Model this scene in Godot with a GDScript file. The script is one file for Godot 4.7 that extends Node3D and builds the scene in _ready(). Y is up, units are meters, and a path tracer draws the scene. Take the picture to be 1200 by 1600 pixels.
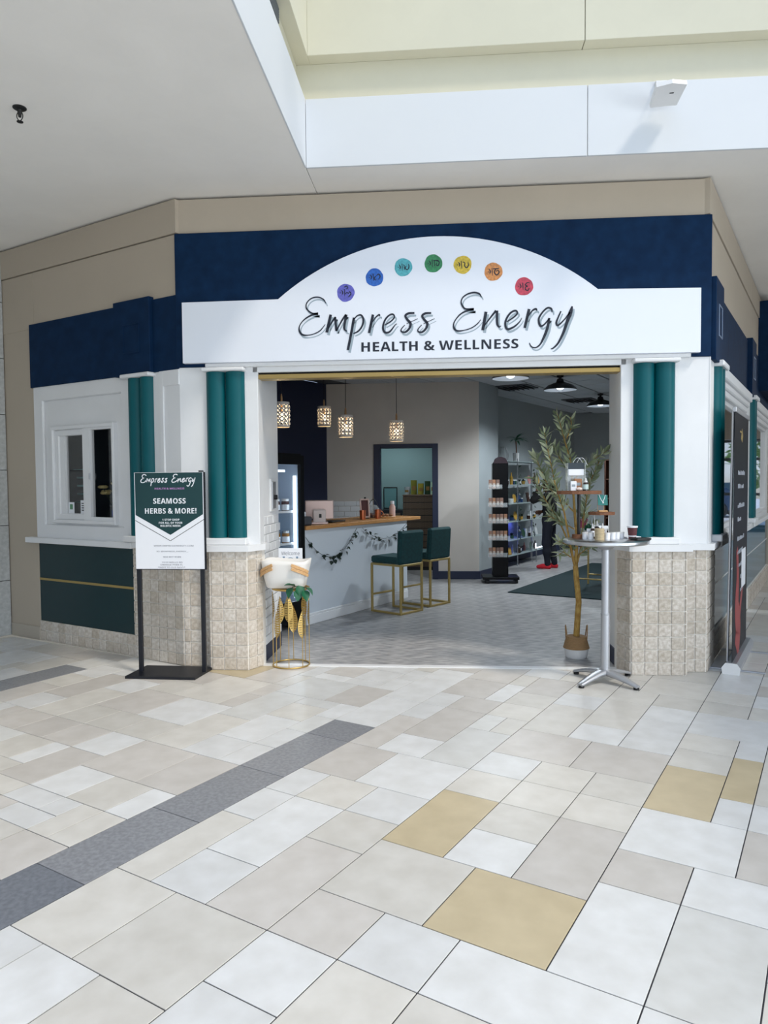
extends Node3D

const AX := Vector3(0.4587, 0.0, -0.8886)      # mall grid, into the corridor
const BX := Vector3(0.8886, 0.0, 0.4587)       # mall grid, across
const MOD := 0.305
var M := {}
var taken := {}
var LEFT := Transform3D(Basis(Vector3.UP, deg_to_rad(-27.3)), Vector3(-2.235, 0, 0.05))
var RIGHT := Transform3D(Basis(Vector3.UP, deg_to_rad(62.7)), Vector3(2.15, 0, 0.05))
var rng := RandomNumberGenerator.new()

const DOME_E := 4.0

func _ready() -> void:
	# camera
	var cam := Camera3D.new()
	cam.name = "camera"
	add_child(cam)
	cam.transform = Transform3D(Basis(Vector3(0.9968, -0.0082, -0.0800), Vector3(0.0049, 0.9991, -0.0414), Vector3(0.0803, 0.0409, 0.9959)).orthonormalized(), Vector3(0, 1.58, 6.1284))
	cam.fov = 70.52
	cam.near = 0.05
	cam.far = 200.0
	cam.current = true
	# sky
	var env := Environment.new()
	var sky := Sky.new()
	var sm := ProceduralSkyMaterial.new()
	sm.sky_top_color = Color(0.50, 0.66, 0.88)
	sm.sky_horizon_color = Color(0.86, 0.91, 0.96)
	sm.ground_bottom_color = Color(0.5, 0.5, 0.48)
	sm.ground_horizon_color = Color(0.8, 0.82, 0.82)
	sm.sky_energy_multiplier = 1.0
	sm.ground_energy_multiplier = 1.0
	sky.sky_material = sm
	env.background_mode = Environment.BG_SKY
	env.sky = sky
	env.tonemap_mode = Environment.TONE_MAPPER_LINEAR
	env.tonemap_exposure = 1.02
	env.sdfgi_enabled = true
	env.ssao_enabled = true
	env.ssil_enabled = true
	var we := WorldEnvironment.new()
	we.name = "environment"
	we.environment = env
	add_child(we)
	# sun, softened by thin cloud
	var sun := DirectionalLight3D.new()
	sun.name = "sun"
	add_child(sun)
	sun.look_at_from_position(Vector3.ZERO, Vector3(-0.75, -1.25, -0.62), Vector3.UP)
	sun.light_energy = 0.65
	sun.light_angular_distance = 9.0
	sun.light_color = Color(1.0, 0.96, 0.90)
	sun.shadow_enabled = true
	sun.sky_mode = DirectionalLight3D.SKY_MODE_LIGHT_ONLY
	# daylight that comes in through the two skylights and the glazed wall behind the camera
	for q in [[2.36, 6.95, 6.0, 6.6, 11.0, 14.0, 0], [-5.55, 6.95, 7.85, 7.2, 7.2, 12.0, 0], [3.6, 2.05, 13.35, 14.0, 3.4, 30.0, 1], [9.6, 2.05, 8.35, 10.0, 3.4, 60.0, 2]]:
		var day := AreaLight3D.new()
		day.name = "daylight"
		add_child(day)
		day.transform = Transform3D(Basis(Vector3.RIGHT, -PI / 2 if q[6] == 0 else 0.0), Vector3(q[0], q[1], q[2]))
		if q[6] == 2:
			day.transform.basis = Basis(Vector3.UP, deg_to_rad(104.5))
		day.area_size = Vector2(q[3], q[4])
		day.light_energy = q[5]
		day.light_color = Color(0.945, 0.975, 1.0)
		day.area_range = 60.0
		day.shadow_enabled = true
	make_materials()
	make_hall()
	make_floor()
	make_front()
	make_left()
	make_right()
	make_shop()
	make_sign_stand()
	make_plant_stand()
	make_tree()
	make_cafe_table()
	make_banner()
	make_counter()
	make_stools()
	make_fridge()
	make_pendants()
	make_dome_lamps()
	make_rack()
	make_shelves()
	make_back_room()
	make_right_side()
	make_person()
	make_fixtures()
	for o in find_children("*", "MeshInstance3D", true, false):
		o.cast_shadow = GeometryInstance3D.SHADOW_CASTING_SETTING_ON

# ---------------------------------------------------------------- naming
func numbered(called: String) -> String:
	var n: int = taken.get(called, 0)
	taken[called] = n + 1
	return called if n == 0 else "%s_%03d" % [called, n]

func tag(o: Node, label: String, category: String, group := "", kind := "") -> Node:
	o.set_meta("label", label)
	o.set_meta("category", category)
	if group != "":
		o.set_meta("group", group)
	if kind != "":
		o.set_meta("kind", kind)
	return o

func thing(called: String, label: String, category: String, at := Vector3.ZERO, turn := 0.0, group := "", kind := "") -> Node3D:
	var o := Node3D.new()
	o.name = numbered(called)
	add_child(o)
	o.position = at
	o.rotation.y = turn
	tag(o, label, category, group, kind)
	return o

func part(called: String, st: SurfaceTool, m: Material, parent: Node) -> MeshInstance3D:
	st.generate_normals()
	return put(called, st.commit(), m, parent)

func put(called: String, mesh: Mesh, m: Material, parent: Node, T := Transform3D.IDENTITY) -> MeshInstance3D:
	var o := MeshInstance3D.new()
	o.name = called
	o.mesh = mesh
	o.material_override = m
	o.transform = T
	parent.add_child(o, true)
	return o

func solo(called: String, st: SurfaceTool, m: Material, label: String, category: String, group := "", kind := "") -> MeshInstance3D:
	st.generate_normals()
	var o := MeshInstance3D.new()
	o.name = numbered(called)
	o.mesh = st.commit()
	o.material_override = m
	add_child(o)
	tag(o, label, category, group, kind)
	return o

func copy_of(root: Node3D, at: Vector3, turn: float, label: String, group := "") -> Node3D:
	var r: Node3D = root.duplicate()
	var base := String(root.name)
	var cut := base.rfind("_")
	if cut > 0 and base.substr(cut + 1).is_valid_int():
		base = base.substr(0, cut)
	r.name = numbered(base)
	add_child(r)
	r.position = at
	r.rotation.y = turn
	r.set_meta("label", label)
	if group != "":
		r.set_meta("group", group)
	return r

# ---------------------------------------------------------------- geometry
func g() -> SurfaceTool:
	var st := SurfaceTool.new()
	st.begin(Mesh.PRIMITIVE_TRIANGLES)
	st.set_smooth_group(-1)
	return st

func tri(st: SurfaceTool, a: Vector3, b: Vector3, c: Vector3) -> void:
	st.add_vertex(a)
	st.add_vertex(c)
	st.add_vertex(b)

func quad(st: SurfaceTool, a: Vector3, b: Vector3, c: Vector3, d: Vector3) -> void:
	tri(st, a, b, c)
	tri(st, a, c, d)

func xf(x: float, y: float, z: float, turn := 0.0) -> Transform3D:
	return Transform3D(Basis(Vector3.UP, turn), Vector3(x, y, z))

func bx(st: SurfaceTool, T: Transform3D, s: Vector3, ch := 0.003) -> void:
	var h := s * 0.5
	ch = minf(ch, minf(h.x, minf(h.y, h.z)) * 0.9)
	st.set_smooth_group(-1)
	var v := func(x: int, y: int, z: int, axis: int) -> Vector3:
		var p := Vector3(x * h.x, y * h.y, z * h.z)
		for k in 3:
			if k != axis:
				p[k] -= signf(p[k]) * ch
		return T * p
	for axis in 3:
		var u := (axis + 1) % 3
		var w := (axis + 2) % 3
		for sg in [-1, 1]:
			var c := []
			for q in [[-1, -1], [1, -1], [1, 1], [-1, 1]]:
				var k := [0, 0, 0]
				k[axis] = sg
				k[u] = q[0]
				k[w] = q[1]
				c.append(v.call(k[0], k[1], k[2], axis))
			if sg > 0:
				quad(st, c[0], c[1], c[2], c[3])
			else:
				quad(st, c[3], c[2], c[1], c[0])
	if ch < 0.0006:
		return
	for axis in 3:
		var u := (axis + 1) % 3
		var w := (axis + 2) % 3
		for su in [-1, 1]:
			for sw in [-1, 1]:
				var lo := [0, 0, 0]
				var hi := [0, 0, 0]
				lo[axis] = -1
				hi[axis] = 1
				lo[u] = su
				hi[u] = su
				lo[w] = sw
				hi[w] = sw
				var a: Vector3 = v.call(lo[0], lo[1], lo[2], u)
				var b: Vector3 = v.call(hi[0], hi[1], hi[2], u)
				var c: Vector3 = v.call(hi[0], hi[1], hi[2], w)
				var d: Vector3 = v.call(lo[0], lo[1], lo[2], w)
				if su * sw > 0:
					quad(st, d, c, b, a)
				else:
					quad(st, a, b, c, d)
	for x in [-1, 1]:
		for y in [-1, 1]:
			for z in [-1, 1]:
				var a: Vector3 = v.call(x, y, z, 0)
				var b: Vector3 = v.call(x, y, z, 1)
				var c: Vector3 = v.call(x, y, z, 2)
				if x * y * z > 0:
					tri(st, a, b, c)
				else:
					tri(st, a, c, b)

# box between two corners in a frame
func bb(st: SurfaceTool, F: Transform3D, x0: float, x1: float, y0: float, y1: float, z0: float, z1: float, ch := 0.003) -> void:
	bx(st, F * xf((x0 + x1) / 2, (y0 + y1) / 2, (z0 + z1) / 2), Vector3(absf(x1 - x0), absf(y1 - y0), absf(z1 - z0)), ch)

func ccw(poly: PackedVector2Array) -> PackedVector2Array:
	if Geometry2D.is_polygon_clockwise(poly):
		var r := poly.duplicate()
		r.reverse()
		return r
	return poly

# polygon in xy pushed from z0 to z1
func prism(st: SurfaceTool, T: Transform3D, poly: PackedVector2Array, z0: float, z1: float) -> void:
	# Godot counts y down, so a polygon it calls clockwise runs counter-clockwise with y up
	var p := poly.duplicate()
	var area := 0.0
	for i in p.size():
		area += p[i].cross(p[(i + 1) % p.size()])
	if area < 0:
		p.reverse()
	st.set_smooth_group(-1)
	var id := Geometry2D.triangulate_polygon(p)
	for i in range(0, id.size(), 3):
		var a := p[id[i]]
		var b := p[id[i + 1]]
		var c := p[id[i + 2]]
		if (b - a).cross(c - a) < 0:
			var q := b
			b = c
			c = q
		tri(st, T * Vector3(a.x, a.y, z1), T * Vector3(b.x, b.y, z1), T * Vector3(c.x, c.y, z1))
		tri(st, T * Vector3(a.x, a.y, z0), T * Vector3(c.x, c.y, z0), T * Vector3(b.x, b.y, z0))
	for i in p.size():
		var a := p[i]
		var b := p[(i + 1) % p.size()]
		quad(st, T * Vector3(a.x, a.y, z0), T * Vector3(b.x, b.y, z0), T * Vector3(b.x, b.y, z1), T * Vector3(a.x, a.y, z1))

# polygon in plan (x, z) pushed from y0 to y1
func slab(st: SurfaceTool, poly: PackedVector2Array, y0: float, y1: float, T := Transform3D.IDENTITY) -> void:
	var q := PackedVector2Array()
	for v in poly:
		q.append(Vector2(v.x, -v.y))
	prism(st, T * Transform3D(Basis(Vector3.RIGHT, -PI / 2), Vector3.ZERO), q, y0, y1)

# profile of (radius, height) turned round y
func lathe(st: SurfaceTool, T: Transform3D, prof: Array, seg := 20, a0 := 0.0, a1 := TAU) -> void:
	var grp := 1
	for i in prof.size() - 1:
		var p: Vector2 = prof[i]
		var q: Vector2 = prof[i + 1]
		if i > 0:
			var o: Vector2 = prof[i - 1]
			if absf((p - o).angle_to(q - p)) > 0.6:
				grp += 1
		st.set_smooth_group(grp)
		for k in seg:
			var t0 := a0 + (a1 - a0) * k / seg
			var t1 := a0 + (a1 - a0) * (k + 1) / seg
			var u0 := Vector3(sin(t0), 0, cos(t0))
			var u1 := Vector3(sin(t1), 0, cos(t1))
			var a := T * (u0 * p.x + Vector3.UP * p.y)
			var b := T * (u1 * p.x + Vector3.UP * p.y)
			var c := T * (u1 * q.x + Vector3.UP * q.y)
			var d := T * (u0 * q.x + Vector3.UP * q.y)
			if p.x > 1e-5:
				tri(st, a, b, c)
			if q.x > 1e-5:
				tri(st, a, c, d)
	st.set_smooth_group(-1)

func tube(st: SurfaceTool, pts: Array, r0: float, r1 := -1.0, seg := 8, closed := false) -> void:
	if r1 < 0:
		r1 = r0
	var n := pts.size()
	var rings := []
	var up := Vector3.UP
	for i in n:
		var a: Vector3 = pts[(i - 1 + n) % n] if (closed or i > 0) else pts[i]
		var b: Vector3 = pts[(i + 1) % n] if (closed or i < n - 1) else pts[i]
		var d := (b - a).normalized()
		if i == 0 and absf(d.dot(up)) > 0.9:
			up = Vector3.RIGHT
		var x := up.cross(d).normalized()
		if x.length() < 0.5:
			x = Vector3.FORWARD.cross(d).normalized()
		var y := d.cross(x).normalized()
		up = y
		var r := lerpf(r0, r1, float(i) / maxi(1, n - 1))
		var ring := []
		for k in seg:
			var t := TAU * k / seg
			ring.append(pts[i] + (x * cos(t) + y * sin(t)) * r)
		rings.append(ring)
	st.set_smooth_group(5)
	for i in (n if closed else n - 1):
		var p: Array = rings[i]
		var q: Array = rings[(i + 1) % n]
		for k in seg:
			var j := (k + 1) % seg
			quad(st, p[k], p[j], q[j], q[k])
	st.set_smooth_group(-1)
	if not closed:
		for k in range(1, seg - 1):
			tri(st, rings[0][0], rings[0][k + 1], rings[0][k])
			tri(st, rings[n - 1][0], rings[n - 1][k], rings[n - 1][k + 1])

func arc(a: Vector3, b: Vector3, sag: Vector3, n := 8) -> Array:
	var out := []
	for i in n + 1:
		var t := float(i) / n
		out.append(a.lerp(b, t) + sag * (4 * t * (1 - t)))
	return out

func ring(c: Vector3, r: float, n := 28) -> Array:
	var out := []
	for i in n:
		var t := TAU * i / n
		out.append(c + Vector3(cos(t) * r, 0, sin(t) * r))
	return out

func ball(st: SurfaceTool, T: Transform3D, s: Vector3, seg := 12) -> void:
	var prof := []
	for i in 9:
		var a := -PI / 2 + PI * i / 8
		prof.append(Vector2(maxf(cos(a), 0.0) if i > 0 and i < 8 else 0.0, sin(a)))
	lathe(st, T * Transform3D(Basis.from_scale(s), Vector3.ZERO), prof, seg)

# brush stroke: points (x, y, width), laid as a thin ribbon from z0 to z1
func stroke(st: SurfaceTool, T: Transform3D, pts: Array, z0: float, z1: float) -> void:
	var sm := []
	var n := pts.size()
	for i in n - 1:
		var p0: Vector3 = pts[maxi(i - 1, 0)]
		var p1: Vector3 = pts[i]
		var p2: Vector3 = pts[i + 1]
		var p3: Vector3 = pts[mini(i + 2, n - 1)]
		var steps := 5 if n > 2 else 2
		for k in steps:
			var v: Vector3 = p1.cubic_interpolate(p2, p0, p3, float(k) / steps)
			v.z = lerpf(p1.z, p2.z, float(k) / steps)
			sm.append(v)
	sm.append(pts[n - 1])
	var le := []
	var ri := []
	for i in sm.size():
		var a: Vector3 = sm[maxi(i - 1, 0)]
		var b: Vector3 = sm[mini(i + 1, sm.size() - 1)]
		var d := Vector2(b.x - a.x, b.y - a.y).normalized()
		var nn := Vector2(-d.y, d.x) * maxf(sm[i].z, 0.001) * 0.5
		le.append(Vector2(sm[i].x, sm[i].y) + nn)
		ri.append(Vector2(sm[i].x, sm[i].y) - nn)
	var f := func(v: Vector2, z: float) -> Vector3: return T * Vector3(v.x, v.y, z)
	for i in sm.size() - 1:
		var a: Vector3 = f.call(ri[i], z1)
		var b: Vector3 = f.call(ri[i + 1], z1)
		var c: Vector3 = f.call(le[i + 1], z1)
		var d: Vector3 = f.call(le[i], z1)
		quad(st, a, b, c, d)
		var a0: Vector3 = f.call(ri[i], z0)
		var b0: Vector3 = f.call(ri[i + 1], z0)
		var c0: Vector3 = f.call(le[i + 1], z0)
		var d0: Vector3 = f.call(le[i], z0)
		quad(st, a0, b0, b, a)
		quad(st, c0, d0, d, c)

# lettering: text fitted to a width, centred or from its left edge, standing in plane xy of T
func letters(called: String, txt: String, T: Transform3D, width: float, height: float, m: Material, parent: Node, bold := true, centred := true) -> MeshInstance3D:
	var tm := TextMesh.new()
	var f := SystemFont.new()
	f.font_names = PackedStringArray(["Droid Sans"])
	f.font_weight = 700 if bold else 400
	tm.font = f
	tm.text = txt
	tm.font_size = 48
	tm.pixel_size = 0.01
	tm.depth = 0.02
	tm.curve_step = 2.0
	var bxs := tm.get_aabb()
	var sx := width / maxf(bxs.size.x, 0.001)
	var sy := height / maxf(bxs.size.y, 0.001) if height > 0 else sx
	var c := bxs.get_center()
	if not centred:
		c.x = bxs.position.x
	var S := Transform3D(Basis.from_scale(Vector3(sx, sy, 0.06)), Vector3(-c.x * sx, -c.y * sy, 0))
	return put(called, tm, m, parent, T * S)

# ---------------------------------------------------------------- materials
var noise_tex := {}

func noise(key: String, freq: float, octaves: int, lo: Color, hi: Color, size := 256, normal := false) -> NoiseTexture2D:
	if noise_tex.has(key):
		return noise_tex[key]
	var n := FastNoiseLite.new()
	n.seed = hash(key) % 10000
	n.noise_type = FastNoiseLite.TYPE_SIMPLEX_SMOOTH
	n.frequency = freq
	n.fractal_octaves = octaves
	var t := NoiseTexture2D.new()
	t.width = size
	t.height = size
	t.seamless = true
	t.noise = n
	if normal:
		t.as_normal_map = true
		t.bump_strength = 4.0
	else:
		var gr := Gradient.new()
		gr.set_color(0, lo)
		gr.set_color(1, hi)
		t.color_ramp = gr
	noise_tex[key] = t
	return t

func mat(key: String, c: Color, rough := 0.6, metal := 0.0, spec := 0.5) -> StandardMaterial3D:
	if M.has(key):
		return M[key]
	var m := StandardMaterial3D.new()
	m.resource_name = key
	m.albedo_color = c
	m.roughness = rough
	m.metallic = metal
	m.metallic_specular = spec
	M[key] = m
	return m

func grain(m: StandardMaterial3D, t: Texture2D, scale: Vector3, world := true) -> StandardMaterial3D:
	m.albedo_texture = t
	m.uv1_triplanar = true
	m.uv1_world_triplanar = world
	m.uv1_scale = scale
	return m

func c8(r: int, gg: int, b: int) -> Color:
	return Color8(r, gg, b)

func make_materials() -> void:
	var soft := noise("soft", 0.012, 4, Color(0.97, 0.97, 0.97), Color(1, 1, 1))
	var stone := noise("stone", 0.02, 5, Color(0.80, 0.77, 0.73), Color(1, 1, 1))
	var marb := noise("marble", 0.015, 5, Color(0.93, 0.925, 0.915), Color(1, 1, 1), 512)
	var streak := noise("streak", 0.02, 5, Color(0.55, 0.56, 0.58), Color(1, 1, 1), 512)
	var woodn := noise("wood", 0.02, 4, Color(0.72, 0.62, 0.5), Color(1, 1, 1), 256)
	grain(mat("white_paint", Color(0.9, 0.905, 0.91), 0.45), soft, Vector3(0.6, 0.6, 0.6))
	mat("well_white", Color(0.83, 0.845, 0.86), 0.5)
	mat("sign_white", Color(0.895, 0.915, 0.95), 0.45)
	grain(mat("ceiling_white", Color(0.985, 0.97, 0.945), 0.85), soft, Vector3(0.3, 0.3, 0.3))
	grain(mat("beige_paint", Color(0.715, 0.67, 0.605), 0.7), soft, Vector3(0.5, 0.5, 0.5))
	grain(mat("cream_yellow", Color(0.82, 0.81, 0.735), 0.75), soft, Vector3(0.4, 0.4, 0.4))
	grain(mat("navy_paint", Color(0.075, 0.185, 0.31), 0.6, 0.0, 0.2), noise("navy", 0.02, 4, Color(0.8, 0.8, 0.82), Color(1, 1, 1)), Vector3(1.2, 1.2, 1.2))
	mat("navy_trim", Color(0.07, 0.12, 0.24), 0.5)
	grain(mat("navy_wall", Color(0.055, 0.10, 0.23), 0.6), soft, Vector3(0.6, 0.6, 0.6))
	mat("teal_gloss", Color(0.0, 0.335, 0.365), 0.45, 0.0, 0.35)
	grain(mat("teal_panel", Color(0.02, 0.175, 0.195), 0.3), soft, Vector3(0.7, 0.7, 0.7))
	mat("panel_gloss", Color(0.21, 0.43, 0.53), 0.08, 0.0, 0.6)
	mat("gold", Color(0.78, 0.66, 0.40), 0.32, 0.9)
	mat("gold_paint", Color(0.66, 0.57, 0.34), 0.4, 0.3)
	mat("brass_strip", Color(0.68, 0.58, 0.36), 0.4, 0.6)
	mat("steel", Color(0.80, 0.81, 0.82), 0.28, 1.0)
	mat("brushed", Color(0.75, 0.76, 0.78), 0.42, 0.9)
	mat("black", Color(0.035, 0.04, 0.05), 0.5)
	mat("black_gloss", Color(0.02, 0.024, 0.035), 0.35, 0.0, 0.3)
	mat("dark_navy", Color(0.035, 0.05, 0.09), 0.45)
	mat("gap", Color(0.03, 0.03, 0.03), 0.9)
	mat("grout_floor", Color(0.20, 0.20, 0.22), 0.9)
	mat("grout_wall", Color(0.92, 0.905, 0.875), 0.85)
	var tones := {"W": Color(0.885, 0.885, 0.88), "V": Color(0.86, 0.858, 0.845), "C": Color(0.855, 0.84, 0.81), "T": Color(0.82, 0.80, 0.775), "Y": Color(0.785, 0.725, 0.60), "G": Color(0.60, 0.605, 0.62), "D": Color(0.52, 0.535, 0.565)}
	for k in tones:
		var c: Color = tones[k]
		for v in 2:
			var m := mat("floor_%s%d" % [k, v], c * (1.0 if v == 0 else 0.97), 0.33, 0.0, 0.5)
			m.albedo_color.a = 1.0
			grain(m, noise("greystone", 0.03, 5, Color(0.8, 0.8, 0.8), Color(1.0, 1.0, 1.0), 512) if k in ["G", "D"] else marb, Vector3(0.7, 0.7, 0.7) if k != "G" and k != "D" else Vector3(2.2, 2.2, 2.2))
	var st := [Color(0.875, 0.85, 0.815), Color(0.85, 0.82, 0.78), Color(0.89, 0.87, 0.84), Color(0.825, 0.795, 0.75)]
	for i in 4:
		grain(mat("stone%d" % i, st[i], 0.55), stone, Vector3(5, 5, 5))
	grain(mat("vinyl", Color(0.80, 0.79, 0.78), 0.4), streak, Vector3(0.55, 1.0, 3.2))
	grain(mat("shop_beige", Color(0.80, 0.775, 0.745), 0.7), soft, Vector3(0.5, 0.5, 0.5))
	grain(mat("shop_grey", Color(0.62, 0.65, 0.66), 0.7), soft, Vector3(0.5, 0.5, 0.5))
	grain(mat("tile_ceiling", Color(0.80, 0.82, 0.84), 0.9), noise("fleck", 0.2, 3, Color(0.85, 0.85, 0.86), Color(1, 1, 1)), Vector3(3, 3, 3))
	mat("grid_bar", Color(0.30, 0.31, 0.33), 0.6)
	mat("mint_paint", Color(0.50, 0.62, 0.62), 0.7)
	grain(mat("oak", Color(0.86, 0.66, 0.42), 0.45), woodn, Vector3(6, 30, 1.2))
	grain(mat("bark_wood", Color(0.52, 0.36, 0.26), 0.7), woodn, Vector3(12, 20, 12))
	grain(mat("pale_wood", Color(0.93, 0.78, 0.58), 0.5), woodn, Vector3(8, 30, 8))
	grain(mat("slat_wood", Color(0.52, 0.47, 0.42), 0.6), woodn, Vector3(3, 30, 3))
	grain(mat("brown_wood", Color(0.33, 0.21, 0.15), 0.6), woodn, Vector3(3, 3, 20))
	var ve := mat("velvet", Color(0.03, 0.27, 0.28), 0.85)
	grain(ve, noise("velvet", 0.03, 4, Color(0.7, 0.7, 0.72), Color(1, 1, 1)), Vector3(3, 3, 3))
	ve.rim_enabled = true
	ve.rim = 0.6
	ve.rim_tint = 0.6
	mat("marble_wall", Color(0.78, 0.79, 0.785), 0.5)
	grain(M["marble_wall"], noise("greystone", 0.03, 5, Color(0.8, 0.8, 0.8), Color(1, 1, 1), 512), Vector3(1.2, 1.2, 1.2))
	var gl := mat("glass", Color(0.12, 0.18, 0.19, 0.06), 0.02)
	gl.transparency = BaseMaterial3D.TRANSPARENCY_ALPHA
	var cg := mat("clear_plastic", Color(0.9, 0.94, 0.95, 0.2), 0.08)
	cg.transparency = BaseMaterial3D.TRANSPARENCY_ALPHA
	mat("rug", Color(0.045, 0.15, 0.165), 0.95)
	mat("paper", Color(0.90, 0.91, 0.93), 0.6)
	mat("print_green", Color(0.035, 0.215, 0.225), 0.45)
	mat("print_ink", Color(0.06, 0.07, 0.09), 0.5)
	mat("print_grey", Color(0.56, 0.60, 0.63), 0.5)
	mat("print_soft", Color(0.45, 0.46, 0.5), 0.5)
	mat("print_purple", Color(0.68, 0.50, 0.72), 0.5)
	mat("ink_navy", Color(0.045, 0.085, 0.16), 0.4)
	mat("shadow_grey", Color(0.60, 0.66, 0.70), 0.5)
	mat("white_plastic", Color(0.88, 0.88, 0.88), 0.35)
	mat("white_cloth", Color(0.90, 0.89, 0.87), 0.9)
	var lf := mat("leaf_olive", Color(0.46, 0.51, 0.39), 0.5)
	lf.backlight_enabled = true
	lf.backlight = Color(0.12, 0.15, 0.08)
	var lf2 := mat("leaf_olive_pale", Color(0.64, 0.67, 0.55), 0.5)
	lf2.backlight_enabled = true
	lf2.backlight = Color(0.14, 0.16, 0.1)
	mat("leaf_green", Color(0.10, 0.36, 0.24), 0.45)
	mat("leaf_dark", Color(0.06, 0.15, 0.10), 0.55)
	mat("trunk", Color(0.72, 0.61, 0.33), 0.7)
	grain(M["trunk"], woodn, Vector3(10, 3, 10))
	mat("rope", Color(0.58, 0.46, 0.32), 0.9)
	mat("aluminium", Color(0.72, 0.73, 0.75), 0.38, 0.7)
	mat("copper", Color(0.80, 0.47, 0.33), 0.35, 0.8)
	mat("pink_metal", Color(0.86, 0.76, 0.73), 0.35, 0.4)
	mat("amber", Color(0.16, 0.08, 0.04), 0.15)
	mat("kraft", Color(0.62, 0.45, 0.33), 0.8)
	mat("red_cloth", Color(0.75, 0.10, 0.16), 0.8)
	mat("skin", Color(0.40, 0.26, 0.19), 0.55)
	mat("hair", Color(0.025, 0.02, 0.02), 0.6)
	mat("shirt_black", Color(0.035, 0.04, 0.055), 0.85)
	mat("jeans", Color(0.055, 0.075, 0.13), 0.85)

# ---------------------------------------------------------------- floor
func tcoord(k: int) -> float:
	if k <= 0:
		return -0.07 + k * 0.5 + (0.05 if k == 0 else 0.0)
	if k == 1:
		return 1.03
	if k == 2:
		return 1.36
	return 0.19 + k * 0.5

func grid(s: float, t: float) -> Vector3:
	return (AX * s + BX * t) * MOD

var hall := PackedVector2Array([Vector2(-1.6, 0.0), Vector2(1.5, 0.0), Vector2(1.52, 0.05), Vector2(2.15, 0.05), Vector2(11.32, -17.72), Vector2(17.54, -14.51), Vector2(8.37, 3.26), Vector2(11, 13.4), Vector2(-11.9, 13.4), Vector2(-4.56, -0.99), Vector2(-4.48, -1.05), Vector2(-2.235, 0.05), Vector2(-1.6, 0.05)])

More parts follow.
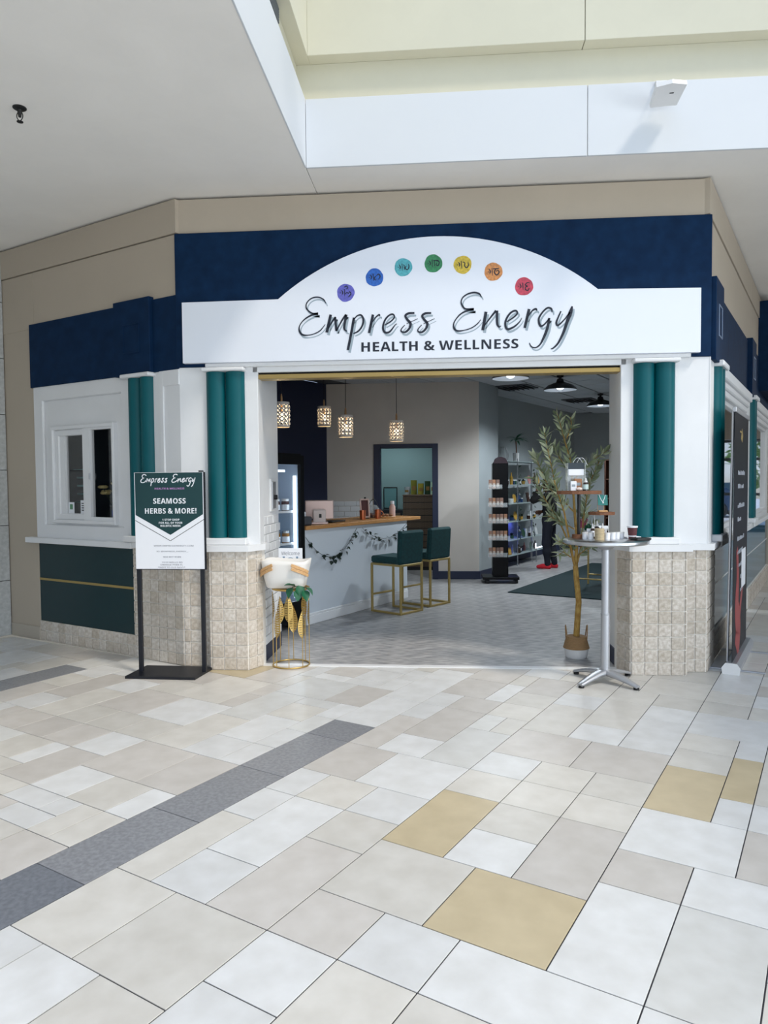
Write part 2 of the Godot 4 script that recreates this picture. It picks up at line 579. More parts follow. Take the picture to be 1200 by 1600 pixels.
func make_floor() -> void:
	var fl := thing("floor", "mall floor of large white, cream and tan tiles with dark grey strips", "floor", Vector3.ZERO, 0.0, "", "structure")
	var bed := g()
	slab(bed, hall, -0.12, -0.0035)
	part("grout", bed, M.grout_floor, fl)
	var spec := "W -21 -17 13 15;T -17 -15 13 15;W -15 -12 13 16;T -15 -12 16 19;W -17 -15 15 17;V -21 -17 15 17;W -19 -17 17 19;C -21 -19 17 20;W -17 -15 17 19;W -25 -21 15 19;W -23 -21 11 15;C -25 -23 11 15;Y -21 -18 10 13;C -21 -18 7 10;T -23 -21 7 9;W -23 -21 9 11;C -27 -23 9 11;W -28 -25 7 9;W -25 -23 7 9;C -26 -23 4 7;C -26 -23 1 4;W -29 -26 1 3;W -29 -26 3 5;C -28 -26 5 7;C -23 -19 1 3;W -23 -21 3 5;W -21 -17 3 5;W -19 -17 1 3;T -23 -19 5 7;C -19 -17 5 7;Y -18 -14 7 9;W -17 -15 5 7;C -17 -15 3 5;W -17 -15 1 3;W -15 -12 4 7;T -15 -12 1 4;W -18 -16 9 11;C -16 -14 9 11;C -14 -12 9 11;T -18 -14 11 13;C -14 -12 11 13;C -12 -10 11 13;C -12 -10 9 11;T -10 -7 10 13;T -10 -7 7 10;W -12 -10 7 9;C -14 -12 7 9;V -12 -8 5 7;W -12 -10 3 5;T -10 -6 3 5;T -12 -8 1 3;T -6 -4 3 5;V -8 -6 5 6;W -8 -6 1 3;W -10 -6 0 1;W -6 -4 1 3;W -6 -2 0 1;T -4 -1 1 4;W -4 -1 4 5;T -8 -5 -2 0;W -10 -8 -1 0;W -4 -2 -3 -1;T -4 -2 -5 -3;V -8 -5 -5 -2;W -7 -5 9 11;W -7 -3 11 13;C -5 -1 9 11;C -7 -3 7 9;W -3 -1 11 13;C -1 1 11 13;C -1 1 9 11;C -8 -6 13 15;C -6 -4 13 15;W -4 -1 13 16;C 1 3 13 15;W 3 7 13 15;Y -12 -8 13 15;W -12 -10 15 16;Y -10 -6 15 16;W -6 -4 15 16;C 1 4 10 13;W -3 -1 7 9;T -19 -16 -5 -2;T -19 -16 -2 0;W -21 -19 -1 0;C -21 -19 -3 -1;W -21 -19 -5 -3;W -22 -21 -5 -3;C -23 -21 -1 0;T -21 -18 -7 -5;W -18 -16 -7 -5;T -18 -16 -11 -9;T -18 -16 -13 -11;C -16 -14 -11 -9;T -14 -11 -11 -8;C -16 -14 -9 -7;W -14 -11 -8 -5;C -16 -14 -7 -5;C -16 -12 -5 -3;W -16 -14 -3 -1;C -16 -12 -13 -11;W -16 -14 -15 -13"
	var rects := []
	var used := {}
	for row in spec.split(";"):
		var q := row.split(" ")
		rects.append([q[0], int(q[1]), int(q[2]), int(q[3]), int(q[4])])
	for i in range(-48, -10, 4):
		var e: int = -10 if i == -12 else i + 4
		if i == -12:
			e = -10
		rects.append(["D" if i <= -28 else "G", i, e, 0, 1])
	for i in range(-10, -50, -4):
		rects.append(["G", i - 4, i, -19, -17])
	for r in rects:
		for i in range(r[1], r[2]):
			for k in range(r[3], r[4]):
				used[Vector2i(i, k)] = true
	rng.seed = 41
	var sizes := [[4, 2], [2, 2], [3, 2], [2, 3], [3, 3], [4, 3], [2, 4], [2, 2], [4, 2], [3, 2]]
	for i in range(-70, 122):
		for k in range(-56, 64):
			if used.has(Vector2i(i, k)):
				continue
			var mid := grid(i * 0.5 + 0.5, tcoord(k) + 0.5)
			if not Geometry2D.is_point_in_polygon(Vector2(mid.x, mid.z), hall) and not Geometry2D.is_point_in_polygon(Vector2(mid.x, mid.z) + Vector2(0.3, 0.6), hall):
				continue
			var best := [1, 1]
			var pick: Array = sizes[rng.randi() % sizes.size()]
			for sz in [pick, [2, 2], [3, 2], [2, 3], [2, 1], [1, 2], [1, 1]]:
				var ok := true
				for a in sz[0]:
					for b in sz[1]:
						if used.has(Vector2i(i + a, k + b)):
							ok = false
				if ok:
					best = sz
					break
			for a in best[0]:
				for b in best[1]:
					used[Vector2i(i + a, k + b)] = true
			var roll := rng.randf()
			var col := "W" if roll < 0.36 else "C" if roll < 0.68 else "T" if roll < 0.86 else "V"
			if i > -8 and roll > 0.975:
				col = "Y"
			rects.append([col, i, i + best[0], k, k + best[1]])
	# those that show largest stay single
	var order := []
	var eye := Vector3(0, 1.58, 6.13)
	for n in rects.size():
		var r: Array = rects[n]
		var c := grid((r[1] + r[2]) * 0.25 - 0.13, (tcoord(r[3]) + tcoord(r[4])) * 0.5)
		var d := c - eye
		var off := absf(atan2(d.x - 0.08 * -d.z, -d.z))
		var size := float((r[2] - r[1]) * (r[4] - r[3])) / (d.length() ** 3)
		if off > 0.62 or d.z > -1.2:
			size *= 0.01
		order.append([-size, n])
	order.sort()
	var shared := {}
	var far := {}
	for n in order.size():
		var r: Array = rects[order[n][1]]
		var s0: float = r[1] * 0.5 - 0.13
		var s1: float = r[2] * 0.5 - 0.13
		var t0 := tcoord(r[3])
		var t1 := tcoord(r[4])
		var e := 0.008
		var poly := PackedVector2Array()
		for q in [[s0 + e, t0 + e], [s1 - e, t0 + e], [s1 - e, t1 - e], [s0 + e, t1 - e]]:
			var v := grid(q[0], q[1])
			poly.append(Vector2(v.x, v.z))
		var inside := true
		for v in poly:
			if not Geometry2D.is_point_in_polygon(v, hall):
				inside = false
		var m: Material = M["floor_%s%d" % [r[0], order[n][1] % 2]]
		if n < 296:
			if inside:
				var key := "%.3f %.3f" % [s1 - s0, t1 - t0]
				if not shared.has(key):
					var st := g()
					bx(st, xf(0, -0.005, 0), Vector3((s1 - s0) * MOD - 0.005, 0.01, (t1 - t0) * MOD - 0.005), 0.0012)
					st.generate_normals()
					shared[key] = st.commit()
				var mid := grid((s0 + s1) / 2, (t0 + t1) / 2)
				put("tile", shared[key], m, fl, Transform3D(Basis(AX, Vector3.UP, BX), mid))
			else:
				for cut in Geometry2D.intersect_polygons(poly, hall):
					var st := g()
					slab(st, cut, -0.01, 0.0)
					part("tile", st, m, fl)
		else:
			for cut in ([poly] if inside else Geometry2D.intersect_polygons(poly, hall)):
				if not far.has(m):
					far[m] = g()
				slab(far[m], cut, -0.01, 0.0)
	for m in far:
		part("distant_tiles", far[m], m, fl).set_meta("kind", "stuff")

# ---------------------------------------------------------------- shell of the mall
func make_hall() -> void:
	var ce := thing("ceiling", "white mall ceiling with a deep rectangular skylight well above the shopfront", "ceiling", Vector3.ZERO, 0.0, "", "structure")
	var I := Transform3D.IDENTITY
	var a := g()
	bb(a, I, -14, -1.039, 4.01, 4.52, -6, 4.2, 0.002)
	part("ceiling_panel", a, M.ceiling_white, ce)
	for q in [[-14.0, -9.2, 4.2, 14.0], [-1.9, -1.039, 4.2, 14.0], [-9.2, -1.9, 11.5, 14.0]]:
		a = g()
		bb(a, I, q[0], q[1], 4.01, 4.52, q[2], q[3], 0.002)
		part("ceiling_panel", a, M.ceiling_white, ce)
	a = g()
	bb(a, I, -1.034, 18, 4.01, 4.52, -19, 0.49, 0.002)
	part("ceiling_panel", a, M.ceiling_white, ce)
	a = g()
	bb(a, I, 5.6, 18, 4.01, 4.52, 0.49, 14, 0.002)
	part("ceiling_panel", a, M.ceiling_white, ce)
	a = g()
	bb(a, I, -1.034, 5.6, 4.01, 4.52, 11.5, 14, 0.002)
	part("ceiling_panel", a, M.ceiling_white, ce)
	a = g()
	bb(a, I, -1.033, 1.091, 4.008, 4.525, 0.488, 0.506, 0.002)
	part("well_panel", a, M.well_white, ce)
	a = g()
	bb(a, I, 1.097, 5.6, 4.008, 4.525, 0.488, 0.506, 0.002)
	part("well_panel", a, M.well_white, ce)
	a = g()
	bb(a, I, -1.045, -1.034, 4.008, 4.525, 0.508, 11.5, 0.002)
	part("well_panel", a, M.well_white, ce)
	var up := thing("wall_skylight", "cream yellow stepped upper walls of the skylight well", "wall", Vector3.ZERO, 0.0, "", "structure")
	a = g()
	bb(a, I, -1.3, 6, 4.52, 4.9, 0.1, 0.3)
	part("recess_wall", a, M.cream_yellow, up)
	a = g()
	bb(a, I, -1.3, -1.14, 4.52, 4.9, 0.3, 12)
	part("recess_wall", a, M.cream_yellow, up)
	for x in [[-1.03, 1.088], [1.093, 6.0]]:
		a = g()
		bb(a, I, x[0], x[1], 4.9, 7.0, 0.1, 0.42)
		part("fascia", a, M.cream_yellow, up)
	a = g()
	bb(a, I, -1.3, -1.03, 4.9, 7.0, 0.1, 12)
	part("fascia", a, M.cream_yellow, up)
	a = g()
	bb(a, I, 5.75, 6, 4.5, 7.0, 0.42, 12)
	part("fascia", a, M.cream_yellow, up)
	a = g()
	bb(a, I, -1.03, 5.75, 4.5, 7.0, 11.7, 12)
	part("fascia", a, M.cream_yellow, up)
	a = g()
	for k in 6:
		bb(a, I, -1.139, -1.12, 4.79 + k * 0.018, 4.805 + k * 0.018, 1.0, 6.0, 0.002)
	part("vent_grille", a, mat("vent_grey", Color(0.36, 0.38, 0.40), 0.6), up)
	for q in [[-9.4, -9.2, 4.0, 11.7], [-1.9, -1.7, 4.0, 11.7], [-9.4, -1.7, 4.0, 4.2], [-9.4, -1.7, 11.5, 11.7]]:
		a = g()
		bb(a, I, q[0], q[1], 4.5, 7.0, q[2], q[3])
		part("fascia", a, M.cream_yellow, up)
	# roof round the skylight
	var ro := thing("roof", "flat roof deck with the skylight opening", "roof", Vector3.ZERO, 0.0, "", "structure")
	for q in [[-14.0, -1.03, -19.0, 4.2], [-14.0, -9.2, 4.2, 14.0], [-1.9, -1.03, 4.2, 14.0], [-9.2, -1.9, 11.5, 14.0], [5.75, 18.0, -19.0, 14.0], [-1.03, 5.75, -19.0, 0.42], [-1.03, 5.75, 11.7, 14.0]]:
		a = g()
		bb(a, I, q[0], q[1], 7.0, 7.2, q[2], q[3])
		part("deck", a, M.ceiling_white, ro)
	var sk := thing("window_9", "skylight over the mall court with white bars between its openings", "skylight", Vector3.ZERO, 0.0, "", "structure")
	for k in 4:
		a = g()
		bb(a, I, -1.03, 5.75, 7.0, 7.12, 2.4 + k * 2.3, 2.47 + k * 2.3)
		part("glazing_bar", a, M.white_paint, sk)
	# outer walls of the hall, mostly behind the camera
	var wb := thing("wall_back", "glazed wall with white posts behind the mall court", "wall", Vector3.ZERO, 0.0, "", "structure")
	a = g()
	bb(a, I, -12, 11.2, 3.8, 4.02, 13.4, 13.6)
	bb(a, I, -12, 11.2, -0.1, 0.3, 13.4, 13.6)
	part("beam", a, M.white_paint, wb)
	for k in 12:
		a = g()
		bb(a, I, -12 + k * 2.1, -11.85 + k * 2.1, 0.3, 3.8, 13.42, 13.56)
		part("post", a, M.white_paint, wb)
	var E := Transform3D(Basis(Vector3.UP, deg_to_rad(104.5 + 180.0)), Vector3(9.685, 0, 8.33))
	var we := thing("wall_east", "glazed wall with white posts on the east side of the court", "wall", Vector3.ZERO, 0.0, "", "structure")
	a = g()
	bb(a, E, -5.3, 5.3, 3.8, 4.02, -0.2, 0)
	bb(a, E, -5.3, 5.3, -0.1, 0.3, -0.2, 0)
	part("beam", a, M.white_paint, we)
	for k in 6:
		a = g()
		bb(a, E, -5.3 + k * 2.09, -5.15 + k * 2.09, 0.3, 3.8, -0.18, -0.04)
		part("post", a, M.white_paint, we)
	var pts := [Vector2(8.37, 3.26), Vector2(17.54, -14.51)]
	var named := ["wall_corridor"]
	var lab := ["white wall on the far side of the corridor"]
	for i in 1:
		var p: Vector2 = pts[i]
		var q: Vector2 = pts[i + 1]
		var d := (q - p).normalized()
		var n := Vector2(d.y, -d.x)
		a = g()
		slab(a, PackedVector2Array([p, q, q + n * 0.2, p + n * 0.2]), -0.1, 4.02)
		solo(named[i], a, M.white_paint, lab[i], "wall", "", "structure")
	# pale stone wall left of the beige column
	var st := thing("wall_west", "pale grey stone slab wall at the left edge of the photo", "wall", Vector3(-4.55, 0, -1.142), 0.0, "", "structure")
	var W := Transform3D(Basis(Vector3(-0.4587, 0, 0.8886), Vector3.UP, Vector3(0.8886, 0, 0.4587)), Vector3.ZERO)
	W.basis = Basis(Vector3(-0.4587, 0, 0.8886), Vector3(0, 1, 0), Vector3(0.8886, 0, 0.4587).normalized())
	W.basis = Basis(Vector3(0.4587, 0, -0.8886), Vector3(0, 1, 0), Vector3(0.8886, 0, 0.4587))
	for k in 7:
		for n in 3:
			a = g()
			bb(a, W, -1.0 - n * 1.2 + 0.003, -n * 1.2 - (0.0 if n == 0 else 0.003) - 0.0 + (0.0 if n == 0 else -0.2) + 0.2 * (1.0 if n > 0 else 0.0), k * 0.58 + 0.003, minf(k * 0.58 + 0.577, 4.0), -0.2, 0.0, 0.003)
			part("stone_slab", a, M.marble_wall, st)
	a = g()
	bb(a, W, -16.2, -3.4, 0, 4.01, -0.2, -0.005)
	part("stone_facing", a, M.marble_wall, st)
	a = g()
	bb(a, W, -3.6, 0.0, 0, 4.01, -0.25, -0.012)
	part("joint", a, M.gap, st)
	# the way out at the end of the corridor, mirrored in the shop window
	var C := Transform3D(Basis(BX, Vector3.UP, -AX), Vector3(2.15, 0, 0.05) + AX * 20.0)
	var en := thing("door_2", "dark framed glass entrance doors at the end of the corridor", "doors", Vector3.ZERO, 0.0, "", "structure")
	a = g()
	bb(a, C, 0, 7.0, 2.9, 4.02, -0.2, 0)
	bb(a, C, -0.2, 0.15, 0, 2.9, -0.2, 0)
	bb(a, C, 6.2, 7.0, 0, 2.9, -0.2, 0)
	part("surround", a, M.beige_paint, en)
	for x in [0.15, 1.2, 2.3, 3.4, 4.5, 6.1]:
		a = g()
		bb(a, C, x, x + 0.09, 0, 2.9, -0.14, -0.04)
		part("mullion", a, M.black, en)
	for y in [0.0, 1.05, 2.2, 2.8]:
		a = g()
		bb(a, C, 0.15, 6.2, y, y + 0.09, -0.13, -0.05)
		part("rail", a, M.black, en)
	for k in 3:
		var pc := Vector3(2.15, 4.0, 0.05) + AX * (6.0 + k * 5.0) + BX * 3.4
		var lp := thing("ceiling_light", "square glowing light panel in the corridor ceiling, " + ["nearest", "middle", "farthest"][k] + " of three", "light", pc, deg_to_rad(62.7))
		a = g()
		bb(a, Transform3D.IDENTITY, -1.0, 1.0, -0.012, 0.009, -1.0, 1.0)
		part("frame", a, M.white_plastic, lp)
		a = g()
		bb(a, Transform3D.IDENTITY, -0.95, 0.95, -0.016, -0.011, -0.95, 0.95, 0.0)
		var pm := mat("panel_glow", Color(1, 1, 1), 0.5)
		pm.emission_enabled = true
		pm.emission = Color(0.97, 0.98, 1.0)
		pm.emission_energy_multiplier = 0.9
		part("diffuser", a, pm, lp)
		var al := AreaLight3D.new()
		al.name = "panel_light"
		add_child(al)
		al.transform = Transform3D(Basis(Vector3.UP, deg_to_rad(62.7)) * Basis(Vector3.RIGHT, -PI / 2), pc + Vector3(0, -0.03, 0))
		al.area_size = Vector2(1.9, 1.9)
		al.light_energy = 3.0
		al.light_color = Color(0.97, 0.985, 1.0)
		al.area_range = 40.0
		al.shadow_enabled = true
	var ou := g()
	bb(ou, C, -25, 35, -0.2, -0.02, -40, -0.2)
	solo("ground", ou, M.paper, "pale paved ground outside the entrance doors", "pavement", "", "structure")
	for q in [[-4.0, -13.0, 2.2, 21], [1.2, -13.0, 2.4, 22], [6.5, -13.0, 2.2, 23], [11.5, -13.0, 2.2, 24], [17.0, -13.0, 2.5, 25]]:
		tree_outside(C * Vector3(q[0], 0, q[1]), q[2], int(q[3]))
	car_outside(C * Transform3D(Basis(Vector3.UP, 0.2), Vector3(4.2, 0, -8.0)))

func tree_outside(at: Vector3, r: float, sd: int) -> void:
	var t := thing("tree", "leafy green tree outside the entrance doors, %s along the row" % ["first", "second", "third", "fourth", "fifth"][clampi(sd - 21, 0, 4)], "tree", at, 0.0, "trees outside the entrance")
	var a := g()
	tube(a, [Vector3.ZERO, Vector3(0.1, 1.2, 0), Vector3(0, 2.4, 0.1)], 0.16, 0.09)
	part("trunk", a, M.bark_wood, t)
	rng.seed = sd
	a = g()
	for k in 900:
		var d := Vector3(rng.randfn(), rng.randfn() * 0.8, rng.randfn()).normalized() * r * pow(rng.randf(), 0.3)
		var c := Vector3(0, r * 0.95 + 0.6, 0) + d
		var u := Vector3(rng.randfn(), rng.randfn(), rng.randfn()).normalized() * 0.22
		var w := u.cross(Vector3(rng.randfn(), rng.randfn(), rng.randfn())).normalized() * 0.13
		quad(a, c - u, c + w, c + u, c - w)
	var lm := mat("tree_leaf", Color(0.35, 0.52, 0.22), 0.6)
	lm.backlight_enabled = true
	lm.backlight = Color(0.3, 0.4, 0.12)
	part("foliage", a, lm, t).set_meta("kind", "stuff")

func car_outside(T: Transform3D) -> void:
	var c := thing("car", "blue hatchback parked outside the entrance doors", "car", T.origin, T.basis.get_euler().y)
	var a := g()
	prism(a, xf(0, 0, 0), PackedVector2Array([Vector2(-2.05, 0.3), Vector2(2.05, 0.3), Vector2(2.1, 0.75), Vector2(1.9, 0.9), Vector2(1.1, 0.98), Vector2(0.5, 1.42), Vector2(-1.2, 1.45), Vector2(-1.9, 1.0), Vector2(-2.1, 0.7)]), -0.85, 0.85)
	part("body", a, mat("car_blue", Color(0.16, 0.30, 0.46), 0.25), c)
	a = g()
	prism(a, xf(0, 0, 0), PackedVector2Array([Vector2(-1.55, 0.98), Vector2(0.95, 0.98), Vector2(0.45, 1.36), Vector2(-1.15, 1.38)]), -0.86, 0.86)
	part("window_glass", a, M.black_gloss, c)
	for x in [-1.3, 1.3]:
		for z in [-0.8, 0.8]:
			a = g()
			lathe(a, Transform3D(Basis(Vector3.RIGHT, PI / 2), Vector3(x, 0.32, z)), [Vector2(0, -0.1), Vector2(0.28, -0.1), Vector2(0.32, -0.06), Vector2(0.32, 0.06), Vector2(0.28, 0.1), Vector2(0, 0.1)])
			part("wheel", a, M.black, c)

# ---------------------------------------------------------------- wall tiles
var tile_mesh := {}

func wall_tiles(parent: Node, p0: Vector2, p1: Vector2, y0: float, y1: float, size := 0.1045, from_right := false) -> void:
	# p0 -> p1 in plan, left to right as seen from outside
	var d := p1 - p0
	var L := d.length()
	d = d / L
	var n := Vector3(-d.y, 0, d.x)
	var cols := []
	var x := 0.0
	while x < L - 0.012:
		cols.append([x, minf(x + size, L)])
		x += size
	if from_right:
		var m := []
		for c in cols:
			m.append([L - c[1], L - c[0]])
		cols = m
	var rows := []
	var y := y1
	var top := fmod(y1 - y0, size)
	if top < 0.015:
		top = size
	while y > y0 + 0.005:
		var h := top if y == y1 else size
		rows.append([maxf(y - h, y0), y])
		y -= h
	for r in rows:
		for c in cols:
			var w: float = c[1] - c[0] - 0.007
			var h: float = r[1] - r[0] - 0.007
			if w < 0.006 or h < 0.006:
				continue
			var key := "%.3f %.3f" % [w, h]
			if not tile_mesh.has(key):
				var st := g()
				bx(st, xf(0, 0, 0.003), Vector3(w, h, 0.012), 0.0035)
				st.generate_normals()
				tile_mesh[key] = st.commit()
			var q: Vector2 = p0 + d * (c[0] + c[1]) * 0.5
			var B := Basis(Vector3(d.x, 0, d.y), Vector3.UP, n)
			B = B * Basis(Vector3.UP, rng.randf_range(-0.006, 0.006))
			put("tile", tile_mesh[key], M["stone%d" % (rng.randi() % 4)], parent, Transform3D(B, Vector3(q.x, (r[0] + r[1]) / 2, q.y) + n * rng.randf_range(0.0, 0.0015)))

func half_column(parent: Node, T: Transform3D, r: float, y0: float, y1: float, m: Material) -> void:
	var a := g()
	lathe(a, T, [Vector2(r - 0.004, y0), Vector2(r, y0 + 0.004), Vector2(r, y1 - 0.004), Vector2(r - 0.004, y1)], 28, -PI / 2 - 0.3, PI / 2 + 0.3)
	part("half_column", a, m, parent)

# ---------------------------------------------------------------- shopfront
func make_front() -> void:
	var I := Transform3D.IDENTITY
	var w := thing("wall_front", "beige header and navy band above the shop entrance", "wall", Vector3.ZERO, 0.0, "", "structure")
	var a := g()
	bb(a, I, -2.235, 2.125, 3.6, 3.992, -0.14, 0.03)
	part("header", a, M.beige_paint, w)
	a = g()
	bb(a, I, -2.2, 2.1, 3.98, 4.012, -0.14, -0.03)
	part("shadow_gap", a, M.gap, w)
	a = g()
	bb(a, I, -2.255, 2.163, 2.573, 3.70, -0.14, 0.062, 0.004)
	part("navy_band", a, M.navy_paint, w)
	a = g()
	bb(a, I, -1.6, 1.5, 2.52, 2.6, -0.14, 0.05)
	bb(a, I, -2.0, 2.0, 2.565, 2.60, -0.1, 0.085, 0.006)
	part("lintel", a, M.white_paint, w)
	a = g()
	bb(a, I, -1.57, 1.47, 2.5, 2.522, -0.13, 0.02)
	part("shadow_gap", a, M.gap, w)
	a = g()
	bb(a, I, -1.56, 1.46, 2.468, 2.506, -0.1, 0.03, 0.004)
	part("brass_rail", a, M.brass_strip, w)
	# threshold
	a = g()
	bb(a, I, -1.57, 1.47, -0.02, 0.006, -0.06, 0.012, 0.003)
	solo("trim_1", a, M.white_plastic, "white metal threshold strip where mall tiles meet the grey shop floor", "threshold", "", "structure")

	for side in [-1, 1]:
		var c := thing("column_left" if side < 0 else "column_right", "corner pier left of the entrance, white with two teal half columns over stone tiles" if side < 0 else "corner pier right of the entrance, white with two teal half columns over stone tiles", "pier", Vector3.ZERO, 0.0, "", "structure")
		var base: PackedVector2Array
		var inner := -1.0
		if side < 0:
			base = PackedVector2Array([Vector2(-2.235, 0.045), Vector2(-1.97, 0.045), Vector2(-1.97, 0.165), Vector2(-1.64, 0.165), Vector2(-1.555, 0.0), Vector2(-1.555, -0.1), Vector2(-2.1, -0.1)])
		else:
			base = PackedVector2Array([Vector2(2.15, 0.045), Vector2(2.1, -0.1), Vector2(1.45, -0.1), Vector2(1.45, -0.01), Vector2(1.5, 0.1), Vector2(1.52, 0.165), Vector2(1.955, 0.165), Vector2(1.955, 0.045)])
		a = g()
		slab(a, base, 0.0, 1.01)
		part("tile_bed", a, M.grout_wall, c)
		rng.seed = 7 + side
		if side < 0:
			wall_tiles(c, Vector2(-2.235, 0.045), Vector2(-1.97, 0.045), 0, 1.01, 0.1045, true)
			wall_tiles(c, Vector2(-1.97, 0.165), Vector2(-1.64, 0.165), 0, 1.01, 0.1045, true)
			wall_tiles(c, Vector2(-1.64, 0.165), Vector2(-1.555, 0.0), 0, 1.01, 0.1045)
			wall_tiles(c, Vector2(-1.97, 0.045), Vector2(-1.97, 0.165), 0, 1.01)
		else:
			wall_tiles(c, Vector2(1.52, 0.165), Vector2(1.955, 0.165), 0, 1.01, 0.1045)
			wall_tiles(c, Vector2(1.955, 0.045), Vector2(2.15, 0.045), 0, 1.01, 0.1045)
			wall_tiles(c, Vector2(1.5, 0.1), Vector2(1.52, 0.165), 0, 1.01, 0.1045)
			wall_tiles(c, Vector2(1.45, -0.01), Vector2(1.5, 0.1), 0, 1.01, 0.1045)
			wall_tiles(c, Vector2(1.955, 0.165), Vector2(1.955, 0.045), 0, 1.01)
		# casing
		var x0 := -2.24 if side < 0 else 1.455
		var x1 := -1.555 if side < 0 else 2.152
		a = g()
		bb(a, I, x0, x1, 1.03, 2.575, -0.1, 0.05, 0.004)
		part("casing", a, M.white_paint, c)
		var jx := -1.575 if side < 0 else 1.47
		a = g()
		if side < 0:
			bb(a, I, -1.7, jx, 0.13, 2.56, -0.75, -0.11)
		else:
			bb(a, I, jx, 1.62, 0.13, 2.56, -0.42, -0.11)
		part("jamb", a, M.white_paint, c)
		a = g()
		if side < 0:
			bb(a, I, -1.7, jx + 0.012, 0, 0.14, -0.76, -0.1)
		else:
			bb(a, I, jx - 0.012, 1.62, 0, 0.14, -0.43, -0.1)
		part("baseboard", a, M.navy_trim, c)
		var cx: Array = [-1.918, -1.751] if side < 0 else [1.638, 1.803]
		for x in cx:
			half_column(c, xf(x, 0, 0.035), 0.0845, 1.115, 2.528, M.teal_gloss)
		# capital and foot
		var lx: float = cx[0] - 0.10
		var rx: float = cx[1] + 0.10
		a = g()
		bb(a, I, lx, rx, 2.526, 2.556, -0.05, 0.15, 0.008)
		part("capital", a, M.white_paint, c)
		a = g()
		bb(a, I, lx, rx, 1.06, 1.118, -0.05, 0.15, 0.008)
		part("plinth", a, M.white_paint, c)
		a = g()
		var grow := Geometry2D.offset_polygon(base, 0.035, Geometry2D.JOIN_MITER)
		slab(a, grow[0], 1.008, 1.06)
		part("ledge", a, M.white_paint, c)
	# white brick facing and steel lock box on the left reveal
	var br := thing("wall_reveal", "white brick facing low on the left entrance reveal", "wall", Vector3.ZERO, 0.0, "", "structure")
	rng.seed = 3
	for k in 14:
		for n in 3:
			a = g()
			var z0 := -0.15 - n * 0.2 + (0.1 if k % 2 == 1 else 0.0)
			var z1 := maxf(z0 - 0.194, -0.75)
			z0 = minf(z0, -0.13)
			if z0 - z1 < 0.03:
				continue
			bb(a, I, -1.578, -1.562 + rng.randf_range(0, 0.004), 0.145 + k * 0.082, 0.219 + k * 0.082, z1, z0, 0.004)
			part("brick", a, M.white_paint, br)
	var lk := thing("lock_box", "grey metal lock plate on the left entrance reveal above the white brick", "lock", Vector3(-1.572, 1.47, -0.5))
	a = g()
	bx(a, xf(0, 0, 0), Vector3(0.02, 0.30, 0.2), 0.004)
	part("plate", a, M.white_plastic, lk)
	a = g()
	bx(a, xf(0.012, 0, 0), Vector3(0.012, 0.25, 0.13), 0.003)
	part("cover", a, M.brushed, lk)
	a = g()
	lathe(a, Transform3D(Basis(Vector3.FORWARD, PI / 2), Vector3(0.014, -0.02, 0)), [Vector2(0.0, 0.0), Vector2(0.022, 0.0), Vector2(0.022, 0.03), Vector2(0, 0.03)], 16)
	part("knob", a, M.black, lk)
	make_sign()

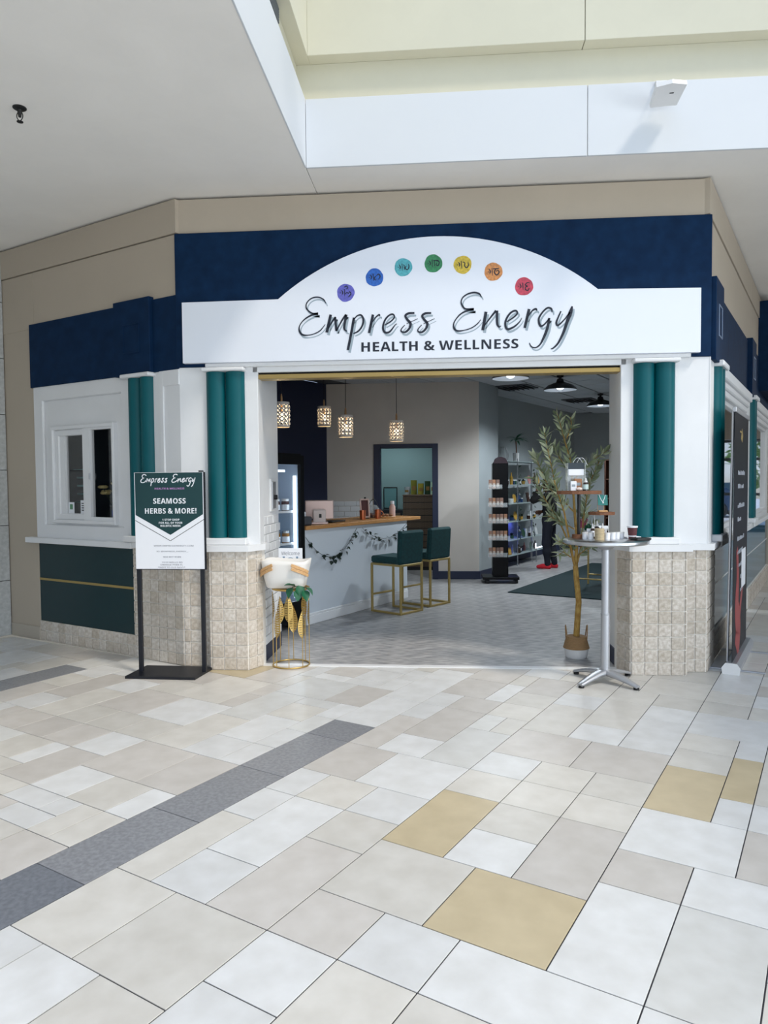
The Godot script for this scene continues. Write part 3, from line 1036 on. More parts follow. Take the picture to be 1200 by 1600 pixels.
func make_sign() -> void:
	var s := thing("shop_sign", "large white arched sign board with script lettering over the entrance", "sign", Vector3(0, 0, 0))
	var poly := PackedVector2Array([Vector2(-2.18, 2.6), Vector2(2.062, 2.6), Vector2(2.062, 3.107), Vector2(1.262, 3.12)])
	var R := 2.06
	var c := Vector2(-0.045, 3.583 - R)
	var e := asin(1.307 / R)
	for k in 41:
		var t := e - 2 * e * k / 40.0
		poly.append(c + Vector2(sin(t), cos(t)) * R)
	poly.append(Vector2(-1.352, 3.112))
	poly.append(Vector2(-2.18, 3.107))
	var a := g()
	prism(a, Transform3D.IDENTITY, poly, 0.06, 0.115)
	part("board", a, M.sign_white, s)
	var ink := g()
	var sh := g()
	var spec := "-954,3065,2 -969,3095,6 -1005,3116,6 -1051,3118,6 -1092,3099,5 -1118,3064,5 -1116,3029,7 -1093,3003,7 -1063,2986,8 -1019,2983,14;-1022,2983,12 -1063,2977,9 -1115,2953,7 -1156,2919,4 -1179,2879,5 -1176,2839,10 -1152,2813,10 -1106,2809,4 -1054,2819,4 -1003,2845,5 -961,2894,2;-914,2973,14 -949,2828,15;-936,2858,4 -904,2913,8 -873,2952,9;-878,2952,11 -867,2838,13;-869,2836,5 -822,2921,8 -786,2970,11;-784,2970,13 -802,2860,12 -777,2832,3;-720,2943,13 -741,2833,13 -774,2678,13;-730,2918,4 -694,2957,6 -659,2961,9 -642,2921,11 -654,2871,9 -685,2832,8 -726,2813,5;-562,2964,13 -596,2814,13;-583,2879,3 -542,2938,6 -511,2962,8 -506,2949,4;-466,2876,5 -415,2905,7 -385,2939,7 -400,2963,8 -435,2950,8 -466,2911,9 -480,2857,10 -467,2818,11 -426,2820,9 -380,2874,4 -365,2884,2;-220,2968,9 -269,2966,11 -294,2947,12 -279,2916,12 -254,2886,13 -261,2846,11 -295,2815,10 -325,2818,8 -330,2838,5 -300,2872,3;-284,2882,2 -193,2921,2;-83,2964,9 -131,2962,11 -156,2943,12 -141,2913,12 -116,2882,13 -124,2843,11 -157,2812,10 -187,2814,8 -192,2834,5 -162,2869,3;-146,2878,2 -56,2918,2;327,3080,3 309,3108,8 269,3120,9 219,3111,7 178,3085,6 162,3049,6 173,3013,9 200,2989,8 265,2985,14;264,2983,11 218,2977,9 164,2954,7 123,2914,5 100,2870,6 107,2829,11 136,2813,8 190,2818,4 250,2837,5 295,2869,5 320,2900,2;363,2962,15 336,2814,15;345,2845,5 404,2921,8 444,2969,12;452,2969,13 453,2870,12 467,2838,8 485,2846,2;530,2877,5 579,2907,7 615,2942,8 602,2965,9 566,2952,9 534,2913,10 518,2864,10 534,2818,12 588,2835,9 633,2874,5 651,2905,2;710,2975,14 674,2824,13;687,2891,3 732,2957,7 763,2974,10 772,2960,5;893,2944,4 888,2971,9 857,2980,9 817,2946,8 787,2893,10 799,2838,11 830,2847,7 871,2895,6;871,2899,10 857,2823,14 831,2752,13 799,2690,8 763,2664,6 728,2672,6 712,2703,3;964,2951,6 942,2902,8 927,2858,10 942,2839,9 991,2883,6 1035,2940,8;1053,2988,6 1040,2940,20 1013,2864,16 982,2775,13 942,2696,10 902,2656,7 884,2652,3"
	for row in spec.split(";"):
		var pts := []
		for q in row.split(" "):
			var v := q.split(",")
			pts.append(Vector3(float(v[0]) / 1000.0, float(v[1]) / 1000.0, float(v[2]) / 1000.0 * 1.5 + 0.001))
		script_strokes.append(pts)
		stroke(ink, xf(0, 0, 0), pts, 0.112, 0.1185)
		stroke(sh, xf(0.014, -0.021, 0), pts, 0.112, 0.1165)
	part("lettering_shadow", sh, M.shadow_grey, s)
	part("lettering", ink, M.ink_navy, s)
	letters("lettering", "HEALTH & WELLNESS", Transform3D(Basis.IDENTITY, Vector3(-0.019, 2.7, 0.116)), 1.285, 0.077, M.ink_navy, s)
	var cols := [Color(0.44, 0.44, 0.80), Color(0.17, 0.44, 0.80), Color(0.38, 0.77, 0.79), Color(0.22, 0.58, 0.36), Color(0.93, 0.80, 0.27), Color(0.93, 0.62, 0.35), Color(0.87, 0.30, 0.38)]
	var at := [Vector2(-0.787, 3.149), Vector2(-0.547, 3.267), Vector2(-0.309, 3.342), Vector2(-0.063, 3.365), Vector2(0.175, 3.347), Vector2(0.423, 3.283), Vector2(0.669, 3.158)]
	var wash := noise("wash", 0.02, 4, Color(0.72, 0.74, 0.8), Color(1, 1, 1))
	var tails := [
		[[-0.2, 0.62, 0.1, 0.1, 0.75, 0.1, 0.25, 0.55, 0.09, 0.0, 0.4, 0.06], [-0.05, -0.15, 0.09, 0.15, 0.05, 0.1, 0.3, -0.1, 0.08, 0.45, 0.1, 0.1, 0.6, -0.15, 0.13, 0.3, -0.5, 0.09]],
		[[0.15, 0.1, 0.1, 0.0, 0.0, 0.1, 0.02, -0.25, 0.1, 0.2, -0.3, 0.08], [0.2, 0.15, 0.06, 0.45, 0.35, 0.13, 0.65, 0.1, 0.12, 0.45, -0.25, 0.06]],
		[[0.0, 0.3, 0.1, 0.12, 0.12, 0.09, 0.1, -0.3, 0.09], [0.35, 0.15, 0.08, 0.22, -0.1, 0.11, 0.45, -0.3, 0.1, 0.65, 0.0, 0.12, 0.6, 0.35, 0.07]],
		[[0.0, 0.32, 0.1, 0.6, 0.33, 0.1], [0.1, 0.3, 0.1, 0.12, -0.3, 0.09], [0.3, 0.3, 0.08, 0.65, 0.15, 0.11, 0.55, -0.25, 0.11, 0.3, -0.15, 0.08, 0.4, 0.05, 0.07]],
		[[0.0, 0.3, 0.09, 0.25, 0.2, 0.1, 0.22, -0.15, 0.11, 0.45, -0.35, 0.12, 0.65, -0.1, 0.12, 0.6, 0.25, 0.06]],
		[[-0.05, 0.32, 0.11, 0.6, 0.33, 0.1], [0.3, 0.3, 0.1, 0.12, -0.05, 0.11, 0.35, -0.38, 0.12, 0.65, -0.1, 0.12, 0.5, 0.15, 0.09, 0.3, 0.0, 0.07]],
		[[0.65, 0.35, 0.06, 0.35, 0.4, 0.1, 0.15, 0.15, 0.12, 0.4, 0.0, 0.1, 0.2, -0.05, 0.1, 0.15, -0.35, 0.11, 0.45, -0.45, 0.11, 0.55, -0.2, 0.08]]]
	for i in 7:
		var m := mat("wash%d" % i, cols[i], 0.45)
		grain(m, wash, Vector3(6, 6, 6))
		rng.seed = 90 + i
		var disc := PackedVector2Array()
		var ph := rng.randf() * TAU
		for k in 36:
			var t := TAU * k / 36
			disc.append(at[i] + Vector2(cos(t), sin(t)) * 0.073 * (1.0 + 0.022 * sin(3 * t + ph) + 0.012 * sin(7 * t + 2 * ph) + rng.randf_range(-0.008, 0.008)))
		a = g()
		prism(a, Transform3D.IDENTITY, disc, 0.113, 0.1162)
		var dd := part("colour_disc", a, m, s)
		a = g()
		var T := Transform3D(Basis(Vector3.BACK, 0.0).scaled(Vector3(0.072, 0.072, 1)), Vector3(at[i].x, at[i].y, 0))
		stroke(a, T, [Vector3(-0.5, 0.32, 0.04), Vector3(-0.36, 0.12, 0.13), Vector3(-0.36, -0.1, 0.12), Vector3(-0.44, -0.2, 0.03)], 0.115, 0.1175)
		stroke(a, T, [Vector3(-0.62, 0.02, 0.1), Vector3(-0.55, -0.03, 0.12)], 0.115, 0.1175)
		stroke(a, T, [Vector3(-0.15, 0.42, 0.09), Vector3(-0.13, 0.0, 0.09), Vector3(-0.1, -0.42, 0.04)], 0.115, 0.1175)
		for tail in tails[i]:
			var pts := []
			for k in range(0, tail.size(), 3):
				pts.append(Vector3(tail[k], tail[k + 1], tail[k + 2]))
			stroke(a, T, pts, 0.115, 0.1175)
		part("glyph", a, M.ink_navy, dd)

var script_strokes := []

# ---------------------------------------------------------------- left wing
func picture_mould(parent: Node, x0: float, x1: float, y0: float, y1: float, z: float, wd: float, th: float, m: Material, called := "moulding") -> void:
	var a := g()
	var I := Transform3D.IDENTITY
	var o := [Vector2(x0, y0), Vector2(x1, y0), Vector2(x1, y1), Vector2(x0, y1)]
	var n := [Vector2(x0 + wd, y0 + wd), Vector2(x1 - wd, y0 + wd), Vector2(x1 - wd, y1 - wd), Vector2(x0 + wd, y1 - wd)]
	var e := minf(0.006, minf(wd, th) * 0.4)
	for k in 4:
		var j := (k + 1) % 4
		var ring_ := func(t: float, h: float, idx: int) -> Vector3:
			var v: Vector2 = o[idx].lerp(n[idx], t)
			return Vector3(v.x, v.y, z + h)
		var f := e / wd
		var prof := [[0.0, 0.0], [0.0, th - e], [f, th], [1.0 - f, th], [1.0, th - e], [1.0, 0.0]]
		for q in 5:
			quad(a, ring_.call(prof[q][0], prof[q][1], k), ring_.call(prof[q][0], prof[q][1], j), ring_.call(prof[q + 1][0], prof[q + 1][1], j), ring_.call(prof[q + 1][0], prof[q + 1][1], k))
	part(called, a, m, parent)

func boards_round(parent: Node, called: String, x0: float, x1: float, y0: float, y1: float, hx0: float, hx1: float, hy0: float, hy1: float, z0: float, z1: float, m: Material) -> void:
	var a := g()
	var I := Transform3D.IDENTITY
	bb(a, I, x0, hx0, y0, y1, z0, z1, 0.0)
	bb(a, I, hx1, x1, y0, y1, z0, z1, 0.0)
	bb(a, I, hx0, hx1, hy1, y1, z0, z1, 0.0)
	bb(a, I, hx0, hx1, y0, hy0, z0, z1, 0.0)
	part(called, a, m, parent)

func make_left() -> void:
	var I := Transform3D.IDENTITY
	var w := thing("wall_left", "angled left wing of the shopfront, beige above a navy band and white window panel", "wall", LEFT.origin, deg_to_rad(-27.3), "", "structure")
	var a := g()
	bb(a, I, -2.7, 0.0, 3.71, 3.992, -0.15, 0.012)
	part("header", a, M.beige_paint, w)
	for q in [[-2.68, -2.075], [-2.071, 0.0]]:
		a = g()
		bb(a, I, q[0], q[1], 3.15, 3.703, -0.15, -0.002, 0.002)
		part("header", a, M.beige_paint, w)
	a = g()
	bb(a, I, -2.68, -2.10, 0, 3.16, -0.15, -0.006, 0.003)
	part("beige_column", a, M.beige_paint, w)
	a = g()
	bb(a, I, -2.59, -2.09, 0, 0.135, -0.1, 0.012, 0.004)
	part("baseboard", a, mat("base_tile", Color(0.69, 0.655, 0.60), 0.5), w)
	a = g()
	bb(a, I, -2.135, 0.0, 2.56, 3.19, -0.15, 0.014, 0.003)
	part("navy_band", a, M.navy_paint, w)
	a = g()
	bb(a, I, -0.79, -0.31, 2.55, 3.215, -0.1, 0.05, 0.004)
	part("navy_block", a, M.navy_paint, w)
	picture_mould(w, -0.66, -0.44, 2.74, 3.0, 0.05, 0.012, 0.006, M.navy_paint)
	# white window panel
	boards_round(w, "panel", -2.105, -0.66, 1.03, 2.57, -1.81, -0.885, 1.225, 2.14, -0.15, -0.03, M.white_paint)
	boards_round(w, "panel_frame", -2.105, -0.62, 1.03, 2.56, -1.975, -0.765, 1.18, 2.425, -0.05, 0.0, M.white_paint)
	picture_mould(w, -1.99, -0.75, 1.165, 2.44, -0.028, 0.022, 0.02, M.white_paint)
	# pilaster
	a = g()
	bb(a, I, -0.665, 0.0, 1.03, 2.57, -0.1, 0.0, 0.003)
	part("pilaster", a, M.white_paint, w)
	for x in [-0.565, -0.408]:
		half_column(w, xf(x, 0, -0.02), 0.08, 1.115, 2.528, M.teal_gloss)
	a = g()
	bb(a, I, -0.68, -0.30, 2.526, 2.56, -0.05, 0.085, 0.008)
	part("capital", a, M.white_paint, w)
	a = g()
	bb(a, I, -0.68, -0.30, 1.06, 1.118, -0.05, 0.085, 0.008)
	part("plinth", a, M.white_paint, w)
	a = g()
	bb(a, I, -0.2, -0.0, 2.43, 2.57, -0.02, 0.012, 0.004)
	bb(a, I, -0.245, -0.195, 1.06, 2.57, -0.02, 0.012, 0.004)
	part("pilaster_board", a, M.white_paint, w)
	a = g()
	bb(a, I, -2.22, -0.6, 1.0, 1.055, -0.1, 0.065, 0.005)
	part("sill", a, M.white_paint, w)
	a = g()
	bb(a, I, -0.66, 0.0, 1.008, 1.06, -0.1, 0.045, 0.004)
	part("ledge", a, M.white_paint, w)
	a = g()
	bb(a, I, -2.10, -0.64, 0.2, 1.005, -0.15, -0.012, 0.003)
	part("teal_panel", a, M.teal_panel, w)
	a = g()
	bb(a, I, -2.10, -0.64, 0.617, 0.64, -0.02, -0.008, 0.002)
	part("gold_stripe", a, M.gold_paint, w)
	a = g()
	bb(a, I, -2.1, -0.64, 0, 0.2, -0.12, -0.008)
	bb(a, I, -0.645, -0.0, 0, 1.01, -0.12, 0.0)
	part("tile_bed", a, M.grout_wall, w)
	rng.seed = 12
	wall_tiles(w, Vector2(-2.1, -0.008), Vector2(-0.645, -0.008), 0, 0.205, 0.1045, true)
	wall_tiles(w, Vector2(-0.645, 0.0), Vector2(0.0, 0.0), 0, 1.01, 0.1045, true)
	# window
	var n := thing("window_1", "white sliding serving window in the left wing with two dark panes", "window", LEFT.origin, deg_to_rad(-27.3), "", "structure")
	picture_mould(n, -1.825, -0.87, 1.205, 2.155, -0.032, 0.035, 0.048, M.white_paint, "frame")
	picture_mould(n, -1.79, -1.25, 1.24, 2.12, -0.06, 0.06, 0.05, M.white_paint, "sash")
	boards_round(n, "sash", -1.73, -1.30, 1.25, 2.115, -1.655, -1.362, 1.285, 2.08, -0.065, -0.024, M.white_paint)
	boards_round(n, "sash", -1.345, -0.89, 1.235, 2.125, -1.238, -0.902, 1.272, 2.10, -0.05, 0.0, M.white_paint)
	a = g()
	bb(a, I, -1.68, -1.33, 1.27, 2.095, -0.05, -0.047, 0.0)
	part("pane", a, M.glass, n)
	a = g()
	bb(a, I, -1.25, -0.895, 1.26, 2.11, -0.03, -0.027, 0.0)
	part("pane", a, M.glass, n)
	a = g()
	bx(a, xf(-1.243, 1.66, 0.004), Vector3(0.012, 0.06, 0.012), 0.003)
	part("latch", a, M.brushed, n)
	# paper notices on the panes
	for q in [[-1.60, 1.35, 0.09, 0.12, "small white notice with a green square low on the left window pane", true], [-1.41, 1.36, 0.09, 0.14, "small white printed notice beside the window's centre bar", false]]:
		var s := thing("window_notice", q[4], "notice", LEFT * Vector3(q[0], q[1], -0.045), deg_to_rad(-27.3))
		a = g()
		bx(a, xf(0, 0, 0), Vector3(q[2], q[3], 0.002), 0.0)
		part("sheet", a, M.paper, s)
		a = g()
		if q[5]:
			bx(a, xf(0, 0.015, 0.0012), Vector3(0.045, 0.05, 0.001), 0.0)
			part("print", a, mat("notice_green", Color(0.35, 0.55, 0.42), 0.6), s)
		else:
			for k in 4:
				bx(a, xf(0, 0.04 - k * 0.022, 0.0012), Vector3(0.06, 0.009, 0.001), 0.0)
			part("print", a, M.print_ink, s).set_meta("kind", "stuff")
	var s2 := thing("window_notice", "tiny blue card in the lower corner of the right window pane", "card", LEFT * Vector3(-0.94, 1.31, -0.025), deg_to_rad(-27.3))
	a = g()
	bx(a, xf(0, 0, 0), Vector3(0.05, 0.06, 0.002), 0.0)
	part("sheet", a, mat("card_blue", Color(0.08, 0.22, 0.45), 0.5), s2)
	a = g()
	bb(a, I, -2.62, -0.35, 0, 3.19, -1.25, -1.15)
	bb(a, I, -0.78, -0.70, 0, 3.19, -1.2, -0.16)
	bb(a, I, -2.66, -2.56, 0, 3.19, -1.2, -0.14)
	var pk := part("kitchen_partition", a, M.navy_wall, w)
	# what stands behind the window
	var mb := thing("menu_board", "dark menu board with faint teal lines behind the left window pane", "board", LEFT * Vector3(-1.93, 1.62, -0.36), deg_to_rad(-20))
	a = g()
	bx(a, xf(0, 0, 0), Vector3(0.42, 0.95, 0.02), 0.003)
	part("panel", a, mat("board_dark", Color(0.02, 0.06, 0.075), 0.9, 0.0, 0.1), mb)
	a = g()
	for k in 5:
		bx(a, xf(0.05, 0.12 - k * 0.085, 0.011), Vector3(0.2 if k in [0, 4] else 0.11, 0.008 if k in [0, 4] else 0.02, 0.002), 0.0)
	part("print", a, mat("print_teal", Color(0.35, 0.62, 0.62), 0.5), mb)
	var fv := thing("flower_vase", "vase of pale yellow flowers behind the right window pane", "flowers", LEFT * Vector3(-1.24, 1.164, -0.26), 0.0)
	a = g()
	lathe(a, I, [Vector2(0, 0), Vector2(0.05, 0.0), Vector2(0.06, 0.1), Vector2(0.035, 0.2), Vector2(0.045, 0.22)])
	part("vase", a, M.dark_navy, fv)
	rng.seed = 5
	for k in 9:
		a = g()
		var p := Vector3(rng.randf_range(-0.12, 0.12), rng.randf_range(0.26, 0.45), rng.randf_range(-0.06, 0.06))
		tube(a, [Vector3(0, 0.2, 0), p], 0.003, 0.003, 5)
		part("stem", a, M.leaf_dark, fv)
		a = g()
		for m in 6:
			var t := TAU * m / 6
			ball(a, xf(p.x + cos(t) * 0.026, p.y + 0.01, p.z + sin(t) * 0.026), Vector3(0.026, 0.016, 0.026), 6)
		part("flower", a, mat("petal", Color(0.80, 0.73, 0.50), 0.7), fv)
	var sh := thing("shelf", "dark shelf behind the serving window carrying the flower vase", "shelf", LEFT * Vector3(-1.15, 1.15, -0.3), deg_to_rad(-27.3))
	a = g()
	bx(a, xf(0, 0, 0), Vector3(0.5, 0.025, 0.25))
	part("board", a, M.dark_navy, sh)
	for x in [-0.2, 0.2]:
		a = g()
		bx(a, xf(x, -0.5775, 0), Vector3(0.04, 1.13, 0.22))
		part("support", a, M.dark_navy, sh)

# ---------------------------------------------------------------- right wall along the corridor
func make_right() -> void:
	var I := Transform3D.IDENTITY
	var tn := deg_to_rad(62.7)
	var w := thing("wall_right", "shop side wall running back along the corridor on the right", "wall", RIGHT.origin, tn, "", "structure")
	var a := g()
	bb(a, I, 0, 20, 3.71, 3.995, -0.15, 0.0)
	part("header", a, M.beige_paint, w)
	a = g()
	bb(a, I, 0, 20, 3.15, 3.703, -0.15, -0.012)
	part("header", a, M.beige_paint, w)
	a = g()
	bb(a, I, 0.0, 6.4, 2.56, 3.19, -0.15, 0.0)
	part("navy_band", a, M.navy_paint, w)
	for x in [[0.02, 0.48], [3.02, 3.5]]:
		a = g()
		bb(a, I, x[0], x[1], 2.55, 3.215, -0.1, 0.05, 0.004)
		part("navy_block", a, M.navy_paint, w)
		picture_mould(w, x[0] + 0.14, x[1] - 0.12, 2.76, 3.02, 0.05, 0.012, 0.006, mat("mould_pale", Color(0.45, 0.52, 0.62), 0.4))
	a = g()
	bb(a, I, 4.45, 9.0, 2.75, 3.93, -0.1, 0.12, 0.004)
	part("navy_canopy", a, M.navy_paint, w)
	a = g()
	bb(a, I, 6.4, 20, 0, 3.2, -0.15, 0.0)
	part("plain_wall", a, M.beige_paint, w)
	for q in [[0.64, 2.84], [3.66, 6.1]]:
		boards_round(w, "window_wall", q[0] - 0.62, q[1] + 0.34, 0.95, 2.57, q[0], q[1], 1.1, 2.34, -0.15, -0.02, M.white_paint)
		a = g()
		bb(a, I, q[0] - 0.05, q[1] + 0.1, 2.46, 2.56, -0.03, 0.06, 0.01)
		bb(a, I, q[0] - 0.03, q[1] + 0.08, 2.40, 2.46, -0.03, 0.035, 0.01)
		bb(a, I, q[0] - 0.02, q[1] + 0.06, 2.34, 2.40, -0.03, 0.015, 0.008)
		part("head_moulding", a, M.white_paint, w)
		a = g()
		bb(a, I, q[0] - 0.2, q[1] + 0.2, 1.0, 1.055, -0.1, 0.06, 0.006)
		bb(a, I, q[0], q[1], 1.055, 1.11, -0.1, 0.0, 0.006)
		part("sill", a, M.white_paint, w)
		a = g()
		bb(a, I, q[0] - 0.25, q[1] + 0.34, 0.25, 1.0, -0.15, -0.022, 0.003)
		part("gloss_panel", a, M.panel_gloss, w)
		a = g()
		bb(a, I, q[0] - 0.25, q[1] + 0.34, 0.645, 0.66, -0.03, -0.019, 0.001)
		part("white_stripe", a, M.white_plastic, w)
		a = g()
		bb(a, I, q[0] - 0.25, q[1] + 0.34, 0, 0.25, -0.15, -0.008)
		part("tile_bed", a, M.grout_wall, w)
		rng.seed = 33
		wall_tiles(w, Vector2(q[0] - 0.25, -0.008), Vector2(q[1] + 0.34, -0.008), 0, 0.25, 0.1045)
	a = g()
	bb(a, I, 0.0, 0.4, 0, 1.01, -0.15, 0.0)
	part("tile_bed", a, M.grout_wall, w)
	rng.seed = 34
	wall_tiles(w, Vector2(0.0, 0.0), Vector2(0.4, 0.0), 0, 1.01, 0.1045)
	for x in [[0.0, 0.56], [3.0, 3.6]]:
		a = g()
		bb(a, I, x[0], x[1], 1.03, 2.575, -0.12, 0.0, 0.003)
		bb(a, I, x[0], x[0] + 0.2, 1.03, 2.575, -0.05, 0.012, 0.003)
		part("pilaster", a, M.white_paint, w)
		for k in 2:
			half_column(w, xf(x[0] + 0.33 + 0.165 * k, 0, -0.02), 0.083, 1.115, 2.528, M.teal_gloss)
		a = g()
		bb(a, I, x[0] + 0.23, x[0] + 0.6, 2.526, 2.575, -0.05, 0.085, 0.008)
		part("capital", a, M.white_paint, w)
		a = g()
		bb(a, I, x[0] + 0.23, x[0] + 0.6, 1.06, 1.118, -0.05, 0.085, 0.008)
		part("plinth", a, M.white_paint, w)
		a = g()
		bb(a, I, x[0], x[0] + 0.62, 1.008, 1.06, -0.1, 0.05, 0.004)
		part("ledge", a, M.white_paint, w)
	var k := 2
	for q in [[0.64, 2.84], [3.66, 6.1]]:
		var n := thing("window_%d" % k, "shop window on the corridor side nearest the corner" if k == 2 else "second shop window further along the corridor side", "window", RIGHT.origin, tn, "", "structure")
		picture_mould(n, q[0], q[1], 1.1, 2.35, -0.09, 0.05, 0.06, M.white_paint, "frame")
		a = g()
		bb(a, I, q[0] + 0.04, q[1] - 0.04, 1.14, 2.31, -0.066, -0.06, 0.0)
		part("pane", a, M.glass, n)
		k += 1

# ---------------------------------------------------------------- shop interior shell
const HC := 3.185

func make_shop() -> void:
	var I := Transform3D.IDENTITY
	var outline := PackedVector2Array([Vector2(-1.58, -0.02), Vector2(1.48, -0.02), Vector2(1.6, -0.14), Vector2(1.95, -0.14), Vector2(8.0, -11.9), Vector2(3.0, -11.9), Vector2(0.9, -7.8), Vector2(0.9, -7.9), Vector2(-2.2, -7.9), Vector2(-2.0, -5.5), Vector2(-4.05, -1.35), Vector2(-2.15, -0.15), Vector2(-1.7, -0.14)])
	var fl := g()
	slab(fl, outline, -0.1, -0.001)
	solo("floor_shop", fl, M.vinyl, "streaky grey vinyl floor inside the shop", "floor", "", "structure")
	var ce := thing("ceiling_shop", "dim suspended ceiling of square panels inside the shop", "ceiling", Vector3.ZERO, 0.0, "", "structure")
	var a := g()
	slab(a, outline, HC + 0.012, HC + 0.1)
	part("plenum", a, M.grid_bar, ce)
	var shared := g()
	bx(shared, xf(0, 0.006, 0), Vector3(0.575, 0.012, 0.575), 0.004)
	shared.generate_normals()
	var pm := shared.commit()
	for i in range(-4, 28):
		for j in range(-12, 14):
			var c := AX * (i * 0.61) + BX * (j * 0.61) + Vector3(0.2, HC, -0.3)
			var ok := true
			for e in [[1, 1], [1, -1], [-1, 1], [-1, -1]]:
				var v: Vector3 = c + AX * (0.3 * e[0]) + BX * (0.3 * e[1])
				if not Geometry2D.is_point_in_polygon(Vector2(v.x, v.z), outline):
					ok = false
			if ok and c.z > -11.5:
				put("ceiling_panel", pm, M.tile_ceiling, ce, Transform3D(Basis(AX, Vector3.UP, BX), c))
	for q in [Vector3(1.25, HC, -6.4), Vector3(2.75, HC, -8.6)]:
		var v := thing("ceiling_vent", "dark square air vent in the shop ceiling " + ("nearer the entrance" if q.z > -7 else "further back"), "vent", q, deg_to_rad(62.7))
		a = g()
		bx(a, xf(0, -0.008, 0), Vector3(0.6, 0.016, 0.6))
		part("frame", a, M.grid_bar, v)
		for k in 6:
			a = g()
			bx(a, xf(0, -0.02, -0.22 + k * 0.088) * Transform3D(Basis(Vector3.RIGHT, 0.6), Vector3.ZERO), Vector3(0.5, 0.006, 0.07), 0.001)
			part("slat", a, M.dark_navy, v)
	# walls
	a = g()
	slab(a, PackedVector2Array([Vector2(-1.88, -5.65), Vector2(-4.17, -1.21), Vector2(-4.3, -1.28), Vector2(-2.05, -5.75)]), 0, HC)
	solo("wall_navy", a, M.navy_wall, "navy blue side wall behind the drinks fridge", "wall", "", "structure")
	var b := thing("wall_counter", "beige wall behind the counter with a doorway", "wall", Vector3.ZERO, 0.0, "", "structure")
	a = g()
	bb(a, I, -1.95, -1.06, 0, HC, -5.8, -5.65, 0.0)
	bb(a, I, -0.11, 0.594, 0, HC, -5.8, -5.65, 0.0)
	bb(a, I, -1.06, -0.11, 2.15, HC, -5.8, -5.65, 0.0)
	part("wall_face", a, M.shop_beige, b)
	a = g()
	slab(a, PackedVector2Array([Vector2(0.594, -5.65), Vector2(0.95, -6.34), Vector2(0.95, -7.9), Vector2(0.8, -7.9), Vector2(0.8, -6.36), Vector2(0.5, -5.75)]), 0, HC)
	part("wall_return", a, M.shop_grey, b)
	a = g()
	bb(a, I, -0.07, 0.605, 0, 0.13, -5.7, -5.635)
	slab(a, PackedVector2Array([Vector2(0.605, -5.635), Vector2(0.97, -6.35), Vector2(0.9, -6.4), Vector2(0.55, -5.7)]), 0, 0.13)
	part("baseboard", a, M.navy_trim, b)
	rng.seed = 71
	for k in 5:
		for n in 5:
			var x0 := -1.9 + n * 0.2 + (0.1 if k % 2 == 0 else 0.0)
			var x1 := minf(x0 + 0.194, -1.135)
			if x1 - x0 < 0.03:
				continue
			a = g()
			bb(a, I, x0, x1, 0.86 + k * 0.084, 0.938 + k * 0.084, -5.66, -5.64, 0.004)
			part("brick", a, M.white_paint, b)
	var d := thing("door_1", "open doorway with a navy frame behind the counter", "doorway", Vector3.ZERO, 0.0, "", "structure")
	a = g()
	bb(a, I, -1.11, -1.0, 0, 2.2, -5.82, -5.62)
	part("jamb", a, M.navy_trim, d)
	a = g()
	bb(a, I, -0.16, -0.065, 0, 2.2, -5.82, -5.62)
	part("jamb", a, M.navy_trim, d)
	a = g()
	bb(a, I, -1.0, -0.16, 2.135, 2.2, -5.82, -5.62)
	part("head", a, M.navy_trim, d)
	a = g()
	bb(a, I, -2.1, 0.8, 0, HC, -8.0, -7.9)
	bb(a, I, -2.1, -2.0, 0, HC, -7.9, -5.8)
	solo("wall_backroom", a, M.mint_paint, "mint green wall seen through the doorway", "wall", "", "structure")
	a = g()
	slab(a, PackedVector2Array([Vector2(0.95, -7.5), Vector2(3.14, -11.53), Vector2(8.2, -11.53), Vector2(8.2, -11.7), Vector2(3.0, -11.7), Vector2(0.85, -7.7)]), 0, HC)
	var fw := solo("wall_shop_rear", a, M.shop_grey, "grey far walls of the shop behind the wall shelves", "wall", "", "structure")
	a = g()
	slab(a, PackedVector2Array([Vector2(0.96, -7.48), Vector2(3.15, -11.515), Vector2(7.9, -11.515), Vector2(7.9, -11.6), Vector2(3.0, -11.6), Vector2(0.9, -7.6)]), 0, 0.13)
	part("baseboard", a, M.navy_trim, fw)
	# inner lining of the corridor wall is the wall itself

# ---------------------------------------------------------------- things in front of the shop
func leaf_mesh(l: float, w: float, bend := 0.15) -> ArrayMesh:
	var st := g()
	st.set_smooth_group(2)
	var n := 5
	for i in n:
		var t0 := float(i) / n
		var t1 := float(i + 1) / n
		var w0 := w * sin(PI * pow(t0, 0.8)) * 0.5
		var w1 := w * sin(PI * pow(t1, 0.8)) * 0.5
		var z0 := -bend * l * t0 * t0
		var z1 := -bend * l * t1 * t1
		var a := Vector3(-w0, t0 * l, z0 + w0 * 0.4)
		var b := Vector3(w0, t0 * l, z0 + w0 * 0.4)
		var c := Vector3(w1, t1 * l, z1 + w1 * 0.4)
		var d := Vector3(-w1, t1 * l, z1 + w1 * 0.4)
		var m0 := Vector3(0, t0 * l, z0)
		var m1 := Vector3(0, t1 * l, z1)
		quad(st, a, m0, m1, d)
		quad(st, m0, b, c, m1)
	st.generate_normals()
	return st.commit()

func along(d: Vector3, roll: float) -> Basis:
	var y := d.normalized()
	var x := y.cross(Vector3.UP)
	if x.length() < 0.05:
		x = Vector3.RIGHT
	x = x.normalized().rotated(y, roll)
	return Basis(x, y, x.cross(y))

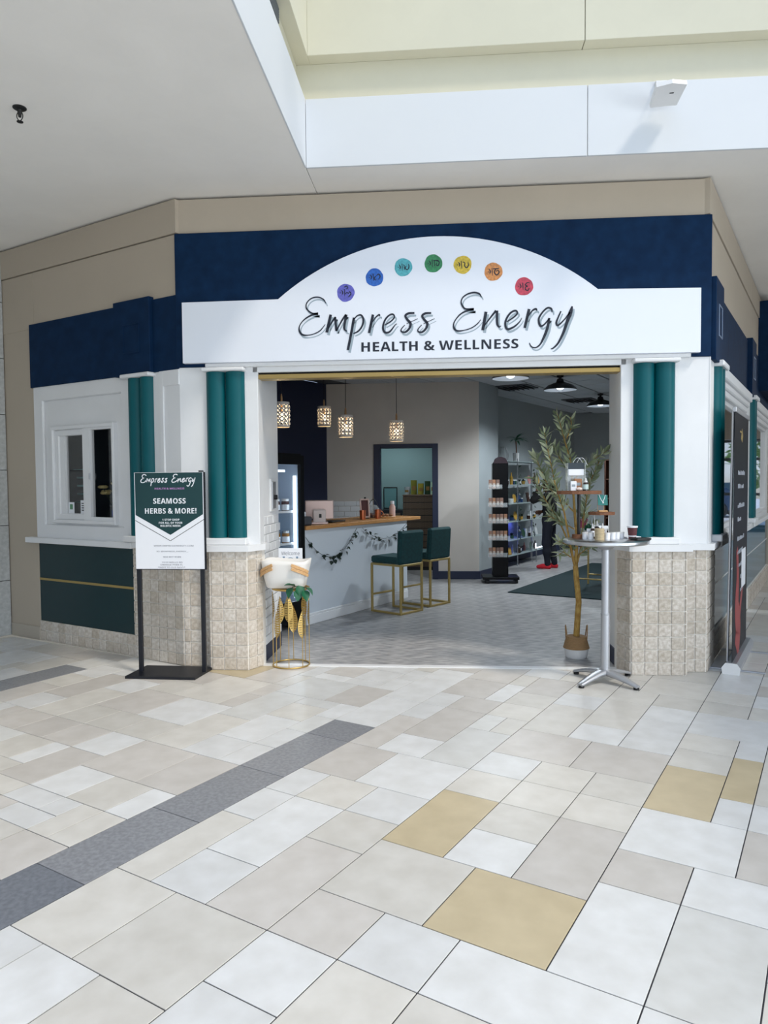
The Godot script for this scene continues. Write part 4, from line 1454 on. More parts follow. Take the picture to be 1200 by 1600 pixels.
func make_sign_stand() -> void:
	var s := thing("sign_stand", "black floor stand holding a green and white poster left of the entrance", "sign", Vector3(-2.245, 0, 0.31), 0.0)
	var a := g()
	prism(a, Transform3D(Basis(Vector3.RIGHT, -PI / 2), Vector3.ZERO), PackedVector2Array([Vector2(-0.335, -0.175), Vector2(0.25, -0.185), Vector2(0.29, 0.16), Vector2(-0.30, 0.185)]), 0.0, 0.022)
	part("base", a, M.dark_navy, s)
	for x in [-0.27, 0.27]:
		a = g()
		bb(a, Transform3D.IDENTITY, x - 0.018, x + 0.018, 0.02, 1.69 if x > 0 else 1.68, -0.012, 0.012, 0.002)
		part("post", a, M.dark_navy, s)
	var p := Transform3D(Basis.IDENTITY, Vector3(0.012, 1.277, 0.02))
	a = g()
	bx(a, p, Vector3(0.598, 0.80, 0.012), 0.002)
	var bd := part("panel", a, M.paper, s)
	a = g()
	bb(a, p, 0.285, 0.299, -0.4, 0.4, -0.004, 0.0075, 0.0)
	bb(a, p, -0.299, 0.299, -0.402, -0.396, -0.004, 0.0075, 0.0)
	part("edge_rail", a, M.dark_navy, bd)
	a = g()
	prism(a, p, PackedVector2Array([Vector2(-0.292, 0.398), Vector2(0.278, 0.398), Vector2(0.278, 0.055), Vector2(0.0, -0.115), Vector2(-0.292, 0.05)]), 0.005, 0.0066)
	part("print_green", a, M.print_green, bd)
	a = g()
	for q in [[-0.295, 0.005, -0.003, -0.163], [0.0, -0.163, 0.285, 0.012]]:
		var v := Vector2(q[2] - q[0], q[3] - q[1]).normalized()
		var nn := Vector2(-v.y, v.x) * 0.0022
		var u := Vector2(q[0], q[1])
		var w := Vector2(q[2], q[3])
		prism(a, p, PackedVector2Array([u - nn, w - nn, w + nn, u + nn]), 0.005, 0.0064)
	part("print_line", a, M.print_ink, bd)
	a = g()
	var scr := Transform3D(Basis.from_scale(Vector3(0.2055, 0.215, 1)), Vector3(0.006, 0.333 - 2.875 * 0.215, 0.0)).orthonormalized()
	for pts in script_strokes:
		if pts.size() == 2 and pts[0].z < 0.012:
			continue
		var q := []
		for v in pts:
			q.append(Vector3((v.x + 0.005) * 0.2055 - 0.0, (v.y - 2.86) * 0.215 + 0.328, maxf(v.z, 0.03) * 0.23))
		stroke(a, p, q, 0.0062, 0.0072)
	part("lettering", a, M.paper, bd)
	var L := func(t: String, x: float, y: float, wd: float, hh: float, m: Material, bold: bool) -> void:
		letters("lettering", t, p * Transform3D(Basis.IDENTITY, Vector3(x, y, 0.0063)), wd, hh, m, bd, bold)
	L.call("HEALTH & WELLNESS", 0.0, 0.267, 0.25, 0.015, M.print_purple, true)
	L.call("SEAMOSS", -0.003, 0.165, 0.275, 0.044, M.paper, true)
	L.call("HERBS & MORE!", 0.006, 0.083, 0.435, 0.044, M.paper, true)
	L.call("1 STOP SHOP", 0.006, 0.010, 0.145, 0.016, M.paper, true)
	L.call("FOR ALL OF YOUR", 0.004, -0.015, 0.20, 0.016, M.paper, true)
	L.call("HOLISTIC NEEDS", 0.002, -0.040, 0.17, 0.016, M.paper, true)
	L.call("WWW.EMPRESSENERGY1.COM", 0.025, -0.205, 0.335, 0.011, M.print_soft, false)
	L.call("IG: @EMPRESS_ENERGY__", 0.015, -0.252, 0.27, 0.012, M.print_soft, false)
	L.call("904 807 9188", 0.01, -0.297, 0.15, 0.012, M.print_soft, false)
	L.call("1910 WELLS RD", 0.01, -0.342, 0.175, 0.012, M.print_soft, false)
	L.call("ORANGE PARK FL", 0.005, -0.362, 0.19, 0.012, M.print_soft, false)
	L.call("*NEXT TO OLD NAVY*", 0.005, -0.383, 0.23, 0.012, M.print_soft, false)

func make_plant_stand() -> void:
	var at := Vector3(-1.315, 0.0, -0.03)
	var s := thing("plant_stand", "round gold wire plant stand ringed with metal leaves beside the entrance", "stand", at)
	var a := g()
	tube(a, ring(Vector3(0, 0.008, 0), 0.158, 36), 0.007, 0.007, 6, true)
	part("base_ring", a, M.gold, s)
	a = g()
	lathe(a, Transform3D.IDENTITY, [Vector2(0, 0.662), Vector2(0.15, 0.662), Vector2(0.162, 0.668), Vector2(0.165, 0.682), Vector2(0.155, 0.682), Vector2(0.15, 0.672), Vector2(0, 0.672)], 36)
	part("tray", a, M.gold, s)
	for k in 8:
		var t := TAU * (k + 0.10) / 8
		var r := 0.157
		var u := Vector3(sin(t), 0, cos(t))
		var tan := Vector3(cos(t), 0, -sin(t))
		var low: float = [0.40, 0.25, 0.34][k % 3]
		a = g()
		tube(a, [u * r + Vector3(0, 0.01, 0), u * r + Vector3(0, low, 0)], 0.0035, 0.0035, 6)
		part("rod", a, M.gold, s)
		a = g()
		var n := 12
		var H := 0.245
		for i in n:
			var t0 := float(i) / n
			var t1 := float(i + 1) / n
			var w0 := 0.039 * sin(PI * pow(t0, 0.75)) + 0.001
			var w1 := 0.039 * sin(PI * pow(t1, 0.75)) + 0.001
			for sg in [-1.0, 1.0]:
				var rib0 := 0.12
				var f := func(ww: float, tt: float, out: float) -> Vector3:
					return u * (r + out - absf(ww) * 0.25) + tan * ww + Vector3(0, low + tt * H, 0)
				# midrib and veins with slits between them
				var p0: Vector3 = f.call(0.0, t0, 0.004)
				var p1: Vector3 = f.call(0.0, t1, 0.004)
				var q0: Vector3 = f.call(sg * w0 * 0.18, t0, 0.003)
				var q1: Vector3 = f.call(sg * w1 * 0.18, t1, 0.003)
				var e0: Vector3 = f.call(sg * w0, t0 + 0.0, 0.0)
				var e1: Vector3 = f.call(sg * w1, t1, 0.0)
				var h0: Vector3 = f.call(sg * w0 * 0.8, t0, 0.0008)
				var h1: Vector3 = f.call(sg * w1 * 0.8, t1, 0.0008)
				var m0 := q0.lerp(q1, 0.8)
				var m1 := h0.lerp(h1, 0.8)
				if sg > 0:
					quad(a, p0, q0, q1, p1)
					quad(a, q0, h0, m1, m0)
					quad(a, h0, e0, e1, h1)
				else:
					quad(a, q0, p0, p1, q1)
					quad(a, h0, q0, m0, m1)
					quad(a, e0, h0, h1, e1)
		part("leaf", a, M.gold, s)
	# fabric bin with bent wood handles
	var b := thing("storage_bin", "white fabric bin with two pale bent wood handles on the gold stand", "bin", at + Vector3(-0.035, 0.684, 0.0))
	a = g()
	var prof := []
	for i in 2:
		pass
	var rings := []
	for q in [[0.0, 0.155, 0.115], [0.01, 0.165, 0.125], [0.10, 0.185, 0.14], [0.20, 0.205, 0.15], [0.235, 0.21, 0.15], [0.235, 0.195, 0.14], [0.05, 0.165, 0.12], [0.04, 0.0, 0.0]]:
		var rr := []
		for k in 32:
			var t := TAU * k / 32
			var cx := signf(cos(t)) * pow(absf(cos(t)), 0.55)
			var cz := signf(sin(t)) * pow(absf(sin(t)), 0.55)
			var wob := 1.0 + 0.012 * sin(5 * t + q[0] * 30)
			rr.append(Vector3(cx * q[1] * wob, q[0] + (0.008 * sin(3 * t + 1.0) if q[0] > 0.2 else 0.0), -cz * q[2] * wob))
		rings.append(rr)
	a.set_smooth_group(4)
	for i in rings.size() - 1:
		for k in 32:
			var j := (k + 1) % 32
			quad(a, rings[i][k], rings[i][j], rings[i + 1][j], rings[i + 1][k])
	part("body", a, M.white_cloth, b)
	for sg in [-1.0, 1.0]:
		a = g()
		for row in 2:
			var pts := []
			for k in 9:
				var t := float(k) / 8
				var ang := lerpf(0.35, 1.25, t)
				pts.append(Vector3(sg * (0.205 * sin(ang) + 0.012), 0.135 + 0.07 * (1.0 - t) - row * 0.03, 0.155 * cos(ang) + 0.03))
			for k in 8:
				var m: Vector3 = (pts[k] + pts[k + 1]) / 2
				var d: Vector3 = pts[k + 1] - pts[k]
				var y := Vector3.UP
				var z := d.normalized().cross(y).normalized()
				bx(a, Transform3D(Basis(d.normalized(), z.cross(d.normalized()), z), m), Vector3(d.length() + 0.004, 0.026, 0.008), 0.002)
		part("handle", a, M.pale_wood, b)
	var w := thing("welcome_card", "white card reading Welcome standing behind the fabric bin", "card", at + Vector3(-0.03, 0.684, -0.16))
	a = g()
	bx(a, xf(0, 0.17, 0), Vector3(0.215, 0.30, 0.006), 0.002)
	var cd := part("card", a, M.paper, w)
	letters("lettering", "Welcome", Transform3D(Basis.IDENTITY, Vector3(0.0, 0.275, 0.003)), 0.165, 0.034, M.print_soft, cd, false)
	for x in [-0.06, 0.06]:
		a = g()
		bx(a, xf(x, 0.20, 0.0036), Vector3(0.006, 0.07, 0.0015), 0.0)
		bx(a, xf(x, 0.235, 0.0036), Vector3(0.018, 0.022, 0.0015), 0.0)
		part("print", a, mat("print_blue", Color(0.45, 0.56, 0.66), 0.5), cd)
	a = g()
	tube(a, ring(Vector3.ZERO, 0.036, 20).map(func(v): return Vector3(v.x, 0.2 + v.z, 0.0035)), 0.003, 0.003, 5, true)
	part("print", a, mat("print_blue", Color(0.45, 0.56, 0.66), 0.5), cd)
	var l := thing("leaf_sprig", "broad dark green leaves hanging over the right rim of the gold stand", "leaves", at + Vector3(0.105, 0.70, 0.165))
	rng.seed = 8
	var lm := leaf_mesh(0.10, 0.085, 0.25)
	for q in [[-0.05, 0.0, 0.0, -0.4, -0.75, 0.5], [0.0, 0.02, 0.01, 0.35, -0.9, 0.4], [0.05, 0.0, -0.01, 0.9, -0.45, 0.35], [0.0, -0.01, 0.03, 0.1, -1.0, 0.45], [-0.03, 0.01, 0.0, -0.7, 0.35, 0.5], [0.04, -0.02, 0.02, 0.55, -0.9, 0.3]]:
		put("leaf", lm, M.leaf_green, l, Transform3D(along(Vector3(q[3], q[4], q[5]), rng.randf_range(-0.4, 0.4)), Vector3(q[0], q[1], q[2])))
	a = g()
	tube(a, [Vector3(-0.06, 0.0, -0.03), Vector3(0, 0.015, 0), Vector3(0.06, 0.0, 0.0)], 0.004, 0.003, 6)
	part("stem", a, M.leaf_dark, l)

func make_tree() -> void:
	var at := Vector3(1.19, 0.0, -0.42)
	var b := thing("basket", "woven plant basket dipped in white, holding the olive tree at the entrance", "basket", at)
	var a := g()
	lathe(a, Transform3D.IDENTITY, [Vector2(0, 0.0), Vector2(0.085, 0.0), Vector2(0.098, 0.02), Vector2(0.108, 0.085)], 28)
	part("white_base", a, M.white_plastic, b)
	a = g()
	var prof := [Vector2(0.108, 0.085)]
	for i in 9:
		var t := i / 9.0
		var r := lerpf(0.113, 0.082, t)
		prof.append(Vector2(r + 0.004, 0.085 + t * 0.11 + 0.004))
		prof.append(Vector2(r - 0.001, 0.085 + t * 0.11 + 0.010))
	prof.append(Vector2(0.07, 0.195))
	prof.append(Vector2(0.0, 0.19))
	lathe(a, Transform3D.IDENTITY, prof, 28)
	part("weave", a, M.rope, b)
	for sg in [-1.0, 1.0]:
		a = g()
		tube(a, arc(Vector3(sg * 0.085, 0.17, 0.04), Vector3(sg * 0.085, 0.17, -0.04), Vector3(sg * 0.01, 0.12, 0), 10), 0.005, 0.005, 6)
		part("handle", a, M.rope, b)
	var t := thing("olive_tree", "tall slender artificial olive tree in the basket beside the entrance", "tree", at)
	a = g()
	tube(a, [Vector3(0, 0.192, 0), Vector3(0.005, 0.3, 0.01), Vector3(0.02, 0.5, 0), Vector3(0.0, 0.7, 0.0), Vector3(-0.01, 0.82, 0)], 0.028, 0.024, 9)
	part("trunk", a, M.trunk, t)
	rng.seed = 2024
	var paths := [
		[Vector3(-0.01, 0.80, 0), Vector3(0.0, 1.05, 0.02), Vector3(-0.02, 1.35, 0.0), Vector3(-0.035, 1.58, 0.0), Vector3(-0.06, 1.78, 0.0), Vector3(-0.12, 1.98, 0.02), Vector3(-0.17, 2.18, 0.0)],
		[Vector3(-0.01, 0.8, 0.01), Vector3(-0.07, 1.05, 0.05), Vector3(-0.12, 1.3, 0.08), Vector3(-0.20, 1.55, 0.08), Vector3(-0.26, 1.85, 0.06), Vector3(-0.29, 2.02, 0.04)],
		[Vector3(-0.01, 0.78, -0.01), Vector3(0.05, 1.0, -0.03), Vector3(0.07, 1.25, -0.06), Vector3(0.12, 1.55, -0.06), Vector3(0.2, 1.75, -0.02)],
		[Vector3(-0.01, 0.8, -0.01), Vector3(-0.05, 1.0, -0.05), Vector3(-0.13, 1.2, -0.08), Vector3(-0.26, 1.4, -0.05), Vector3(-0.38, 1.62, -0.02)],
		[Vector3(-0.03, 1.58, 0.0), Vector3(0.06, 1.7, 0.03), Vector3(0.16, 1.78, 0.04), Vector3(0.27, 1.85, 0.02)],
		[Vector3(-0.02, 1.3, 0.0), Vector3(-0.14, 1.42, 0.05), Vector3(-0.25, 1.52, 0.04), Vector3(-0.37, 1.82, 0.0)],
		[Vector3(-0.02, 1.15, 0.0), Vector3(-0.14, 1.22, -0.04), Vector3(-0.25, 1.27, 0.0)],
		[Vector3(0.0, 1.05, 0.0), Vector3(0.08, 1.12, 0.06), Vector3(0.14, 1.22, 0.08)],
		[Vector3(0.0, 0.95, 0.0), Vector3(-0.1, 1.02, 0.05), Vector3(-0.18, 1.05, 0.06)],
		[Vector3(-0.04, 1.65, 0.0), Vector3(-0.14, 1.78, -0.05), Vector3(-0.2, 1.9, -0.05)],
		[Vector3(-0.09, 1.95, 0.0), Vector3(-0.05, 2.06, 0.03), Vector3(-0.06, 2.14, 0.03)],
		[Vector3(0.0, 0.9, 0.0), Vector3(0.09, 0.98, 0.0), Vector3(0.13, 1.0, 0.05)],
		[Vector3(-0.05, 0.9, 0.0), Vector3(-0.12, 0.95, 0.02), Vector3(-0.16, 0.93, 0.05)]]
	var lm := [leaf_mesh(0.088, 0.024, 0.2), leaf_mesh(0.075, 0.02, 0.1), leaf_mesh(0.098, 0.026, 0.3)]
	var n := 0
	var all := []
	for pi in paths.size():
		var pth: Array = paths[pi]
		a = g()
		tube(a, pth, 0.016 if pi == 0 else 0.011 if pi < 4 else 0.006, 0.003, 7)
		part("branch", a, M.trunk, t)
		var c := Curve3D.new()
		for v in pth:
			c.add_point(v)
		var L := c.get_baked_length()
		var start := 0.62 if pi == 0 else 0.42 if pi < 4 else 0.15
		var cnt := int(L * (1.0 - start) * 110)
		for k in cnt:
			var f := lerpf(start, 1.0, float(k) / cnt)
			var p := c.sample_baked(L * f)
			var q := c.sample_baked(minf(L * f + 0.03, L)) - c.sample_baked(maxf(L * f - 0.03, 0))
			var side := q.normalized().cross(Vector3.BACK).normalized().rotated(q.normalized(), k * 2.4 + rng.randf_range(-0.5, 0.5))
			var d := (q.normalized() * rng.randf_range(0.5, 1.1) + side * rng.randf_range(0.7, 1.1) + Vector3(0, 0.15, 0)).normalized()
			all.append([rng.randi() % 3, rng.randf() < 0.55, Transform3D(along(d, rng.randf() * TAU) * Basis.from_scale(Vector3.ONE * rng.randf_range(0.8, 1.2)), p), rng.randf()])
			n += 1
	all.sort_custom(func(u, v): return u[3] < v[3])
	var rest := [g(), g()]
	for k in all.size():
		var m: Material = M.leaf_olive if all[k][1] else M.leaf_olive_pale
		if k < 290:
			put("leaf", lm[all[k][0]], m, t, all[k][2])
		else:
			rest[0 if all[k][1] else 1].append_from(lm[all[k][0]], 0, all[k][2])
	for k in 2:
		put("small_leaves", rest[k].commit(), M.leaf_olive if k == 0 else M.leaf_olive_pale, t).set_meta("kind", "stuff")

func make_cafe_table() -> void:
	var at := Vector3(1.27, 0, 0.37)
	var t := thing("bistro_table", "tall round steel bistro table in front of the right pier", "table", at)
	var a := g()
	lathe(a, Transform3D.IDENTITY, [Vector2(0, 1.085), Vector2(0.28, 1.085), Vector2(0.315, 1.09), Vector2(0.325, 1.1), Vector2(0.325, 1.118), Vector2(0.318, 1.122), Vector2(0, 1.122)], 44)
	part("tabletop", a, M.steel, t)
	a = g()
	lathe(a, Transform3D.IDENTITY, [Vector2(0.034, 0.08), Vector2(0.034, 0.53), Vector2(0.036, 0.532), Vector2(0.036, 0.54), Vector2(0.03, 0.542), Vector2(0.03, 1.04), Vector2(0.09, 1.075), Vector2(0.09, 1.088), Vector2(0, 1.088)], 24)
	part("pole", a, M.aluminium, t)
	a = g()
	lathe(a, Transform3D.IDENTITY, [Vector2(0.0, 0.075), Vector2(0.06, 0.075), Vector2(0.055, 0.09), Vector2(0.035, 0.105), Vector2(0, 0.105)], 24)
	part("hub", a, M.aluminium, t)
	for k in 4:
		var ang := deg_to_rad(40 + 90 * k)
		var F := Transform3D(Basis(Vector3.UP, ang), Vector3.ZERO)
		a = g()
		a.set_smooth_group(3)
		var prev := []
		for i in 9:
			var f := i / 8.0
			var x := 0.03 + 0.27 * f
			var y := lerpf(0.1, 0.034, pow(f, 1.35))
			var w := lerpf(0.045, 0.024, f)
			var th := lerpf(0.04, 0.018, f)
			var row := [F * Vector3(x, y - th, -w), F * Vector3(x, y - 0.006, -w), F * Vector3(x, y, -w * 0.55), F * Vector3(x, y, w * 0.55), F * Vector3(x, y - 0.006, w), F * Vector3(x, y - th, w)]
			if prev.size():
				for j in 6:
					var jj := (j + 1) % 6
					quad(a, prev[j], prev[jj], row[jj], row[j])
			prev = row
		a.set_smooth_group(-1)
		for j in range(1, 5):
			tri(a, prev[0], prev[j], prev[j + 1])
		part("foot", a, M.aluminium, t)
		a = g()
		lathe(a, F * xf(0.285, 0, 0), [Vector2(0, 0), Vector2(0.022, 0), Vector2(0.022, 0.014), Vector2(0.014, 0.02), Vector2(0, 0.02)], 14)
		part("glide", a, M.black, t)
	var y := 1.1225
	# risers made of wood slices
	var r1 := thing("display_riser", "tall wood slice riser on a black post at the back of the bistro table", "riser", Vector3(1.085, y, 0.25))
	a = g()
	lathe(a, Transform3D.IDENTITY, [Vector2(0, 0), Vector2(0.055, 0), Vector2(0.052, 0.03), Vector2(0, 0.03)], 18)
	part("base", a, M.bark_wood, r1)
	a = g()
	lathe(a, Transform3D.IDENTITY, [Vector2(0.013, 0.03), Vector2(0.013, 0.352), Vector2(0, 0.352)], 12)
	part("post", a, M.black, r1)
	a = g()
	var poly := PackedVector2Array()
	rng.seed = 6
	for k in 22:
		var tt := TAU * k / 22
		poly.append(Vector2(cos(tt) * 0.175 * rng.randf_range(0.94, 1.03), sin(tt) * 0.12 * rng.randf_range(0.94, 1.03)))
	slab(a, poly, 0.352, 0.378)
	part("wood_slice", a, M.bark_wood, r1)
	var r2 := thing("display_riser", "low wood slice riser on thin legs at the right of the bistro table", "riser", Vector3(1.265, y, 0.24))
	a = g()
	poly = PackedVector2Array()
	for k in 20:
		var tt := TAU * k / 20
		poly.append(Vector2(cos(tt) * 0.102 * rng.randf_range(0.93, 1.03), sin(tt) * 0.085 * rng.randf_range(0.93, 1.03)))
	slab(a, poly, 0.185, 0.208)
	part("wood_slice", a, M.bark_wood, r2)
	for x in [-0.055, 0.055]:
		a = g()
		tube(a, [Vector3(x, 0.0, 0), Vector3(x, 0.186, 0)], 0.003, 0.003, 6)
		part("leg", a, M.white_plastic, r2)
	a = g()
	lathe(a, xf(0.055, 0, 0), [Vector2(0, 0), Vector2(0.028, 0), Vector2(0.026, 0.04), Vector2(0, 0.04)], 14)
	part("foot", a, M.bark_wood, r2)
	# goods on the risers
	var top := y + 0.379
	var cb := thing("gift_box", "clear acrylic gift box with a dark header on the tall riser", "box", Vector3(1.055, top, 0.27))
	a = g()
	for q in [[-0.068, 0.0, 0.004, 0.22, 0.1], [0.068, 0.0, 0.004, 0.22, 0.1]]:
		bx(a, xf(q[0], 0.11, 0), Vector3(q[2], q[3], q[4]), 0.0)
	bx(a, xf(0, 0.11, -0.05), Vector3(0.136, 0.22, 0.004), 0.0)
	part("shell", a, M.clear_plastic, cb)
	a = g()
	bx(a, xf(0, 0.195, 0.02), Vector3(0.13, 0.05, 0.004), 0.001)
	part("header", a, mat("slate", Color(0.13, 0.18, 0.22), 0.4), cb)
	a = g()
	bx(a, xf(0, 0.145, 0.018), Vector3(0.12, 0.05, 0.03), 0.003)
	part("label_box", a, M.paper, cb)
	for x in [0.0, 0.03]:
		a = g()
		tube(a, arc(Vector3(-0.03 + x, 0.2, 0.01), Vector3(0.06 + x, 0.2, 0.01), Vector3(0, 0.06, 0), 10), 0.0025, 0.0025, 6)
		part("wire_handle", a, M.steel, cb)
	small_box("soap_box", "small white soap box at the left on the tall riser", Vector3(1.03, top, 0.32), Vector3(0.045, 0.075, 0.03), M.paper)
	small_box("soap_bar", "brown soap bar behind the white box on the tall riser", Vector3(1.07, top + 0.0, 0.295), Vector3(0.06, 0.095, 0.02), M.kraft)
	dropper("tincture_bottle", "dark dropper bottle with pale label on the tall riser", Vector3(1.12, top, 0.345), 0.021, 0.10, mat("sage", Color(0.72, 0.80, 0.79), 0.5))
	var rc := thing("soap_slice", "rounded cream soap lying on the tall riser", "soap", Vector3(1.075, top, 0.335))
	a = g()
	ball(a, xf(0, 0.014, 0), Vector3(0.03, 0.014, 0.02))
	part("bar", a, mat("soap_cream", Color(0.86, 0.80, 0.76), 0.6), rc)
	var nc := thing("necklace_card", "teal card with a silver necklace on a wire easel", "necklace", Vector3(1.272, y + 0.209, 0.25))
	a = g()
	var ct := Transform3D(Basis(Vector3.RIGHT, -0.15) * Basis(Vector3.UP, 0.15), Vector3(-0.004, 0.094, 0.015))
	bx(a, ct, Vector3(0.08, 0.082, 0.003), 0.001)
	part("card", a, mat("card_teal", Color(0.05, 0.42, 0.40), 0.5), nc)
	a = g()
	stroke(a, ct, [Vector3(-0.03, 0.042, 0.004), Vector3(-0.012, 0.0, 0.004), Vector3(0.0, -0.012, 0.005)], 0.001, 0.004)
	stroke(a, ct, [Vector3(0.022, 0.042, 0.004), Vector3(0.012, 0.01, 0.004), Vector3(0.0, -0.012, 0.005)], 0.001, 0.004)
	bx(a, ct * xf(0.002, -0.02, 0.003), Vector3(0.012, 0.014, 0.003), 0.001)
	part("chain", a, M.steel, nc)
	a = g()
	for x in [-0.04, 0.01]:
		tube(a, [Vector3(x, 0.0, 0.0), Vector3(x, 0.10, 0.004)], 0.002, 0.002, 5)
	bx(a, xf(0, 0.006, 0), Vector3(0.07, 0.012, 0.05), 0.002)
	part("easel", a, M.pale_wood, nc)
	# jars on the top
	dropper("dropper_bottle", "amber dropper bottle with white teat, left of three under the low riser", Vector3(1.19, y, 0.27), 0.017, 0.12, M.paper)
	dropper("dropper_bottle", "amber dropper bottle in the middle of three under the low riser", Vector3(1.235, y, 0.22), 0.02, 0.14, M.paper)
	dropper("dropper_bottle", "amber dropper bottle, right of three under the low riser", Vector3(1.265, y, 0.28), 0.017, 0.12, M.paper)
	var jr := thing("woven_jar", "beige woven-look candle jar at the front of the bistro table", "candle", Vector3(1.21, y, 0.43))
	a = g()
	var pr := [Vector2(0, 0)]
	for k in 8:
		pr.append(Vector2(0.038, k * 0.011))
		pr.append(Vector2(0.0355, k * 0.011 + 0.006))
	pr.append(Vector2(0.036, 0.088))
	pr.append(Vector2(0.0, 0.086))
	lathe(a, Transform3D.IDENTITY, pr, 22)
	part("jar", a, mat("straw", Color(0.70, 0.64, 0.52), 0.85), jr)
	var wj := [[1.12, 0.33, "left of the woven jar near the black post"], [1.155, 0.38, "touching the left side of the woven jar"], [1.275, 0.40, "just right of the woven jar"], [1.325, 0.36, "leftmost of the row by the pier"], [1.365, 0.33, "in the middle of the row by the pier"], [1.405, 0.30, "at the right end of the row by the pier"]]
	for q in wj:
		var c := thing("candle_tin", "small white lidded candle pot, " + q[2], "candle", Vector3(q[0], y, q[1]), 0.0, "white candle pots on the bistro table")
		a = g()
		lathe(a, Transform3D.IDENTITY, [Vector2(0, 0), Vector2(0.021, 0), Vector2(0.022, 0.04), Vector2(0, 0.04)], 18)
		part("pot", a, M.paper, c)
		a = g()
		lathe(a, Transform3D.IDENTITY, [Vector2(0, 0.04), Vector2(0.0235, 0.04), Vector2(0.0235, 0.053), Vector2(0, 0.054)], 18)
		part("lid", a, M.white_plastic, c)
	small_box("soap_box", "white soap box behind the dropper bottles on the bistro table", Vector3(1.175, y, 0.235), Vector3(0.05, 0.075, 0.04), M.paper)
	small_box("soap_box", "white soap box at the back right of the bistro table", Vector3(1.295, y, 0.175), Vector3(0.05, 0.07, 0.03), M.paper)
	var cu := thing("paper_cup", "patterned dark red paper cup on the right of the bistro table", "cup", Vector3(1.475, y, 0.36))
	a = g()
	lathe(a, Transform3D.IDENTITY, [Vector2(0, 0), Vector2(0.027, 0), Vector2(0.038, 0.09)], 22)
	var cm := mat("cup_print", Color(0.62, 0.40, 0.42), 0.6)
	grain(cm, noise("cupprint", 0.06, 2, Color(0.15, 0.05, 0.08), Color(1.0, 0.9, 0.9)), Vector3(12, 12, 12))
	part("sleeve", a, cm, cu)
	a = g()
	lathe(a, Transform3D.IDENTITY, [Vector2(0.038, 0.09), Vector2(0.041, 0.091), Vector2(0.041, 0.103), Vector2(0.035, 0.103), Vector2(0.03, 0.02), Vector2(0, 0.02)], 22)
	part("rim", a, M.paper, cu)
	var bk := thing("notebook", "black notebook lying at the right edge of the bistro table", "book", Vector3(1.515, y, 0.45), 0.4)
	a = g()
	bx(a, xf(0, 0.009, 0), Vector3(0.13, 0.018, 0.09), 0.004)
	part("cover", a, M.black, bk)
	var pp := thing("paper_pad", "white paper pad beside the cup on the bistro table", "paper", Vector3(1.50, y, 0.24), 0.2)
	a = g()
	bx(a, xf(0, 0.006, 0), Vector3(0.12, 0.012, 0.09), 0.002)
	part("sheets", a, M.paper, pp)
	var hf := thing("potted_herb", "small green leafy herb behind the dropper bottles on the bistro table", "plant", Vector3(1.175, y, 0.16))
	a = g()
	lathe(a, Transform3D.IDENTITY, [Vector2(0, 0), Vector2(0.025, 0), Vector2(0.033, 0.055), Vector2(0, 0.05)], 16)
	part("pot", a, M.white_plastic, hf)
	rng.seed = 77
	var hm := leaf_mesh(0.05, 0.03, 0.3)
	for k in 22:
		put("leaf", hm, M.leaf_green, hf, Transform3D(along(Vector3(rng.randfn(), 1.1, rng.randfn()), rng.randf() * 6), Vector3(rng.randf_range(-0.015, 0.015), 0.05 + 0.02 * rng.randf(), rng.randf_range(-0.015, 0.015))))

func small_box(called: String, label: String, at: Vector3, s: Vector3, m: Material, group := "") -> void:
	var o := thing(called, label, "box", at, rng.randf_range(-0.2, 0.2), group)
	var a := g()
	bx(a, xf(0, s.y / 2, 0), s, 0.003)
	part("carton", a, m, o)
	a = g()
	bx(a, xf(0, s.y * 0.55, s.z / 2 + 0.0004), Vector3(s.x * 0.6, s.y * 0.25, 0.001), 0.0)
	part("label", a, M.print_grey, o)

func dropper(called: String, label: String, at: Vector3, r: float, h: float, lab: Material, group := "") -> void:
	var o := thing(called, label, "bottle", at, 0.0, group)
	var a := g()
	lathe(a, Transform3D.IDENTITY, [Vector2(0, 0), Vector2(r, 0), Vector2(r, h * 0.55), Vector2(r * 0.5, h * 0.66), Vector2(r * 0.5, h * 0.7), Vector2(0, h * 0.7)], 18)
	part("bottle", a, M.amber, o)
	a = g()
	lathe(a, Transform3D.IDENTITY, [Vector2(r + 0.0004, h * 0.12), Vector2(r + 0.0006, h * 0.13), Vector2(r + 0.0006, h * 0.48), Vector2(r + 0.0004, h * 0.5)], 18)
	part("label", a, lab, o)
	a = g()
	lathe(a, Transform3D.IDENTITY, [Vector2(r * 0.6, h * 0.66), Vector2(r * 0.6, h * 0.78), Vector2(r * 0.3, h * 0.8), Vector2(r * 0.3, h * 0.95), Vector2(0, h)], 14)
	part("cap", a, M.white_plastic, o)

